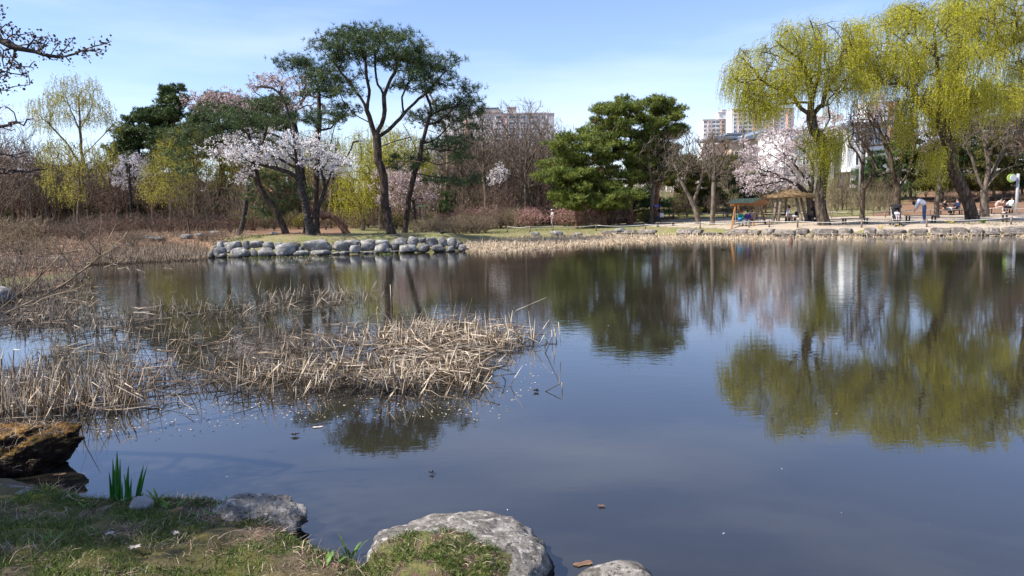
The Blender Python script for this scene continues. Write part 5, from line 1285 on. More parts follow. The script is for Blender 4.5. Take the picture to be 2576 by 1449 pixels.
stems_field('undergrowth', (1480, 2250), 3200, (.6, 2.2), M['bark_brown'], ur, r=.013, lean=.22, bent=.15, drange=(64, 84), label='thin brown stems behind the plaza')
stems_field('undergrowth', (-400, 2800), 7000, (2.0, 5.5), M['bark_brown'], ur, r=.022, lean=.16, bent=.05, drange=(84, 112), label='far thicket of thin brown stems closing the view')
stems_field('undergrowth', (-200, 620), 3500, (.2, .8), M['reed_brown'], ur, r=.010, lean=.5, bent=.5, drange=(34, 60), label='low dry brown growth on the far left bank'.replace('left ', ''))

# ================================================================== reeds and grass
qr = np.random.default_rng(17)
W_ = dict(water=True)
stems_field('reeds', [(640,1000),(620,960),(760,935),(1000,920),(1200,925),(1245,950),(1230,980),(1150,1000),(1000,1005),(860,985),(760,1005)], 620, (.22, .52), M['reed'], qr, r=.0065, lean=.42, bent=.42, flat=.12, clump=90, clumpr=.13, label='front stand of broken pale reeds in the water', **W_)
stems_field('reeds', [(860,870),(900,840),(1000,835),(1120,825),(1200,840),(1310,850),(1340,870),(1240,890),(1000,890)], 520, (.25, .62), M['reed'], qr, r=.0065, lean=.40, bent=.40, flat=.15, clump=80, clumpr=.18, label='rear stand of broken pale reeds in the water', **W_)
stems_field('reeds', [(680,960),(720,880),(830,830),(950,800),(1120,795),(1290,820),(1350,860),(1300,885),(1230,925),(1210,965),(1000,985),(800,985)], 480, (.2, .4), M['reed_grey'], qr, r=.006, lean=.7, bent=.5, flat=.85, label='matted fallen reeds lying on the water', flatz=(.005, .13), **W_)
stems_field('reeds', [(950,900),(1000,830),(1280,830),(1340,865),(1230,905),(1220,960),(1000,975)], 300, (.2, .4), M['reed'], qr, r=.006, lean=.7, bent=.5, flat=.9, label='pale fallen reeds bleached by sun', flatz=(.06, .18), **W_)
stems_field('reeds', [(-80,1075),(-60,980),(60,960),(200,965),(330,985),(370,1010),(280,1040),(160,1060),(60,1085)], 520, (.35, .68), M['reed'], qr, r=.007, lean=.22, bent=.28, flat=.05, clump=70, clumpr=.14, label='tall stand of dry reeds above the mossy clump', **W_)
stems_field('reeds', [(160,1040),(330,960),(460,930),(600,930),(640,960),(560,1000),(380,1040),(250,1060)], 230, (.2, .45), M['reed_brown'], qr, r=.0055, lean=.5, bent=.5, flat=.3, clump=60, clumpr=.16, label='loose brown reeds between the stands', **W_)
stems_field('reeds', [(60,960),(120,880),(350,830),(560,820),(800,830),(880,870),(700,960),(560,960),(480,920),(380,970),(200,975)], 620, (.2, .5), M['reed_brown'], qr, r=.006, lean=.4, bent=.42, flat=.3, clump=170, clumpr=.15, label='scattered brown reeds in the shallow water', **W_)
stems_field('reeds', [(0,830),(40,800),(230,790),(420,770),(520,755),(700,745),(920,735),(925,755),(850,780),(700,800),(420,820),(200,850)], 800, (.25, .55), M['reed_grey'], qr, r=.007, lean=.35, bent=.4, flat=.25, clump=150, clumpr=.24, label='distant row of weathered broken reeds', **W_)
stems_field('reeds', [(-60,800),(-60,740),(100,735),(220,720),(235,780),(210,815),(60,830)], 500, (.3, .6), M['reed_brown'], qr, r=.008, lean=.4, bent=.4, flat=.25, clump=60, clumpr=.3, label='brown reeds in shallow water by the bank boulder', **W_)
stems_field('reeds', [(-100,780),(-100,672),(60,664),(215,668),(222,700),(190,722),(90,740)], 2200, (.25, .55), M['reed_brown'], qr, r=.010, lean=.25, bent=.3, flat=.1, label='dense brown reeds edging the bank spit')
stems_field('reeds', [(200,668),(230,640),(330,628),(480,622),(530,630),(520,656),(420,660),(280,668)], 2400, (.3, .75), M['reed_brown'], qr, r=.012, lean=.25, bent=.25, flat=.08, label='dense red brown reeds edging the inlet beside the island', **W_)
stems_field('reeds', [(1165,634),(1170,604),(1300,597),(1500,592),(1700,592),(1900,594),(1960,600),(1800,607),(1600,612),(1400,624),(1250,637)], 5200, (.12, .42), M['reed_far'], qr, r=.011, lean=.35, bent=.4, flat=.1, label='long belt of short pale reeds before the middle bank', **W_)
stems_field('reeds', [(1860,606),(1860,594),(2150,594),(2600,593),(2600,597),(2300,598),(2100,602)], 800, (.12, .42), M['reed_far'], qr, r=.010, lean=.5, bent=.5, flat=.15, clump=70, clumpr=.25, label='tufts of dry reed along the plaza bank', **W_)
stems_field('grass', [(530,640),(600,604),(800,590),(1050,590),(1170,600),(1160,612),(900,612),(700,622)], 7000, (.04, .12), M['grass'], qr, r=.010, lean=.5, bent=.2, label='short spring grass on the island mound', clump=300, clumpr=.5)
stems_field('grass', [(540,630),(620,604),(800,590),(1050,588),(1170,600),(1160,612),(900,612),(700,622)], 4000, (.04, .12), M['straw'], qr, r=.010, lean=.7, bent=.4, label='dead straw among the island grass')
stems_field('grass', [(1240,600),(1240,566),(1500,566),(1760,574),(1900,580),(1900,588),(1600,586),(1400,592)], 6000, (.04, .14), M['grass'], qr, r=.012, lean=.5, bent=.2, label='grass verge between the rope fence and the reeds', clump=260, clumpr=.5)
stems_field('grass', [(1800,588),(1850,578),(2576,574),(2576,590)], 1800, (.05, .2), M['bush_green'], qr, r=.010, lean=.6, bent=.3, label='tufts of grass among the bank stones', clump=60, clumpr=.25)

stems_field('dry_growth', [(-100,690),(-100,604),(250,600),(560,597),(535,622),(300,640),(210,658)], 5200, (.12, .5), M['reed_brown'], qr, r=.011, lean=.4, bent=.4, flat=.2, label='dry brown herbs covering the far bank behind the inlet')
stems_field('dry_growth', [(560,596),(250,596),(-100,600),(-100,575),(560,572)], 3500, (.1, .4), M['bark_brown'], qr, r=.010, lean=.6, bent=.4, flat=.2, label='low brown twigs and litter on the far bank')
stems_field('reeds', [(420,960),(640,860),(950,790),(1200,790),(1330,860),(1240,930),(1200,980),(800,1000),(600,1010)], 900, (.2, .5), M['reed_grey'], qr, r=.0032, lean=.6, bent=.35, flat=.25, label='fine withered leaves among the broken reeds', segs=3, **W_)
stems_field('reeds', [(-60,1060),(-60,960),(200,900),(400,930),(370,1010),(160,1060)], 450, (.25, .6), M['reed_grey'], qr, r=.0032, lean=.45, bent=.35, flat=.1, label='fine withered leaves among the tall reeds', segs=3, **W_)

stems_field('weeds', [(535,646),(560,612),(700,606),(900,604),(1100,602),(1170,610),(1150,626),(900,634),(700,642)], 1500, (.08, .22), M['grass'], qr, r=.010, lean=.5, bent=.3, label='weeds growing in the joints of the island stones', clump=70, clumpr=.16)
# petals and bits adrift on the water, thickest round the reeds
def flecks(name, poly, n, size, m, label, seed):
    rng = np.random.default_rng(seed); poly = np.array(poly, float); lo, hi = poly.min(0), poly.max(0); q = rng.uniform(lo, hi, (n * 4, 2)); q = q[in_poly(q[:, 0], q[:, 1], poly)][:n]
    V, F = [], []
    for x, y in q:
        g = G0(x, y, .003); 
        if pond_dist(g[:1], g[1:2])[0] > -.05: continue
        a = rng.uniform(0, 3.14); s = size * rng.uniform(.4, 1.4); u = np.array([math.cos(a), math.sin(a), 0]) * s; w = np.array([-math.sin(a), math.cos(a), 0]) * s * rng.uniform(.2, .7); b = len(V); h = np.array([0, 0, .002])
        V += [g - u, g - w, g + u + h, g + w, g + h * 1.5]; F += [[b, b + 1, b + 4], [b + 1, b + 2, b + 4], [b + 2, b + 3, b + 4], [b + 3, b, b + 4]]
    tag(link(name, mesh_from(name, V, np.array(F), m)), label, None, None, 'stuff')
flecks('floating_bits', [(560,1000),(820,990),(1250,990),(1330,900),(1400,930),(1250,1060),(1000,1050),(700,1060),(400,1090),(230,1110),(240,1060)], 420, .012, M['reed_far'], 'specks of broken reed drifting round the stands', 3)
flecks('floating_bits', [(560,1000),(1250,990),(1100,1080),(700,1070),(300,1120)], 260, .011, M['debris'], 'dark specks drifting in front of the reeds', 4)
flecks('fallen_petals', [(220,1240),(500,1050),(1300,700),(2576,620),(2576,1449),(1400,1449),(760,1300)], 22, .007, M['blossom'], 'pale petals scattered far apart over open water', 5)

# near bank turf
def turf(name, n, h, m, rng, cond, r=.0016, lean=.6, label=None, X0=(-3.3, -.0), Y0=(2.9, 5.2)):
    X = rng.uniform(*X0, n * 3); Y = rng.uniform(*Y0, n * 3)
    z = gz(X, Y); dd = pond_dist(X, Y); k = (dd > -.02) & cond(X, Y, rng.random(n * 3)); X, Y, z = X[k][:n], Y[k][:n], z[k][:n]; n = len(X)
    base = np.stack([X, Y, z - .005], 1)
    H = rng.uniform(*h, n); d = norm(np.concatenate([rng.normal(size=(n, 2)) * lean, np.ones((n, 1))], 1))
    d2 = norm(d + np.concatenate([rng.normal(size=(n, 2)) * .5, -np.ones((n, 1)) * .3], 1))
    side = norm(np.cross(d, rng.normal(size=(n, 3))))
    w = r * rng.uniform(.7, 1.4, n)[:, None]
    mid = base + d * H[:, None] * .55; tip = mid + d2 * H[:, None] * .5; tip[:, 2] = np.maximum(tip[:, 2], z + .003)
    V = np.stack([base - side * w, base + side * w, mid + side * w * .8, mid - side * w * .8, tip], 1).reshape(-1, 3)
    b = (np.arange(n) * 5)[:, None]
    me = mesh_from(name, V, [np.concatenate([b + 3, b + 2, b + 4], 1), np.concatenate([b, b + 1, b + 2, b + 3], 1)], m)
    return tag(link(name, me), label, None, None, 'stuff')
def nf(X, Y, s, o): return np.array([mnoise.noise(Vector((x * s + o, y * s, o))) for x, y in zip(X, Y)])
gr = np.random.default_rng(31)
turf('grass', 34000, (.015, .055), M['grass'], gr, lambda X, Y, u: nf(X, Y, 2.6, 3) + .25 * nf(X, Y, 9, 1) > -.02 - .5 * (u - .5), label='tufty green grass on the near bank', r=.0019)
turf('grass', 9000, (.01, .035), M['bush_green'], gr, lambda X, Y, u: u < 1, label='short mossy growth on the near bank', r=.002, lean=1.2)
turf('straw', 9000, (.03, .11), M['straw'], gr, lambda X, Y, u: nf(X, Y, 2.2, 9) > .08 - .5 * (u - .5), r=.0013, lean=2.6, label='flattened dead straw on the near bank')
turf('straw', 2500, (.05, .16), M['straw'], gr, lambda X, Y, u: (pond_dist(X, Y) < .22), r=.0016, lean=2.2, label='dry straw fringing the edge of the water')
# the cap of turf on the near side of the big boulder
def on_mesh_cap(cx, cy, rx, ry, n, rng):
    a = rng.uniform(0, 6.28, n); q = np.sqrt(rng.random(n)); return cx + rx * q * np.cos(a), cy + ry * q * np.sin(a)
from mathutils.bvhtree import BVHTree
def bvh_of(V, F, off): return BVHTree.FromPolygons([tuple(v + np.asarray(off)) for v in V], [tuple(f) for f in F])
bv1 = bvh_of(V1, F1, b1.location)
capV, capF = [], []
ccx, ccy = b1.location.x - .15, b1.location.y - .37
ang = np.linspace(0, 2 * math.pi, 40, endpoint=False)
rings = np.linspace(0, 1, 14); grid = []
for q in rings:
    for a in ang:
        rad = q * (1 + .10 * math.sin(3 * a + 1) + .06 * math.sin(7 * a))
        x, y = ccx + .46 * rad * math.cos(a), ccy + .46 * rad * math.sin(a)
        hit = bv1.ray_cast(Vector((x, y, 3)), Vector((0, 0, -1)))[0]
        z = hit.z if hit else .0
        z = max(z, .12) if y < ccy - .15 else z
        z += (.035 * (1 - q ** 4) - .012) + .012 * mnoise.noise(Vector((x * 14, y * 14, 0)))
        grid.append((x, y, z))
capV = np.array(grid); na = len(ang)
capF = np.array([[i * na + j, (i + 1) * na + j, (i + 1) * na + (j + 1) % na, i * na + (j + 1) % na] for i in range(len(rings) - 1) for j in range(na)])
M['turf_soil'] = mat('mossy soil', [(.05, .032, .022), (.12, .08, .05), (.10, .11, .03), (.17, .14, .05)], scale=14, detail=8, bump=1, bscale=60, bdist=.02, rough=.95, coords='World')
capo = link('turf_cap', mesh_from('turf_cap', capV - np.array(b1.location), capF, M['turf_soil'], True), b1)
bvc = bvh_of(capV, capF, (0, 0, 0))
def cap_blades(name, n, h, m, rng, r, lean, thr, parent, lab, cx=ccx, cy=ccy, R=.42, bv=bvc, off=None):
    X, Y = on_mesh_cap(cx, cy, R, R, n * 2, rng)
    keep = nf(X, Y, 7, thr[1]) > thr[0] - .5 * (rng.random(n * 2) - .5); X, Y = X[keep][:n], Y[keep][:n]
    Z = []
    for x, y in zip(X, Y):
        hh = bv.ray_cast(Vector((x, y, 3)), Vector((0, 0, -1)))[0]; Z.append(hh.z if hh else -9)
    Z = np.array(Z); k = Z > -5; X, Y, Z = X[k], Y[k], Z[k]; n = len(X)
    base = np.stack([X, Y, Z - .004], 1); H = rng.uniform(*h, n)
    d = norm(np.concatenate([rng.normal(size=(n, 2)) * lean, np.ones((n, 1))], 1)); d2 = norm(d + np.concatenate([rng.normal(size=(n, 2)) * .5, -np.ones((n, 1)) * .3], 1))
    side = norm(np.cross(d, rng.normal(size=(n, 3)))); w = r * rng.uniform(.7, 1.4, n)[:, None]
    mid = base + d * H[:, None] * .55; tip = mid + d2 * H[:, None] * .5
    V = np.stack([base - side * w, base + side * w, mid + side * w * .8, mid - side * w * .8, tip], 1).reshape(-1, 3)
    b = (np.arange(n) * 5)[:, None]
    V -= np.array(parent.location)
    me = mesh_from(name, V, [np.concatenate([b + 3, b + 2, b + 4], 1), np.concatenate([b, b + 1, b + 2, b + 3], 1)], m)
    o = link(name, me, parent); o['kind'] = 'stuff'; return o
cap_blades('grass', 5200, (.015, .06), M['grass'], gr, .0018, .7, (.0, 2), b1, '')
cap_blades('straw', 1500, (.02, .08), M['straw'], gr, .0013, 2.2, (-.1, 5), b1, '')

# the overhanging mossy clump in the water
V7, F7 = rock_shape((.95, .58, .46), np.random.default_rng(41), ICO6, cuts=4, rough=.16, nz=2.2, boxy=.3, cutd=(.85, 1))
t7 = (V7[:, 2] + .26) / .52
V7[:, 0] *= .74 + .42 * np.clip(t7, 0, 1) ** 1.3
V7[:, 0] += .10 * np.clip(t7, 0, 1.1)
V7 += np.array([mnoise.fractal(Vector(v * 16), 1.0, 2.1, 4) for v in V7])[:, None] * .022 * norm(V7)
def moss_mat():
    m = bpy.data.materials.new('orange moss over dark soil'); m.use_nodes = True
    nt = m.node_tree; nt.nodes.clear(); N = nt.nodes.new; L = nt.links.new
    out = N('ShaderNodeOutputMaterial'); pb = N('ShaderNodeBsdfPrincipled'); L(pb.outputs[0], out.inputs[0]); pb.inputs['Roughness'].default_value = .95; pb.inputs['Specular IOR Level'].default_value = .1
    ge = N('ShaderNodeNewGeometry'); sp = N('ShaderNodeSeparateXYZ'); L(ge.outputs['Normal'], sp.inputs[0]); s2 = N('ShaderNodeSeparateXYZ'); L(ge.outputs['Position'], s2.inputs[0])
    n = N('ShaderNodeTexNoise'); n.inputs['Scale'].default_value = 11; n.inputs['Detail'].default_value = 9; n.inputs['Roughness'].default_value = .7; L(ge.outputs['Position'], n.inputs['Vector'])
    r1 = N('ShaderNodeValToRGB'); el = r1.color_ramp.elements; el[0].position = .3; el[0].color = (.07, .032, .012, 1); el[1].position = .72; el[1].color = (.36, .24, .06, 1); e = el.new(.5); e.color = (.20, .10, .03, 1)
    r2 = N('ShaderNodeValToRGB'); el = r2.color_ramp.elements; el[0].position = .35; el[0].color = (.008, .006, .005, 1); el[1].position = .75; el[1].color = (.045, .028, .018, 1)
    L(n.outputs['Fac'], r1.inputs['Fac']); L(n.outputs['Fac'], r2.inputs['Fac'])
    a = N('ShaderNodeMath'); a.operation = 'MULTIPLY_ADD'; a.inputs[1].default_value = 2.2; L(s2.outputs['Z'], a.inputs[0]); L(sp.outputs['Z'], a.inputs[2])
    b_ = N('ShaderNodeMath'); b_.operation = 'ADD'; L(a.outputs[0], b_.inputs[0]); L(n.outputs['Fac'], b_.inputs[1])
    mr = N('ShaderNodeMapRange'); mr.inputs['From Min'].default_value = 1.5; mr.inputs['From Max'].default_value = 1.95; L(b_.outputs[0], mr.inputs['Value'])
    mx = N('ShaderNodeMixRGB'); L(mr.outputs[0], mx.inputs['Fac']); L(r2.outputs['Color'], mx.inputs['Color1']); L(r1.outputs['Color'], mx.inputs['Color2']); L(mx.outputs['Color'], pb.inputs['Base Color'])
    bu = N('ShaderNodeBump'); bu.inputs['Distance'].default_value = .04; n2 = N('ShaderNodeTexNoise'); n2.inputs['Scale'].default_value = 40; n2.inputs['Detail'].default_value = 6; L(ge.outputs['Position'], n2.inputs['Vector']); L(n2.outputs['Fac'], bu.inputs['Height']); L(bu.outputs['Normal'], pb.inputs['Normal'])
    return m
c7 = P(50, 1150, 5.75)
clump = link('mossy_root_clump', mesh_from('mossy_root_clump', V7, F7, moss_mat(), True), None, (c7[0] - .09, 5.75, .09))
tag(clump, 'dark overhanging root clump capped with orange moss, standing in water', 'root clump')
bv7 = bvh_of(V7, F7, clump.location)
cap_blades('straw', 1500, (.03, .15), M['straw'], gr, .0016, 1.6, (-.3, 5), clump, '', clump.location.x, clump.location.y, .5, bv7)
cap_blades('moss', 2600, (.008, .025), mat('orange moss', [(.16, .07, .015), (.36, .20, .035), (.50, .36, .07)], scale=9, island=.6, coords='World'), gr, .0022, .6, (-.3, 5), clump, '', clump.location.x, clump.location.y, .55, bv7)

# iris leaves
def cz(x, y): return .3166 * x, 990.4 + .3166 * y
ir = empty('iris_plant', tuple(on_ground(*cz(990, 868))), 'clump of upright dark green sword leaves at the edge of the water', 'plant')
Dir_ = ir.location.y
for bx, tx, ty, w in [(885,864,620,26),(905,893,520,32),(925,928,455,44),(945,953,522,28),(965,968,700,20),(1000,1020,570,34),(1018,1012,600,24),(1030,1042,668,22),(1085,1140,568,36),(1098,1168,576,26),(1110,1138,785,22),(930,905,600,26),(1005,985,640,22)]:
    D = Dir_ + np.random.default_rng(bx).uniform(-.05, .05)
    b0 = P(*cz(bx, 875), D); t0 = P(*cz(tx, ty), D); k = 9; w_ = w * .3166 * D / FV
    pts = [b0 + (t0 - b0) * u + np.array([.25 * (tx - bx) * .00085 * (u * u - u) * 2, 0, 0]) for u in np.linspace(0, 1, k)]
    V, F = [], []
    for q, p in enumerate(pts):
        u = q / (k - 1); ww = w_ / 2 * (1 - u ** 2.6) * (1.0 if u > .1 else .8) + .0004
        V += [p + np.array([-ww, .004, 0]), p + np.array([0, -.005 * (1 - u), 0]), p + np.array([ww, .004, 0]), p + np.array([0, .007 * (1 - u) + .001, 0])]
        if q:
            a = (q - 1) * 4
            F += [[a + i, a + (i + 1) % 4, a + 4 + (i + 1) % 4, a + 4 + i] for i in range(4)]
    link('leaf', mesh_from('leaf', np.array(V) - np.array(ir.location), np.array(F), M['iris'], False), ir)

def weed(px, py, n, h, w, label, seed, m='weed', spread=.05, lean=.5):
    rng = np.random.default_rng(seed); g = on_ground(px, py); o = empty('weed', tuple(g), label, 'weed')
    for _ in range(n):
        a = rng.uniform(0, 6.28); l = rng.uniform(.6, 1.1) * h; r_ = rng.random() * spread
        b0 = np.array([math.cos(a) * r_, math.sin(a) * r_, 0]); d = norm(np.array([math.cos(a) * lean, math.sin(a) * lean, 1.0])); s = norm(np.cross(d, [0, 0, 1])); pts = [b0 + d * l * u + np.array([math.cos(a), math.sin(a), -.6]) * l * .35 * u * u for u in (0, .35, .7, 1)]
        V, F = [], []
        for q, p in enumerate(pts):
            ww = w * (.45, 1, .75, .05)[q] / 2; V += [p - s * ww, p + s * ww, p - np.array([0, 0, .0015])]
            if q: a0 = (q - 1) * 3; F += [[a0, a0 + 3, a0 + 4, a0 + 1], [a0 + 1, a0 + 4, a0 + 5, a0 + 2], [a0 + 2, a0 + 5, a0 + 3, a0]]
        link('leaf', mesh_from('leaf', V, np.array(F), M[m], False), o)
weed(*cz(1750, 985), 16, .09, .016, 'spreading bright green leafy weed left of the craggy boulder'.replace('left of', 'beside'), 1, spread=.16, lean=.9)
weed(*cz(1930, 960), 14, .10, .018, 'leafy green weed growing against the craggy boulder', 2, spread=.12, lean=.8)
weed(*cz(1370, 925), 7, .10, .02, 'small upright weed beside the grey stone', 3, spread=.04)
weed(*cz(1270, 865), 6, .09, .015, 'small pale green shoots at the water beside the iris', 4, spread=.05)
weed(*cz(690, 905), 5, .05, .02, 'tiny flat weed near the flat mossy boulder', 5, spread=.03, lean=1.2)
weed(880, 1405, 12, .14, .014, 'weed with upright leafy shoot before the big boulder', 6, spread=.04, lean=.25)
weed(820, 1425, 8, .07, .022, 'low weed in the gap between the two boulders', 7, spread=.07)
weed(*cz(400, 1190), 9, .06, .012, 'bright tuft of broad grass in the shaded turf', 8, spread=.06)
weed(*cz(190, 960), 9, .05, .010, 'bright tuft of fine grass near the picture edge', 9, spread=.05)

# dead leaves on the grass and floating bits
def dead_leaf(p, size, m, label, seed, cat='leaf', lobed=True, name='dead_leaf'):
    rng = np.random.default_rng(seed); k = 14; V = [(0, 0, .004)]
    for i in range(k):
        a = 2 * math.pi * i / k; r_ = size * ((.55 + .45 * (i % 2)) if lobed else 1) * rng.uniform(.8, 1.1) * (1 if abs(math.cos(a)) > .4 else .55)
        V.append((math.cos(a) * r_, math.sin(a) * r_, .006 + rng.uniform(0, .3) * size * (.5 if lobed else .15)))
    V += [(v[0], v[1], v[2] - .0015) for v in V]
    F = [[0, 1 + i, 1 + (i + 1) % k] for i in range(k)] + [[k + 1, k + 2 + (i + 1) % k, k + 2 + i] for i in range(k)]
    F4 = [[1 + i, k + 2 + i, k + 2 + (i + 1) % k, 1 + (i + 1) % k] for i in range(k)]
    o = link(name, mesh_from(name, V, [np.array(F), np.array(F4)], m), None, tuple(p)); o.rotation_euler = (0, 0, rng.uniform(0, 6.28)); tag(o, label, cat); return o
for (x, y), s, mm, lab in [(cz(1075, 1275), .035, 'pale_leaf', 'bleached lobed leaf lying alone low on the turf'), (cz(1400, 1150), .03, 'pale_leaf', 'crumpled pale leaf on grass below the craggy boulder'), (cz(880, 1165), .028, 'pale_leaf', 'pale crumpled leaf in the middle of the turf'),
                          (cz(1000, 1120), .035, 'dead_leaf', 'dark curled leaf beside the pale crumpled one'), (cz(1440, 950), .035, 'dead_leaf', 'brown pointed leaf standing beside the grey stone'), ((845, 1437), .035, 'dead_leaf', 'orange brown leaf at the bottom edge before the big boulder')]:
    p = on_ground(x, y); dead_leaf(p + np.array([0, 0, .025]), s, M[mm], lab, int(x))
for x, y, s, mm, lab, lob in [(741, 1097, .045, 'debris', 'black lump of debris floating near the reeds', True), (1087, 1193, .03, 'debris', 'small dark twig bits floating alone in open water', True), (1349, 986, .05, 'debris', 'dark floating scrap beside the bent reed', True),
                         (1466, 1420, .06, 'dead_leaf', 'long brown leaf floating near the big boulder', False), (1513, 1275, .03, 'dead_leaf', 'faint pale feathery scrap adrift on open water', True), (147, 1195, .05, 'dead_leaf', 'pinkish dead leaf floating against the dark clump', False), (800, 1075, .05, 'pale_leaf', 'pale sliver floating below the reeds', False)]:
    g = G0(x, y); o = dead_leaf(g + np.array([0, 0, .002]), s, M[mm], lab, int(x), 'floating debris' if lob else 'leaf', lob, 'floating_debris' if lob else 'dead_leaf')
    if not lob: o.rotation_euler = (0, 0, .3); o.scale = (1, .6, .5)
    if mm == 'debris': o.scale = (1, 1, 2.2)
# snapped single reeds standing clear
def single_reed(pts, label, r=.006, D=None):
    b = G0(*pts[0]); Dd = b[1]
    ps = [b] + [P(x, y, Dd) for x, y in pts[1:]]
    m = MB()
    for a, c in zip(ps[:-1], ps[1:]): m.tube([a - (c - a) * .02, (a + c) / 2, c], [r, r * .9, r * .7], 6)
    me = m.mesh('snapped_reed', M['reed'], True); o = link('snapped_reed', me); tag(o, label, 'reed')
def _sfx():
    k = max([o.name for o in bpy.data.objects if o.name.startswith('snapped_reed')]); return k[len('snapped_reed'):]
single_reed([(1372, 888), (1405, 812), (1410, 862)], 'tall snapped reed bent into a point at the outer end of the stand')
single_reed([(1410, 868), (1462, 878)], 'reed stalk lying out over open water beyond the stand', .005)
single_reed([(1372, 985), (1413, 963), (1415, 994)], 'small snapped reed forming a triangle alone in open water', .005)
single_reed([(1256, 832), (1300, 780), (1375, 748)], 'long thin reed slanting up over open water from the rear stand', .004)
single_reed([(985, 830), (984, 770), (982, 716)], 'tallest upright reed standing above the rear stand', .008)
for pts in ([(252, 690), (262, 672), (285, 664), (300, 668)], [(283, 693), (296, 676), (320, 672), (332, 690)], [(336, 692), (345, 678), (362, 684), (370, 700)], [(412, 686), (412, 674), (428, 675), (438, 680)]):
    single_reed(pts, 'thin arched reed looping over calm water near the far reeds', .007); bpy.data.objects['snapped_reed' + _sfx()]['group'] = 'arched reeds by the inlet'

# leafless branches leaning in from the bank
def cb(x, y): return .1985 * x, 543.1 + .1985 * y
rb_ = np.random.default_rng(51)
T = Tree(np.array([-3.75, 4.6, .15]), rb_, .011, r_tip=.0018, step=.08, bf=.3, wiggle=.03)
T.limb([(-3.75, 4.6, .15), P(*cb(-250, 1400), 4.9), P(*cb(0, 1275), 5.0), P(*cb(250, 1150), 5.05), P(*cb(520, 1030), 5.1), P(*cb(850, 840), 5.1), P(*cb(1270, 510), 5.15), P(*cb(1560, 275), 5.2), P(*cb(1620, 200), 5.2)]  , .0042)
T.limb([P(*cb(-250, 1400), 4.9), P(*cb(0, 1180), 4.9), P(*cb(200, 1020), 4.9), P(*cb(500, 770), 4.9), P(*cb(770, 500), 4.9), P(*cb(815, 465), 4.9), P(*cb(1000, 440), 4.9)], .0045)
T.limb([P(*cb(-250, 1400), 4.9), P(*cb(0, 1410), 4.95), P(*cb(250, 1260), 4.95), P(*cb(535, 1050), 4.95), P(*cb(900, 950), 4.95), P(*cb(1080, 870), 4.95)], .0045)
for pts in ([(1270, 510), (1260, 300), (1290, 60)], [(1225, 545), (1130, 330), (1080, 220), (960, 130)], [(770, 500), (700, 370)], [(715, 550), (600, 450), (480, 390)], [(1300, 490), (1350, 350), (1420, 200)], [(815, 465), (805, 340)], [(1290, 520), (1440, 510), (1620, 545)], [(1100, 640), (1180, 560), (1400, 440), (1450, 380)], [(130, 1080), (200, 600), (245, 260)], [(470, 790), (450, 500), (470, 240)], [(640, 640), (700, 560), (850, 480)], [(560, 1040), (700, 900), (900, 640), (1030, 440)]):
    T.limb([P(*cb(*p), 5.1) for p in pts], .0022)
T.twigs(1, .10, .6, .2, frac=.10, outer_pl=.6)
make_tree('leafless_shrub', T, M['bark_pale_twig'], [], 'leafless shrub branches slanting in over the brown reeds', 'shrub')

# the budding cherry overhanging from the near bank
def c1_(x, y): return .4852 * x, .4852 * y
rb_ = np.random.default_rng(52)
T = Tree(np.array([-8.3, 4.2, .25]), rb_, .11, r_tip=.0022, step=.14, bf=.3, wiggle=.05, up=.2)
T.limb([(-8.2, 4.3, 1.2), (-7.9, 4.7, 2.2), (-7.2, 5.3, 3.2), (-6.6, 5.0, 4.2), (-6.3, 4.5, 5.0)], .09)
T.limb([(-7.2, 5.3, 3.2), P(*c1_(-250, 120), 7), P(*c1_(0, 208), 7), P(*c1_(80, 243), 7), P(*c1_(180, 270), 7), P(*c1_(260, 290), 7), P(*c1_(340, 292), 7), P(*c1_(420, 265), 7), P(*c1_(490, 243), 7), P(*c1_(550, 220), 7)], .009)
T.limb([P(*c1_(-150, 170), 7), P(*c1_(-20, 280), 6.9), P(*c1_(60, 300), 6.9), P(*c1_(110, 340), 6.9), P(*c1_(180, 350), 6.9)], .007)
T.limb([P(*c1_(-150, 170), 7), P(*c1_(-60, 330), 7.1), P(*c1_(60, 380), 7.1), P(*c1_(150, 396), 7.1)], .007)
T.limb([P(*c1_(-150, 170), 7), P(*c1_(-40, 120), 7.1), P(*c1_(20, 165), 7.1), P(*c1_(70, 195), 7.1), P(*c1_(110, 182), 7.1)], .007)
T.limb([P(*c1_(-100, 160), 7), P(*c1_(-60, 60), 7.2), P(*c1_(10, 55), 7.2)], .005)
T.limb([P(*c1_(-150, 170), 7), P(*c1_(-80, 420), 7.2), P(*c1_(0, 470), 7.2), P(*c1_(60, 452), 7.2), P(*c1_(150, 436), 7.2)], .006)
for pts in ([(150, 262), (165, 215), (195, 195)], [(180, 270), (220, 250), (230, 228)], [(260, 290), (290, 245), (310, 215)], [(300, 290), (335, 255), (350, 235)], [(380, 280), (410, 262), (440, 268)], [(200, 275), (240, 300), (300, 312)], [(80, 300), (60, 250), (20, 262)], [(90, 245), (60, 215), (30, 205)], [(20, 215), (60, 180), (100, 185)], [(100, 250), (70, 300), (60, 340)], [(0, 300), (20, 340), (40, 330)], [(420, 265), (470, 262), (500, 262)], [(0, 130), (30, 125), (60, 140)], [(100, 245), (160, 225), (225, 228)], [(60, 380), (30, 395), (10, 390)]):
    T.limb([P(*c1_(*p), 7) for p in pts], .003)
for ex in range(16):   # the crown out of view, above the bank
    pass
u = norm(rb_.normal(size=(260, 3))) * rb_.random((260, 1)) ** .4
T.grow(np.array([-7.5, 3.3, 4.9]) + u * np.array([1.4, 1.3, 1.2]), .8)
n_vis = len(T.pos)
T.twigs(1, .10, .8, .3, frac=.55, outer_pl=3.0)
op, od = T.outer(2, 2.6)
bc = np.repeat(op, 2, 0) + rb_.normal(size=(len(op) * 2, 3)) * .018
Vb, Fb = blossom(bc, rb_, 2, .03, .026)
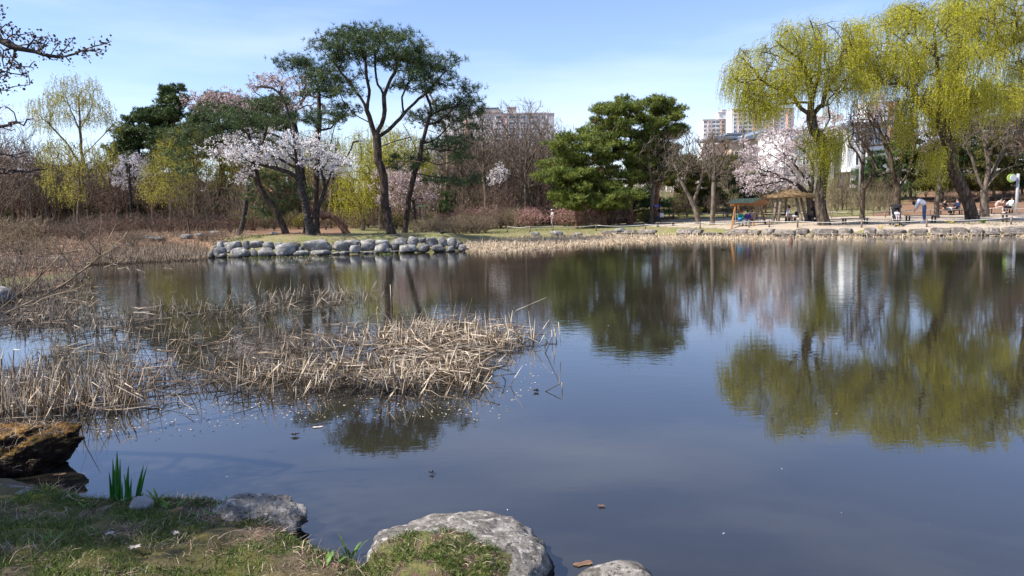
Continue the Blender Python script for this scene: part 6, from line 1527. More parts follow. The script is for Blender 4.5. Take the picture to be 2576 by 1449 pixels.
M['bud_dark'] = mat('dark opening buds', [(.05, .035, .03), (.12, .08, .06), (.22, .18, .12)], scale=6, island=.6, rough=.7, coords='World')
cen = np.repeat(op[(op[:, 1] < 4.9)], 5, 0); cen = cen + rb_.normal(size=cen.shape) * .10
Vc, Fc = blossom(cen, rb_, 5, .16, .06)
make_tree('cherry_tree', T, M['bark_dark'], [('buds', Vb, Fb, M['bud_dark']), ('young_leaves', Vc, Fc, M['bush_green'])], 'budding cherry whose thin boughs hang in high over the near bank', 'cherry tree')
# pale blossom boughs drooping in from the left bank
blossom_tree('cherry_tree', -190, 26, [([(-190, 480), (-180, 420), (-150, 350)], .09), ([(-170, 400), (-80, 330), (0, 320), (60, 305)], .03), ([(-160, 380), (-60, 370), (20, 390), (80, 380)], .03), ([(-180, 430), (-80, 420), (10, 435), (120, 425)], .02), ([(-150, 350), (-60, 290), (10, 270)], .02)],
    [(-60,320,50,16),(0,330,40,14),(40,312,34,10),(-20,370,50,14),(30,390,40,12),(-40,425,50,12),(50,428,50,8),(-20,290,40,12),(10,265,20,8),(75,300,18,8)], 'sparse pink budding cherry drooping in from the picture edge over the bank', 93, conv=None, r=.16, mat_='blossom_dull', per=3, dens=4.0, size=.035, depthR=1.0)

# ================================================================== buildings beyond the trees
def c1b(x, y): return (2700 + x / 2.8975) / 1.565, (300 + y / 2.8975) / 1.565
def c9(x, y): return 1086 + .1544 * x, 223.6 + .1544 * y
def c6b(x, y): return 2077 + .2426 * x, 159.7 + .2426 * y
def c5(x, y): return (2800 + x / 3.68) / 1.565, (650 + y / 3.68) / 1.565
def c6(x, y): return (3400 + x / 4.076) / 1.565, (650 + y / 4.076) / 1.565
def c3(x, y): return (1700 + x * .5177) / 1.565, (300 + y * .5177) / 1.565

def building(name, label, D, conv, boxes, windows, depth=14, cat='building', frame='paint_white', pane='glass'):
    """boxes: (part name, x0, x1, y0, y1, material, proud, depth); windows: (x0, x1, y0, y1, proud) in the same view."""
    xs = [conv(b[1], b[3])[0] for b in boxes] + [conv(b[2], b[3])[0] for b in boxes]
    xm = (min(xs) + max(xs)) / 2; base = P(xm, 500, D); gzb = gz1(base[0], D)
    root = empty(name, (base[0], D, gzb), label, cat)
    off = np.array([base[0], D, gzb])
    for nm, x0, x1, y0, y1, m, proud, dep in boxes:
        a = P(*conv(x0, y0), D); b = P(*conv(x1, y0), D)
        zt = (a[2] + b[2]) / 2; zb = gzb - .5 if y1 is None else (P(*conv(x0, y1), D)[2] + P(*conv(x1, y1), D)[2]) / 2
        mb = MB(); mb.box(((a[0] + b[0]) / 2, D + dep / 2 - proud, (zt + zb) / 2), (b[0] - a[0], dep, zt - zb)); mb.V = [v - off for v in mb.V]
        mb.build(nm, M[m], root)
    for w in windows:
        x0, x1, y0, y1, proud = w[:5]
        pm = w[5] if len(w) > 5 else pane
        a = P(*conv(x0, y0), D); b = P(*conv(x1, y0), D); zt = (a[2] + b[2]) / 2; zb = (P(*conv(x0, y1), D)[2] + P(*conv(x1, y1), D)[2]) / 2
        W, H = b[0] - a[0], zt - zb; cx_, cz_ = (a[0] + b[0]) / 2, (zt + zb) / 2; t = min(W, H) * .09; y = D - proud
        mb = MB()
        for c, s in (((cx_, y - .10, zt - t / 2), (W, .3, t)), ((cx_, y - .10, zb + t / 2), (W, .3, t)), ((a[0] + t / 2, y - .10, cz_), (t, .3, H - 2 * t)), ((b[0] - t / 2, y - .10, cz_), (t, .3, H - 2 * t)), ((cx_, y - .08, cz_), (t * .7, .24, H - 2 * t))): mb.box(c, s)
        mb.V = [v - off for v in mb.V]; wo = mb.build('window', M[frame], root)
        pb_ = MB(); pb_.box((cx_, y - .03, cz_), (W - 2 * t, .08, H - 2 * t)); pb_.V = [v - off for v in pb_.V]; pb_.build('pane', M[pm], wo)
    return root
# orange and white flats behind the right-hand willow: lower wing and tall wing
rows = [510, 557, 604, 651]
wA = []
for y in rows:
    for x0, x1, pr in ((203, 240, 0), (252, 286, .5), (300, 338, 0), (345, 388, 0), (400, 445, .5), (465, 496, 0)):
        wA.append((x0, x1, y, y + 30, pr + .02))
building('apartment_block', 'lower wing of the distant orange and white flats, with a small gabled roof house', 540, c1b,
    [('wall', 195, 524, 497, None, 'paint_white', 0, 14), ('wall', 246, 291, 499, None, 'paint_coral_hazed', .5, 2), ('wall', 394, 453, 499, None, 'paint_orange_hazed', .5, 2), ('roof', 192, 526, 490, 497.5, 'brown_trim_hazed', .8, 15.6),
     ('roof_house', 380, 505, 412, 490, 'paint_white', -2, 8), ('roof', 376, 509, 404, 412, 'brown_trim_hazed', -1.6, 9), ('roof_house', 425, 478, 380, 404, 'paint_pale_hazed', -3, 5), ('roof', 422, 481, 374, 380, 'brown_trim_hazed', -2.8, 6),
     ('floor_band', 246, 524, 545, 549, 'paint_white', .62, .8), ('floor_band', 246, 524, 592, 596, 'paint_white', .62, .8), ('floor_band', 246, 524, 639, 643, 'paint_white', .62, .8)],
    wA + [(389, 399, 432, 452, -1.95), (405, 415, 432, 452, -1.95)])
rows = [385, 431, 477, 523, 569, 615, 661]
wB = []
for y in rows:
    for x0, x1, pr in ((543, 583, 0), (598, 642, .5), (662, 696, 0), (716, 752, 0), (778, 820, .5), (850, 886, 0), (905, 940, 0), (1000, 1040, .5), (1080, 1120, 0), (1160, 1200, .5)):
        wB.append((x0, x1, y, y + 31, pr + .02))
building('apartment_block', 'taller wing of the distant orange and white flats, half hidden by willow', 520, c1b,
    [('wall', 527, 1240, 372, None, 'paint_white', 0, 14), ('wall', 590, 652, 373, None, 'paint_coral_hazed', .5, 2), ('wall', 770, 832, 373, None, 'paint_orange_hazed', .5, 2), ('wall', 990, 1052, 373, None, 'paint_coral_hazed', .5, 2), ('wall', 1150, 1212, 373, None, 'paint_orange_hazed', .5, 2),
     ('roof', 524, 1243, 365, 372.5, 'brown_trim_hazed', .8, 15.6), ('roof_house', 760, 840, 262, 365, 'paint_pale_hazed', -2, 8), ('roof', 756, 844, 254, 262, 'brown_trim_hazed', -1.6, 9)] +
    [('floor_band', 590, 760, y - 7, y - 4, 'paint_white', .62, .8) for y in rows], wB)
wC = []
for q, y in enumerate([480, 530, 580, 630]):
    for x0, x1, pr in ((440, 480, 0), (500, 540, .4), (600, 640, 0), (660, 700, .4), (740, 780, 0)): wC.append((x0, x1, y, y + 32, pr + .02))
building('apartment_block', 'distant orange and white flats glimpsed between the two great willows', 430, c6b,
    [('wall', 420, 800, 400, None, 'paint_white', 0, 12), ('wall', 490, 552, 402, None, 'paint_coral_hazed', .4, 2), ('wall', 650, 712, 402, None, 'paint_orange_hazed', .4, 2), ('roof', 416, 804, 392, 400.5, 'brown_trim_hazed', .7, 13.4), ('roof_house', 560, 640, 300, 392, 'paint_pale_hazed', -1.5, 6)], wC)
# grey-roofed tower block behind the bare trees
wD = []
for y in (440, 535, 630, 725, 820):
    for x0, x1, pr in ((1045, 1135, .3), (1250, 1370, 0), (1440, 1540, 0), (1620, 1720, 0), (1780, 1850, 0)): wD.append((x0, x1, y, y + 55, pr + .02))
wD += [(775, 860, 480, 530, .02), (885, 960, 480, 530, .02), (775, 860, 575, 625, .02), (885, 960, 575, 625, .02)]
building('apartment_block', 'wide grey flats with brown roof edge behind the tallest bare trees', 365, c9,
    [('wall', 690, 1020, 392, None, 'paint_pale_hazed', 0, 14), ('wall', 1020, 1150, 398, None, 'paint_pale_hazed', .3, 14), ('wall', 1150, 1870, 405, None, 'paint_grey_hazed', -.3, 14), ('wall', 1140, 1220, 406, None, 'paint_coral_hazed', .12, 3), ('roof', 685, 1160, 356, 392.5, 'brown_trim_hazed', .7, 15), ('roof', 1160, 1875, 390, 405.5, 'brown_trim_hazed', .3, 15),
     ('roof_house', 850, 1090, 312, 356, 'paint_pale_hazed', -2, 6), ('louvre', 846, 1094, 296, 304, 'roof_grey', -1.7, 6.8), ('louvre', 846, 1094, 318, 324, 'roof_grey', -1.8, 6.6), ('louvre', 846, 1094, 336, 342, 'roof_grey', -1.8, 6.6),
     ('chimney', 1240, 1378, 300, 390, 'brown_trim_hazed', -1, 5), ('chimney', 1236, 1382, 288, 300, 'brown_trim_hazed', -.8, 5.6), ('tower', 1872, 1996, 408, None, 'paint_grey_hazed', .6, 5), ('tower', 1866, 1876, 408, None, 'paint_white', .8, 1), ('roof', 1862, 2000, 394, 408, 'brown_trim_hazed', .9, 6)], wD)
building('apartment_block', 'blue roofed orange and white block peeping through the leaning island pine', 380, c9,
    [('wall', 160, 690, 328, None, 'paint_pale_hazed', 0, 14), ('wall', 500, 612, 330, None, 'paint_coral_hazed', .4, 3), ('roof', 190, 640, 262, 328, 'roof_blue', .8, 13), ('roof', 240, 590, 238, 262, 'roof_blue', -1.5, 8)],
    [(430, 495, 338, 402, .02, 'glass_teal'), (540, 586, 338, 400, .42, 'glass_teal'), (360, 410, 338, 402, .02, 'glass_teal'), (200, 260, 345, 400, .02), (430, 495, 440, 500, .02, 'glass_teal'), (540, 586, 440, 500, .42, 'glass_teal')])
# low modern buildings nearer by
building('hall_building', 'low hall with grey glazed roof and beige stone wall behind the cherry', 118, c1b,
    [('wall', 520, 830, 722, None, 'beige_stone', 0, 10), ('wall', 830, 1260, 700, None, 'beige_stone', -.5, 10), ('roof', 330, 640, 662, 690, 'roof_grey', -3, 9), ('roof', 600, 960, 598, 620, 'roof_grey', -6, 9), ('wall', 660, 930, 620, 722, 'roof_grey', -6.4, 5),
     ('glazing', 420, 830, 700, 716, 'glass', .4, 3), ('rail', 660, 930, 640, 643, 'metal', -5.8, .2), ('rail', 690, 693, 640, 700, 'metal', -5.7, .2), ('rail', 800, 803, 640, 690, 'metal', -5.7, .2)], [(550, 600, 860, 930, .02)])
# its sloping glass roof
_a = [P(*c1b(530, 748), 117), P(*c1b(660, 700), 117), P(*c1b(930, 612), 117), P(*c1b(935, 640), 117), P(*c1b(830, 702), 117), P(*c1b(545, 756), 117)]
hall = [o for o in bpy.data.objects if o.name == 'hall_building'][0]
Vr = np.array(_a + [p + np.array([0, 7, .4]) for p in _a]) - np.array(hall.location)
mb = MB(); mb.V = [Vr]; mb.n = 12; mb.F4 = [np.array([[i, (i + 1) % 6, 6 + (i + 1) % 6, 6 + i] for i in range(6)])]; mb.F3 = [np.array([[0, 2, 1], [0, 3, 2], [0, 4, 3], [0, 5, 4], [6, 7, 8], [6, 8, 9], [6, 9, 10], [6, 10, 11]])]
mb.build('sloping_roof', M['roof_grey'], hall)
building('modern_building', 'white modern building with teal windows behind the bare plaza trees', 94, c6b,
    [('wall', 232, 650, 640, 1118, 'paint_white', 0, 12), ('wall', 250, 700, 1118, None, 'paint_grey_hazed', -2.2, 8), ('wall', -380, 150, 690, None, 'paint_white', -1.5, 10), ('column', 282, 318, 1118, None, 'paint_white', .05, .8), ('column', 452, 484, 1118, None, 'paint_white', .05, .8), ('column', 640, 668, 1118, None, 'paint_white', .05, .8),
     ('roof', 200, 690, 612, 640, 'roof_grey', .8, 14), ('roof', -390, 160, 676, 690, 'roof_grey', -.9, 11), ('balcony', 228, 700, 1080, 1118, 'paint_white', 1.0, 1.6)],
    [(312, 390, 700, 835, .02, 'glass_teal'), (400, 462, 690, 726, .02, 'glass_teal'), (500, 570, 700, 830, .02, 'glass_teal'), (500, 580, 990, 1050, .02, 'glass_teal'), (300, 380, 930, 1060, .02), (420, 470, 930, 1060, .02), (-330, -250, 760, 860, -1.48), (-200, -120, 760, 860, -1.48), (-60, 10, 760, 860, -1.48), (60, 110, 760, 860, -1.48),
     (-330, -250, 960, 1080, -1.48), (-200, -120, 960, 1080, -1.48), (-60, 10, 960, 1080, -1.48), (60, 110, 960, 1080, -1.48)])

def pole(name, x, yt, yb, D, r, m, label, cat, zfoot=True):
    t = P(x, yt, D); g = gz1(t[0], D); mb = MB(); mb.tube([(0, 0, -.1), (0, 0, (t[2] - g) / 2), (0, 0, t[2] - g)], [r * 1.15, r, r * .85], 10)
    return tag(mb.build(name, M[m], None, True, (t[0], D, g)), label, cat)
pole('utility_pole', c1b(655, 595)[0], c1b(655, 595)[1], 0, 74, .14, 'wood_dark', 'dark brown timber pole rising out of the pink cherry', 'pole')
pole('utility_pole', 2171, 236, 0, 66, .12, 'sill', 'tall pale concrete pole in front of the white building', 'pole')
# small shelter far off with a green roof
sh = empty('park_booth', tuple(gpt(1044, 60) + np.array([0, 0, .05])), 'small far shelter with pale green roof between the island pines', 'shelter')
mb = MB(); mb.box((0, 0, 1.82), (1.9, 1.3, .12)); mb.build('roof', M['green_roof'], sh)
for q in (-.6, .6): m2 = MB(); m2.box((q, 0, .88), (.09, .09, 1.76)); m2.build('post', M['paint_white'], sh)

# ================================================================== rope fences
def fence(name, posts, label, D_f=None, hp=.42, rpost=.045, m='wood_grey', rope_r=.013, sag=.055, rail=1):
    pts = [on_ground(x, y) for x, y in posts]
    root = empty(name, tuple(pts[0]), label, 'fence'); off = pts[0]
    tops = []
    rng = np.random.default_rng(3)
    for p in pts:
        mb = MB(); l = rng.normal(size=2) * .01
        mb.tube([p - off + np.array([0, 0, -.05]), p - off + np.array([l[0], l[1], hp * .98]), p - off + np.array([l[0], l[1], hp])], [rpost, rpost * .95, rpost * .7], 8); mb.build('post', M[m], root, True)
        tops.append(p - off + np.array([0, 0, hp * .88]))
    for q in range(rail):
        for a, b in zip(tops[:-1], tops[1:]):
            a2 = a - np.array([0, 0, q * hp * .4]); b2 = b - np.array([0, 0, q * hp * .4])
            L = np.linalg.norm(b - a); ts = np.linspace(0, 1, 9)
            mb = MB(); mb.tube([a2 + (b2 - a2) * t - np.array([0, 0, 4 * sag * min(L, 3) / 2 * t * (1 - t)]) for t in ts], rope_r, 5); mb.build('rope', M['rope'], root, True)
    return root
fence('rope_fence', [(1276.5, 584), (1333, 585), (1391, 584), (1500, 581), (1624, 579.5), (1761, 575.5), (1884, 573.5), (1935, 573), (2006, 573.5), (2167, 572.5), (2331, 571.5), (2543, 566.5), (2700, 562)], 'long low rope fence with short posts along the pond side path')
fence('rope_fence', [(1570, 558), (1684, 553), (1750, 551), (1820, 551), (1900, 550), (2000, 549), (2092, 549), (2170, 549), (2227, 547), (2256, 546), (2340, 543), (2420, 541), (2500, 540), (2600, 538)], 'rear rope fence at the back of the plaza under the trees', hp=.55, rpost=.04, rope_r=.011)

# ================================================================== benches
def bench(x0, x1, yt, yb, xbase, ybase, label, back=False, deep=.42, n_planks=3, m='wood_grey'):
    g = on_ground(xbase, ybase); D = g[1]; a = P(x0, yt, D); b = P(x1, yt, D); L = b[0] - a[0]; H = max(a[2], b[2]) - g[2]; H = (a[2] + b[2]) / 2 - g[2]
    root = empty('park_bench', ((a[0] + b[0]) / 2, D + deep / 2, g[2]), label, 'bench')
    pw = deep / n_planks
    for k in range(n_planks):
        mb = MB(); mb.box((0, -deep / 2 + pw * (k + .5), H - .02), (L, pw - .012, .045), bev=.006); mb.build('seat_plank', M[m], root)
    for sx in (-1, 1):
        for sy in (-1, 1):
            mb = MB(); mb.box((sx * (L / 2 - .12), sy * (deep / 2 - .05), (H - .045) / 2), (.07, .07, H - .045), bev=.006); mb.build('leg', M['wood_dark'], root)
        mb = MB(); mb.box((sx * (L / 2 - .12), 0, H * .35), (.05, deep - .18, .05)); mb.build('stretcher', M['wood_dark'], root)
    if back:
        for k in range(3):
            mb = MB(); mb.box((0, deep / 2 + .04 + .02 * k, H + .14 + .13 * k), (L, .03, .10), bev=.006); mb.build('back_plank', M[m], root)
        for sx in (-1, 1):
            mb = MB(); mb.bar((sx * (L / 2 - .12), deep / 2 - .02, H - .03), (sx * (L / 2 - .12), deep / 2 + .13, H + .48), .05); mb.build('back_post', M['wood_dark'], root)
    return root, H
bench(1652, 1700, 559.5, 571, 1652, 571, 'plank bench by the bare tree where a person walks with umbrella')
bench(2123, 2188, 548.5, 564, 2123, 565.5, 'weathered plank bench standing empty between willow and stroller')
bench(2284, 2360, 541.5, 562, 2284, 562, 'plank bench behind the person bending over')
bench(2529, 2600, 538.5, 559, 2530, 559.5, 'plank bench cut by the picture edge near the lamp post')
bk1, HB1 = bench(2364, 2425, 529, 541, 2364, 541.5, 'red brown backed bench with the couple dressed in black', True, m='wood_red')
bk2, HB2 = bench(2492, 2552, 524, 538, 2492, 539, 'red brown backed bench with the resting couple near the lamp post', True, m='wood_red')

# ================================================================== people
def skin_obj(name, verts, edges, radii, m, parent, root=0, levels=1):
    me = bpy.data.meshes.new(name); me.from_pydata([tuple(v) for v in verts], edges, []); me.materials.append(m)
    o = link(name, me, parent)
    md = o.modifiers.new('skin', 'SKIN'); md.use_smooth_shade = True
    sv = me.skin_vertices[0].data
    for i, r in enumerate(radii): sv[i].radius = (r, r); sv[i].use_root = (i == root)
    sb = o.modifiers.new('smooth', 'SUBSURF'); sb.levels = levels; sb.render_levels = levels
    return o
POSE = {
 'sit': dict(pelvis=(0, 0, .47), spine=(-.02, 0, .66), chest=(-.01, 0, .88), neck=(.01, 0, 1.03), head=(.03, 0, 1.13), top=(.03, 0, 1.23), knee=(.42, .11, .50), ankle=(.43, .11, .09), toe=(.58, .12, .045), elbow=(.08, .22, .74), wrist=(.30, .12, .62)),
 'stand': dict(pelvis=(0, 0, .93), spine=(-.01, 0, 1.10), chest=(0, 0, 1.32), neck=(.01, 0, 1.47), head=(.03, 0, 1.57), top=(.03, 0, 1.67), knee=(.03, .10, .50), ankle=(0, .10, .09), toe=(.16, .11, .045), elbow=(-.01, .24, 1.10), wrist=(.08, .24, .86)),
 'bend': dict(pelvis=(0, 0, .90), spine=(.08, 0, 1.10), chest=(.24, 0, 1.23), neck=(.38, 0, 1.18), head=(.46, 0, 1.10), top=(.53, 0, 1.03), knee=(.0, .10, .49), ankle=(-.04, .10, .09), toe=(.12, .11, .045), elbow=(.34, .20, .95), wrist=(.42, .14, .74)),
}
def person(loc, yaw, pose, label, jacket, trousers, scale=1.0, hair='hair', long_hair=False, cap=None, over=None, shoes='black', mask=None, glasses=False, jacket_fat=1.0, lr=None):
    J = {k: np.array(v, float) for k, v in POSE[pose].items()}
    if over: J.update({k: np.array(v, float) for k, v in over.items()})
    root = empty('person', tuple(loc), label, 'person', None, yaw); root.scale = (scale,) * 3
    def side(k, s):
        kk = k + ('_l' if s > 0 else '_r')
        v = J.get(kk); 
        if v is not None: return v
        v = J[k].copy(); v[1] *= s; return v
    V = [J['pelvis'], J['spine'], J['chest'], J['neck'], J['head'], J['top']]; R = [.115, .105, .12, .05, .082, .07]
    E = [(0, 1), (1, 2), (2, 3), (3, 4), (4, 5)]
    fw = norm(np.array([1.0, 0, 0]) + (J['top'] - J['head']) * 0)
    up = norm(J['top'] - J['head']); fwd = norm(np.array([1, 0, 0]) - up * up[0]) if pose != 'bend' else norm(np.array([.4, 0, -.9]))
    V.append(J['head'] + fwd * .098 + up * .02); R.append(.018); E.append((4, 6))       # nose
    for s in (1, -1):
        b = len(V); sh = J['chest'] + np.array([0, s * .165, .06 if pose != 'bend' else .0]); el, wr = side('elbow', s), side('wrist', s)
        V += [sh, el, wr]; R += [.058, .042, .030]; E += [(2, b), (b, b + 1), (b + 1, b + 2)]
        d = norm(wr - el); pl = wr + d * .07; V.append(pl); R.append(.030); E.append((b + 2, b + 3)); sd = norm(np.cross(d, [0, 0, 1.0]) + 1e-3)
        for q in range(4):
            f = pl + d * .045 + sd * (.012 * (q - 1.5) * 1.6); f2 = f + d * (.035 + .008 * (1 - abs(q - 1.3))) + np.array([0, 0, -.012])
            i0 = len(V); V += [f, f2]; R += [.0085, .007]; E += [(b + 3, i0), (i0, i0 + 1)]
        i0 = len(V); V.append(wr + d * .05 + sd * .045); R.append(.010); E.append((b + 3, i0))
        h = len(V); hp = J['pelvis'] + np.array([0, s * .085, -.03]); kn, an, to = side('knee', s), side('ankle', s), side('toe', s)
        V += [hp, kn, an, to]; R += [.078, .056, .040, .036]; E += [(0, h), (h, h + 1), (h + 1, h + 2), (h + 2, h + 3)]
    skin_obj('body', V, E, R, M['skin'], root)
    # jacket
    V = [J['pelvis'] + (J['spine'] - J['pelvis']) * .1, J['spine'], J['chest'], J['chest'] + (J['neck'] - J['chest']) * .75]; R = [.135, .13, .145, .062]; E = [(0, 1), (1, 2), (2, 3)]
    for s in (1, -1):
        b = len(V); sh = J['chest'] + np.array([0, s * .165, .06 if pose != 'bend' else .0]); el, wr = side('elbow', s), side('wrist', s)
        V += [sh, el, wr]; R += [.075, .06, .045]; E += [(2, b), (b, b + 1), (b + 1, b + 2)]
    skin_obj('jacket', V, E, [r * jacket_fat for r in R], M[jacket], root)
    V = [J['pelvis'], J['pelvis'] + (J['spine'] - J['pelvis']) * .35]; R = [.125, .12]; E = [(0, 1)]
    for s in (1, -1):
        h = len(V); hp = J['pelvis'] + np.array([0, s * .088, -.03]); kn, an = side('knee', s), side('ankle', s)
        V += [hp, (hp + kn) / 2, kn, kn + (an - kn) * .92]; R += [.095, .085, .07, .056]; E += [(0, h), (h, h + 1), (h + 1, h + 2), (h + 2, h + 3)]
        mb = MB(); to = side('toe', s); mb.ball((an + to) / 2 + np.array([.01, 0, -.01]), (.125, .052, .05), 10, 6); mb.build('shoe', M[shoes], root, True)
        mb = MB(); mb.ball(J['head'] + fwd * .076 + up * .035 + np.array([0, s * .03, 0]), .011, 6, 4); mb.build('eye', M['hair'], root, True)
    skin_obj('trousers', V, E, R, M[trousers], root)
    mb = MB(); hc = (J['head'] + J['top']) / 2 + up * .02 - fwd * .022; mb.ball(hc, (.098, .098, .112), 12, 8)
    if long_hair: mb.ball(J['neck'] - fwd * .05 + up * .02, (.06, .095, .17), 10, 7)
    mb.build('hair', M[hair], root, True)
    if cap:
        mb = MB(); mb.ball(J['top'] + up * .012, (.108, .105, .06), 12, 6); mb.box(J['top'] + fwd * .12 - up * .012, (.11, .13, .012)); mb.build('cap', M[cap], root, True)
    if mask: mb = MB(); mb.ball(J['head'] + fwd * .07 - up * .02, (.035, .055, .04), 8, 5); mb.build('face_mask', M[mask], root, True)
    if glasses: mb = MB(); mb.box(J['head'] + fwd * .088 + up * .035, (.02, .12, .035)); mb.build('sunglasses', M['black'], root)
    return root
def R_(d): return math.radians(d)
# bending over, seen from behind
g = on_ground(*c6(965, 932)); person(g, R_(140), 'bend', 'person in white top and blue jeans bending over behind the rope', 'white', 'denim', 1.06, shoes='white', jacket_fat=1.3)
# walkers
g = gpt(c3(917, 0)[0], 57.0) + np.array([0, 0, .05]); person((g[0], g[1], g[2]), R_(205), 'stand', 'elderly walker in white cap and pale top on the path by pink shrubs', 'white', 'lilac', .78, cap='white', over=dict(ankle_l=(.10, .1, .09), toe_l=(.26, .1, .05), knee_l=(.10, .1, .5)))
g = on_ground(*c3(1730, 1120)); sc_ = .84 * g[1] / 60; up_ = person(g, R_(170), 'stand', 'walker in black top and jeans under a dark blue umbrella', 'black', 'denim', sc_, long_hair=True, over=dict(elbow_r=(.15, -.22, 1.15), wrist_r=(.25, -.12, 1.35), ankle_l=(.16, .1, .09), toe_l=(.3, .1, .05), knee_l=(.14, .1, .5), ankle_r=(-.2, -.1, .12), toe_r=(-.08, -.1, .05)))
um = empty('umbrella', tuple(np.array(g) + np.array([-.22 * sc_, -.05, 1.2 * sc_])), 'dark blue umbrella held up by the walker in black', 'umbrella')
mb = MB(); k = 8; rg = np.linspace(0, 1, 6); vv = []
for q in rg:
    for i in range(24):
        a = 2 * math.pi * i / 24; sc2 = 1 - .06 * abs(math.sin(4 * a)) * q; vv.append((.48 * q * sc2 * math.cos(a), .48 * q * sc2 * math.sin(a), .62 - .20 * q ** 2))
mb.add(np.array(vv) * sc_, [[i * 24 + j, (i + 1) * 24 + j, (i + 1) * 24 + (j + 1) % 24, i * 24 + (j + 1) % 24] for i in range(5) for j in range(24)])
mb.build('canopy', M['umbrella'], um, True); mb = MB(); mb.tube([(0, 0, 0), (0, 0, .66 * sc_)], .009, 6); mb.build('shaft', M['metal'], um)
bg = MB(); bg.box((0, 0, 0), (.28, .08, .30), bev=.02); bg.tube([(-.1, 0, .15), (-.05, 0, .34), (.05, 0, .34), (.1, 0, .15)], .008, 5); tag(bg.build('shoulder_bag', M['white'], None, False, tuple(np.array(g) + np.array([.22 * sc_, -.1, .78 * sc_]))), 'white bag hanging behind the walker with umbrella', 'bag')
# couple in black on the backed bench
def on_bench(b, H, dx, yaw, *a, dy=-.02, sc=1.0, **k):
    l = b.location; return person((l.x + dx, l.y + dy, l.z + H - .38 * sc), yaw, 'sit', *a, scale=sc, **k)
Lb = lambda px: P(px, 530, bk1.location.y)[0] - bk1.location.x
on_bench(bk1, HB1, Lb(c6(1290, 0)[0]), R_(-62), 'woman in black with a pale bag on her lap sitting on the backed bench', 'black', 'black', sc=1.0, long_hair=True)
on_bench(bk1, HB1, Lb(c6(1500, 0)[0]), R_(-165), 'person in dark navy jacket turned towards the woman in black', 'navy', 'black', sc=1.02, jacket_fat=1.15)
mb = MB(); mb.ball((0, 0, 0), (.16, .10, .17), 10, 7); tag(mb.build('plastic_bag', M['white'], None, True, (bk1.location.x + Lb(c6(1360, 0)[0]), bk1.location.y - .25, bk1.location.z + HB1 + .10)), 'white plastic bag on the bench between the couple in black', 'bag')
Lc = lambda px: P(px, 530, bk2.location.y)[0] - bk2.location.x
on_bench(bk2, HB2, Lc(c6(2120, 0)[0]), R_(-25), 'person in beige curled over towards a companion on the backed bench', 'beige', 'beige', sc=1.0, shoes='white', jacket_fat=1.15, over=dict(spine=(.02, 0, .68), chest=(.16, .02, .86), neck=(.28, .03, .97), head=(.37, .04, 1.04), top=(.43, .04, 1.12), elbow=(.40, .18, .78), wrist=(.48, .08, .92)))
on_bench(bk2, HB2, Lc(c6(2350, 0)[0]), R_(-165), 'person in white shirt and sunglasses leaning back on the bench', 'white', 'navy', sc=1.0, glasses=True, long_hair=True, over=dict(pelvis=(.02, 0, .47), spine=(-.05, 0, .66), chest=(-.10, 0, .86), neck=(-.13, 0, 1.0), head=(-.13, 0, 1.10), top=(-.16, 0, 1.2)))
mb = MB(); mb.tube([(0, 0, 0), (0, 0, .06), (0, 0, .15)], [.04, .045, .05], 12); tag(mb.build('drink_cup', M['teal'], None, True, (bk2.location.x + Lc(c6(2345, 0)[0]) - .02, bk2.location.y - .30, bk2.location.z + HB2 + .12)), 'turquoise cup resting beside the person in white shirt', 'cup')

# stroller with child
g = on_ground(*c6(520, 978)); st = empty('stroller', tuple(g), 'black stroller with raised hood parked facing the pond', 'stroller', None, R_(-105))
def wheel(p, r, par):
    mb = MB(); a = np.linspace(0, 2 * math.pi, 17); w = mb.tube([(p[0] + r * math.cos(t), p[1], p[2] + r * math.sin(t)) for t in a], .016, 6, False); o = mb.build('wheel', M['black'], par, True)
    m2 = MB(); m2.tube([(p[0], p[1] - .02, p[2]), (p[0], p[1] + .02, p[2])], r * .72, 14); m2.build('rim', M['wood_dark'], o)
for sx, sy, r in ((.30, .20, .085), (.30, -.20, .085), (-.26, .24, .12), (-.26, -.24, .12)): wheel((sx, sy, r + .012), r, st)
for sy in (.22, -.22):
    mb = MB(); mb.tube([(.30, sy * .9, .10), (.05, sy, .42), (-.30, sy, .85), (-.45, sy, 1.0)], .014, 6); mb.build('frame_tube', M['metal'], st, True)
    mb = MB(); mb.tube([(-.26, sy, .13), (-.05, sy, .42), (.15, sy, .60)], .014, 6); mb.build('frame_tube', M['metal'], st, True)
mb = MB(); mb.tube([(-.45, -.22, 1.0), (-.47, 0, 1.01), (-.45, .22, 1.0)], .018, 6); mb.build('handle', M['black'], st, True)
mb = MB(); mb.box((.05, 0, .45), (.34, .36, .06), bev=.02); mb.box((-.18, 0, .70), (.07, .38, .52), [[.96, 0, -.28], [0, 1, 0], [.28, 0, .96]], .02); mb.build('seat', M['black'], st)
mb = MB(); mb.box((.0, 0, .22), (.42, .38, .16), bev=.04); mb.build('basket', M['black'], st)
mb = MB(); mb.tube([(.25, -.2, .62), (.36, 0, .62), (.25, .2, .62)], .018, 6); mb.build('bumper_bar', M['black'], st, True)
mb = MB(); vv = []
for t in np.linspace(0, math.radians(105), 8):
    for sy in np.linspace(-1, 1, 7):
        r_ = .36 * (1 - .10 * abs(sy) ** 3); vv.append((-.16 + r_ * math.sin(t - .75), sy * .23, .82 + r_ * math.cos(t - .75)))
mb.add(np.array(vv), [[i * 7 + j, (i + 1) * 7 + j, (i + 1) * 7 + j + 1, i * 7 + j + 1] for i in range(7) for j in range(6)])
ho = mb.build('hood', M['black'], st, True); so = ho.modifiers.new('thick', 'SOLIDIFY'); so.thickness = .02
person((g[0] + .02, g[1] - .02, g[2] + .24), R_(-105), 'sit', 'small child in white sitting in the black stroller', 'white', 'pinkwhite', .50)

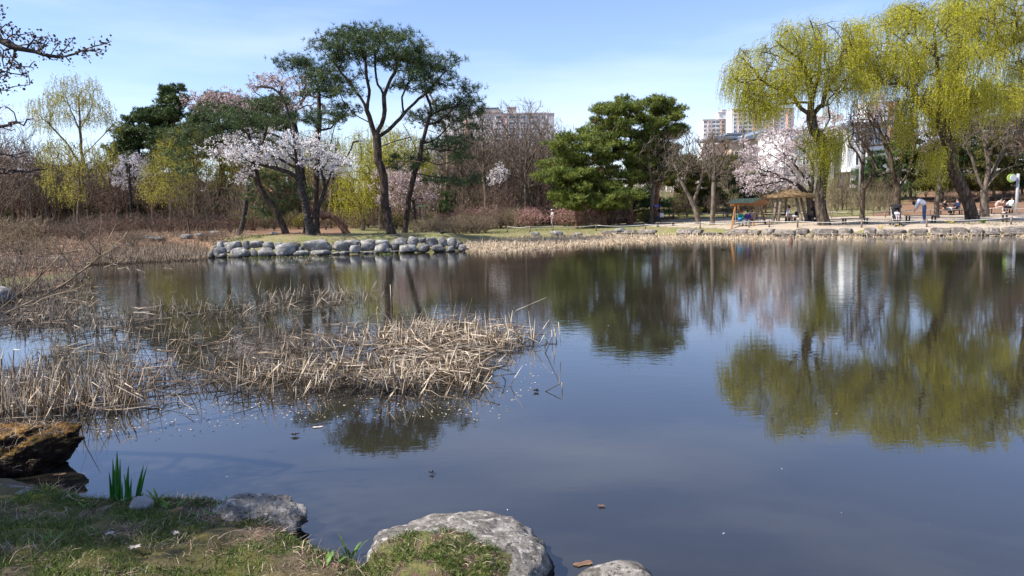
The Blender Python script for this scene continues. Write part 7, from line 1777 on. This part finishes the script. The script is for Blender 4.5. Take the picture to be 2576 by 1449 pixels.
# swing seat shelter with three people
def sp(x, y, D): return P(*c5(x, y), D)
g0 = on_ground(*c5(292, 903)); g1 = on_ground(*c5(606, 900)); D0 = (g0[1] + g1[1]) / 2
sw = empty('swing_shelter', ((g0[0] + g1[0]) / 2, D0, g0[2]), 'wooden garden swing with green shingled roof and leaning orange legs', 'swing'); so_ = np.array(sw.location)
DB = D0 + 1.35
def sb(name, a, b, w, h=None, m='wood'): mb = MB(); mb.bar(a - so_, b - so_, w, h, .01); mb.build(name, M[m], sw); return mb
gf = [sp(292, 905, D0), sp(606, 902, D0)]; gb = [sp(455, 866, DB), sp(788, 866, DB)]
for p in gf + gb: p[2] = gz1(p[0], p[1]) - .02
tf = [sp(350, 585, D0 + .5), sp(655, 575, D0 + .5)]; tb_ = [sp(395, 588, DB - .45), sp(712, 568, DB - .45)]
for a, b in zip(gf, tf): sb('leg', a, b, .09, .12)
for a, b in zip(gb, tb_): sb('leg', a, b, .09, .12)
zt = (tf[0][2] + tb_[0][2]) / 2
sb('beam', np.array([tf[0][0] - .3, D0 + .45, zt + .04]), np.array([tf[1][0] + .3, D0 + .45, zt + .04]), .09, .12); sb('beam', np.array([tb_[0][0] - .3, DB - .4, zt + .04]), np.array([tb_[1][0] + .35, DB - .4, zt + .04]), .09, .12)
for a, b in zip(tf, tb_): sb('beam', np.array([a[0], D0 + .3, zt + .13]), np.array([b[0], DB - .2, zt + .13]), .07, .07)
# roof: front and back slope built up of shingle courses
eL, eR = sp(217, 556, D0 - .25), sp(600, 548, D0 - .25); rL, rR = sp(332, 490, (D0 + DB) / 2), sp(738, 480, (D0 + DB) / 2)
bL, bR = rL + (rL - eL) * np.array([1, 1, -1]), rR + (rR - eR) * np.array([1, 1, -1])
for (A, B, C_, D_) in ((eL, eR, rR, rL), (bR, bL, rL, rR)):
    nrm = norm(np.cross(B - A, D_ - A)); nrm = nrm if nrm[2] > 0 else -nrm
    mb = MB(); mb.V = [np.array([A, B, C_, D_, A - nrm * .04, B - nrm * .04, C_ - nrm * .04, D_ - nrm * .04]) - so_]; mb.n = 8; mb.F4 = [np.array([[0, 1, 2, 3], [7, 6, 5, 4], [0, 4, 5, 1], [1, 5, 6, 2], [2, 6, 7, 3], [3, 7, 4, 0]])]
    ro = mb.build('roof_board', M['wood'], sw)
    nc, nw = 5, 9
    for r in range(nc):
        u0, u1 = r / nc, (r + 1.18) / nc; u1 = min(u1, 1.0)
        for c in range(nw):
            v0, v1 = max((c + (.5 if r % 2 else 0) - .5) / (nw - .5) + .006, 0), min((c + (.5 if r % 2 else 0) + .5) / (nw - .5) - .006, 1)
            if v1 - v0 < .02: continue
            def q(u, v, h): e = A + (B - A) * v; t_ = D_ + (C_ - D_) * v; return e + (t_ - e) * u + nrm * h
            c8 = [q(u0, v0, .022), q(u0, v1, .022), q(u1, v1, .006), q(u1, v0, .006), q(u0, v0, .008), q(u0, v1, .008), q(u1, v1, .002), q(u1, v0, .002)]
            mb = MB(); mb.V = [np.array(c8) - so_]; mb.n = 8; mb.F4 = [np.array([[0, 1, 2, 3], [7, 6, 5, 4], [0, 4, 5, 1], [1, 5, 6, 2], [2, 6, 7, 3], [3, 7, 4, 0]])]
            mb.build('shingle', M['shingle'], ro)
# lattice ends
for a, b, c, d in ((gf[0], gb[0], tf[0], tb_[0]), (gf[1], gb[1], tf[1], tb_[1])):
    mb = MB()
    for k in range(6):
        u = .15 + .13 * k; p0 = a + (c - a) * u; p1 = b + (d - b) * u; mb.bar(p0 - so_, p1 - so_, .02)
    for k in range(4):
        u = .2 + .2 * k; p0 = (a + (c - a) * .15) * (1 - u) + (b + (d - b) * .15) * u; p1 = (a + (c - a) * .8) * (1 - u) + (b + (d - b) * .8) * u; mb.bar(p0 - so_, p1 - so_, .02)
    mb.build('lattice', M['wood_dark'], sw)
xm0, xm1 = sp(370, 800, D0 + .6)[0], sp(690, 800, D0 + .6)[0]; zs = sp(450, 815, D0 + .6)[2]
for k in range(4): mb = MB(); mb.box(((xm0 + xm1) / 2 - so_[0], .42 + .1 * k, zs - so_[2]), (xm1 - xm0, .09, .03)); mb.build('seat_plank', M['wood_grey'], sw)
for k in range(3): mb = MB(); mb.box(((xm0 + xm1) / 2 - so_[0], .86 + .03 * k, zs - so_[2] + .12 + .11 * k), (xm1 - xm0, .025, .09)); mb.build('back_plank', M['wood_grey'], sw)
for xx in (xm0, xm1):
    for yy in (.42, .82): mb = MB(); mb.tube([(xx - so_[0], yy, zs - so_[2]), (xx - so_[0], yy + .05, zt - so_[2])], .01, 5); mb.build('chain', M['metal'], sw)
S = .70
def on_swing(px, *a, **k):
    x = sp(px, 800, D0 + .55)[0]; return person((x, D0 + .60, zs - .375 * S), R_(-108), 'sit', *a, scale=S, **k)
on_swing(432, 'person in green jacket and red cap on the swing seat', 'green_cloth', 'paledenim', cap='red', jacket_fat=1.1)
on_swing(530, 'person in purple jacket and mask sitting in the middle of the swing', 'purple', 'paledenim', mask='pinkwhite', jacket_fat=1.1, over=dict(knee_l=(.42, .05, .52)))
on_swing(600, 'person in grey lilac top sitting nearest the right swing leg'.replace('the right', 'the pavilion side'), 'lilac', 'black', mask='white')
x = sp(425, 800, D0 + .2)[0]; mb = MB(); mb.box((0, 0, 0), (.26, .14, .16), bev=.04); tag(mb.build('hand_bag', M['blue'], None, True, (x, D0 + .30, zs + .16)), 'bright blue bag on the lap of the person in green', 'bag')

# thatched pavilion
DP = 49.0
pc = sp(1118, 800, DP); pc[2] = gz1(pc[0], DP); pv = empty('thatched_pavilion', tuple(pc), 'round thatched pavilion on crooked log posts beside the willow trunk', 'pavilion')
def zc(y): return sp(1118, y, DP)[2] - pc[2]
Rr = (sp(1488, 455, DP)[0] - sp(750, 455, DP)[0]) / 2
mb = MB(); prof = [(0.05, zc(352)), (.10, zc(360)), (.28, zc(385)), (.52, zc(408)), (.80, zc(428)), (.96, zc(440)), (1.0, zc(455)), (.985, zc(470)), (.93, zc(480)), (.80, zc(476)), (.4, zc(466)), (.05, zc(455))]
ns = 72; vv = []
for q, (r_, z_) in enumerate(prof):
    for i in range(ns):
        a = 2 * math.pi * i / ns; w = 1 + .012 * math.sin(a * 17 + q) + .018 * math.sin(5 * a + .6) ; vv.append((r_ * Rr * w * math.cos(a), r_ * Rr * w * math.sin(a), z_ + .012 * math.sin(23 * a + 2 * q) + .02 * math.sin(3 * a)))
mb.add(np.array(vv), [[i * ns + j, i * ns + (j + 1) % ns, (i + 1) * ns + (j + 1) % ns, (i + 1) * ns + j] for i in range(len(prof) - 1) for j in range(ns)])
th_ = mb.build('thatch_roof', M['thatch'], pv, True)
for rr2, zz2 in ((.30, zc(386)), (.55, zc(409)), (.80, zc(427)), (.97, zc(441))):
    mb = MB(); a = np.linspace(0, 2 * math.pi, 49); mb.tube([(rr2 * Rr * 1.01 * math.cos(t), rr2 * Rr * 1.01 * math.sin(t), zz2 + .035 + .012 * math.sin(9 * t)) for t in a], .022, 5, False); mb.build('straw_rope', M['thatch'], th_, True)
for k in range(14):
    a = 2 * math.pi * k / 14 + .1; mb = MB(); mb.tube([(r_ * Rr * 1.012 * math.cos(a), r_ * Rr * 1.012 * math.sin(a), z_ + .02) for r_, z_ in prof[1:8]], .014, 5, False); mb.build('straw_rope', M['thatch'], th_, True)
mb = MB(); mb.tube([(0, 0, zc(362)), (0, 0, zc(345)), (0, 0, zc(330)), (0, 0, zc(318))], [.14, .085, .11, .14], 12); mb.build('straw_knot', M['thatch'], th_, True)
# a fringe of straw
fr_ = np.random.default_rng(8); n = 1500; a = fr_.uniform(0, 6.28, n); rad = Rr * fr_.uniform(.93, 1.0, n); b0 = np.stack([np.cos(a) * rad, np.sin(a) * rad, zc(462) + fr_.normal(size=n) * .05], 1); d = norm(np.stack([np.cos(a), np.sin(a), fr_.uniform(-.9, .3, n)], 1)); L_ = fr_.uniform(.04, .12, n)[:, None]
Vt, Ft = tube_edges(b0, b0 + d * L_, np.full(n, .006), np.full(n, .002), d, d, 3); fo = link('straw_fringe', mesh_from('straw_fringe', Vt, Ft, M['thatch']), th_); fo['kind'] = 'stuff'
fo = None
for bx, by, tx, ty, dy, r_ in [(888, 800, 950, 480, -1.0, .105), (965, 812, 1012, 478, -1.35, .085), (1312, 790, 1235, 478, -1.3, .10), (1385, 790, 1300, 478, -.3, .095), (1085, 800, 1080, 478, 1.2, .075), (1475, 790, 1415, 478, .3, .11), (1540, 790, 1500, 500, .9, .10)]:
    p0 = sp(bx, by, DP + dy); p0[2] = gz1(p0[0], p0[1]) - .03; p1 = sp(tx, ty, DP + dy * .75); mid = (p0 + p1) / 2 + np.array([.03 * math.sin(bx), 0, 0])
    mb = MB(); mb.tube([p0 - pc, p0 * .75 + p1 * .25 - pc + np.array([.02, 0, 0]), mid - pc, p0 * .25 + p1 * .75 - pc, p1 - pc], [r_ * 1.2, r_, r_ * .95, r_ * .85, r_ * .8], 10); mb.build('log_post', M['wood_grey'], pv, True)
zb = zc(752)
for k in range(3): mb = MB(); xa, xb = sp(920, 750, DP - 1.1)[0] - pc[0], sp(1290, 750, DP - 1.1)[0] - pc[0]; mb.box(((xa + xb) / 2, -1.0 + .13 * k, zb), (xb - xa, .12, .05), bev=.008); mb.build('bench_plank', M['wood_grey'], pv)
for q in (.15, .5, .85): mb = MB(); mb.box((xa + (xb - xa) * q, -.88, zb / 2 - .02), (.07, .25, zb - .04)); mb.build('bench_leg', M['wood_dark'], pv)
for zz2 in (zc(680), zc(715)): mb = MB(); mb.box(((xa + xb) / 2, 1.0, zz2), (xb - xa + .4, .05, .07)); mb.build('rail', M['wood_dark'], pv)
mb = MB(); mb.box((.1, .15, zc(725)), (.9, .6, .05), bev=.01); mb.build('table_top', M['wood_grey'], pv); mb = MB(); mb.box((.1, .15, zc(725) / 2), (.12, .12, zc(725) - .05)); mb.build('table_leg', M['wood_dark'], pv)
xp = sp(1105, 740, DP - .9)[0]; person((xp, DP - .85, pc[2] + zb + .025 - .375 * .80), R_(12), 'sit', 'person in white top sitting on the pavilion bench with black hair tied up', 'white', 'beige', .80, over=dict(spine=(.03, 0, .66), chest=(.08, 0, .86), neck=(.14, 0, 1.0), head=(.18, 0, 1.09), top=(.20, 0, 1.19)))
mb = MB(); mb.box((0, 0, .17), (.28, .2, .34), bev=.06); mb.box((0, -.11, .12), (.2, .05, .16), bev=.02); mb.tube([(-.04, 0, .34), (0, 0, .38), (.04, 0, .34)], .01, 5); tag(mb.build('backpack', M['black'], None, False, (sp(1250, 700, DP - .8)[0], DP - .8, pc[2] + zb + .03)), 'black backpack standing on the pavilion bench', 'backpack')
mb = MB(); mb.ball((0, 0, .05), (.2, .12, .07), 10, 6); tag(mb.build('plastic_bag', M['white'], None, True, (sp(1215, 735, DP - 1)[0], DP - 1.0, pc[2] + zb + .03)), 'crumpled white bag lying on the pavilion bench', 'bag')
# folded push chair in the pavilion's shade
cg = sp(1470, 780, DP - .4); cg[2] = gz1(cg[0], cg[1]); pch = empty('push_chair', tuple(cg), 'dark push chair parked in shade between pavilion and willow trunk', 'stroller')
for sx, sy in ((-.22, -.14), (-.22, .14), (.24, -.14), (.24, .14)): wheel((sx, sy, .10), .09, pch)
mb = MB(); mb.box((0, 0, .36), (.42, .3, .10), bev=.03); mb.box((.16, 0, .60), (.09, .3, .5), [[.94, 0, .34], [0, 1, 0], [-.34, 0, .94]], .03); mb.build('seat', M['black'], pch)
for sy in (-.15, .15): mb = MB(); mb.tube([(-.24, sy, .12), (.05, sy, .5), (.42, sy, .95)], .012, 6); mb.tube([(.24, sy, .12), (0, sy, .42)], .012, 6); mb.build('frame_tube', M['wood_dark'], pch)
mb = MB(); mb.ball((.10, 0, .86), (.28, .17, .16), 12, 7); mb.build('hood', M['black'], pch, True)
gp = on_ground(*c5(1580, 868)); mb = MB(); mb.ball((0, 0, .07), (.10, .07, .09), 10, 7); tag(mb.build('plastic_bag', M['white'], None, True, tuple(gp)), 'small white bag lying at the foot of the willow trunk', 'bag')

# lamp post with a round lime green speaker head
gl = on_ground(2556, 538); Dl = gl[1]; lp = empty('lamp_post', tuple(gl), 'grey post with round lime green disc beside the resting couple', 'lamp post')
tp = P(2556, 437, Dl); hh = tp[2] - gl[2]; k = Dl / FV
mb = MB(); mb.tube([(0, 0, 0), (0, 0, hh * .5), (0, 0, hh)], .11, 14); mb.build('post', M['metal'], lp, True)
dx = -(2556 - 2540) * k; dz = P(2541, 448, Dl)[2] - gl[2]
mb = MB(); mb.tube([(dx - .03, -.02, dz), (dx - .05, -.14, dz)], .33, 28); mb.build('disc_ring', M['lime'], lp)
mb = MB(); mb.tube([(dx + .03, -.13, dz), (dx + .03, -.20, dz)], .25, 26); mb.build('disc_face', M['pale_disc'], lp)
mb = MB(); mb.box((dx / 2, -.05, dz), (abs(dx) , .1, .12)); mb.build('bracket', M['metal'], lp)

# yellow flowers on the bank, a bird and a stump
for (x, y), lab, n in [(c6(60, 1030), 'small yellow flower clump on the bank stones before the empty bench', 5), (c6(275, 1022), 'largest yellow flower clump on the bank stones', 9), (c6(555, 1003), 'yellow flower spot on the bank below the stroller', 4), (c6(1325, 1000), 'tiny yellow flower clump on the bank below the couple in black', 4), (c6(1425, 1000), 'yellow flowers on the bank below the leaning willow', 6)]:
    p = G0(x, y + 2); q = P(x, y, p[1] + .9); D = 39.8; q = P(x, y, D); g = max(gz1(q[0], q[1]), .3); o = empty('yellow_flower', (q[0], q[1], g), lab, 'flower'); fr2 = np.random.default_rng(n)
    for _ in range(n):
        a = fr2.normal(size=2) * .09; h = fr2.uniform(.04, .12); mb = MB(); mb.ball((a[0], a[1], h + .03), (.035, .035, .018), 8, 4); bo = mb.build('bloom', M['yellow_petal'], o, True); mb = MB(); mb.tube([(a[0], a[1], 0), (a[0], a[1], h + .02)], .004, 4); mb.build('stem', M['iris'], o)
p = P(*c6(1920, 990), 39.8); g = gz1(p[0], p[1]); o = empty('leafy_plant', (p[0], p[1], g), 'fresh green plant growing between the bank stones', 'plant'); fr2 = np.random.default_rng(3)
for _ in range(40):
    a = fr2.uniform(0, 6.28); l = fr2.uniform(.15, .38); d = np.array([math.cos(a) * .5, math.sin(a) * .5, 1.0]); b_ = fr2.normal(size=3) * .05; b_[2] = 0; d = norm(d); s_ = norm(np.cross(d, [0, 0, 1]))
    V = [b_ - s_ * .01, b_ + s_ * .01, b_ + d * l * .5 + s_ * .018, b_ + d * l * .5 - s_ * .018, b_ + d * l + np.array([math.cos(a), math.sin(a), -.4]) * .06]; V += [np.array(v) + np.array([0, .003, 0]) for v in V]
    link('leaf', mesh_from('leaf', V, [np.array([[0, 1, 2, 3], [5, 8, 7, 6]]), np.array([[3, 2, 4], [8, 9, 7]])], M['weed']), o)
bp = on_ground(1113, 594); bd = empty('bird', tuple(bp), 'black bird standing on the grass at the stony tip of the island', 'bird'); k = 1.0
mb = MB(); mb.ball((0, 0, .17), (.15, .075, .08), 12, 8); mb.ball((-.14, 0, .25), (.05, .045, .045), 10, 7); mb.tube([(-.10, 0, .19), (-.14, 0, .24)], [.05, .035], 8); mb.tube([(-.18, 0, .25), (-.23, 0, .24)], [.015, .003], 6); mb.tube([(.12, 0, .18), (.22, 0, .17), (.33, 0, .15)], [.04, .03, .012], 6); mb.build('body', M['black'], bd, True)
for s in (-1, 1): mb = MB(); mb.tube([(.0, s * .03, .12), (.01, s * .03, .05), (0, s * .03, 0), (-.04, s * .03, 0)], .007, 5); mb.build('leg', M['wood_dark'], bd)
for s in (-1, 1): mb = MB(); mb.ball((.03, s * .065, .18), (.13, .015, .05), 10, 6); mb.build('wing', M['hair'], bd, True)
sg = G0(*c5(1155, 1132)); mb = MB(); mb.tube([(0, 0, -.1), (0, 0, .1), (.01, 0, .2), (.0, 0, .27)], [.085, .08, .06, .03], 8); tag(mb.build('stump', M['bark_red'], None, True, tuple(sg)), 'little brown stump standing in the water before the pavilion', 'stump')
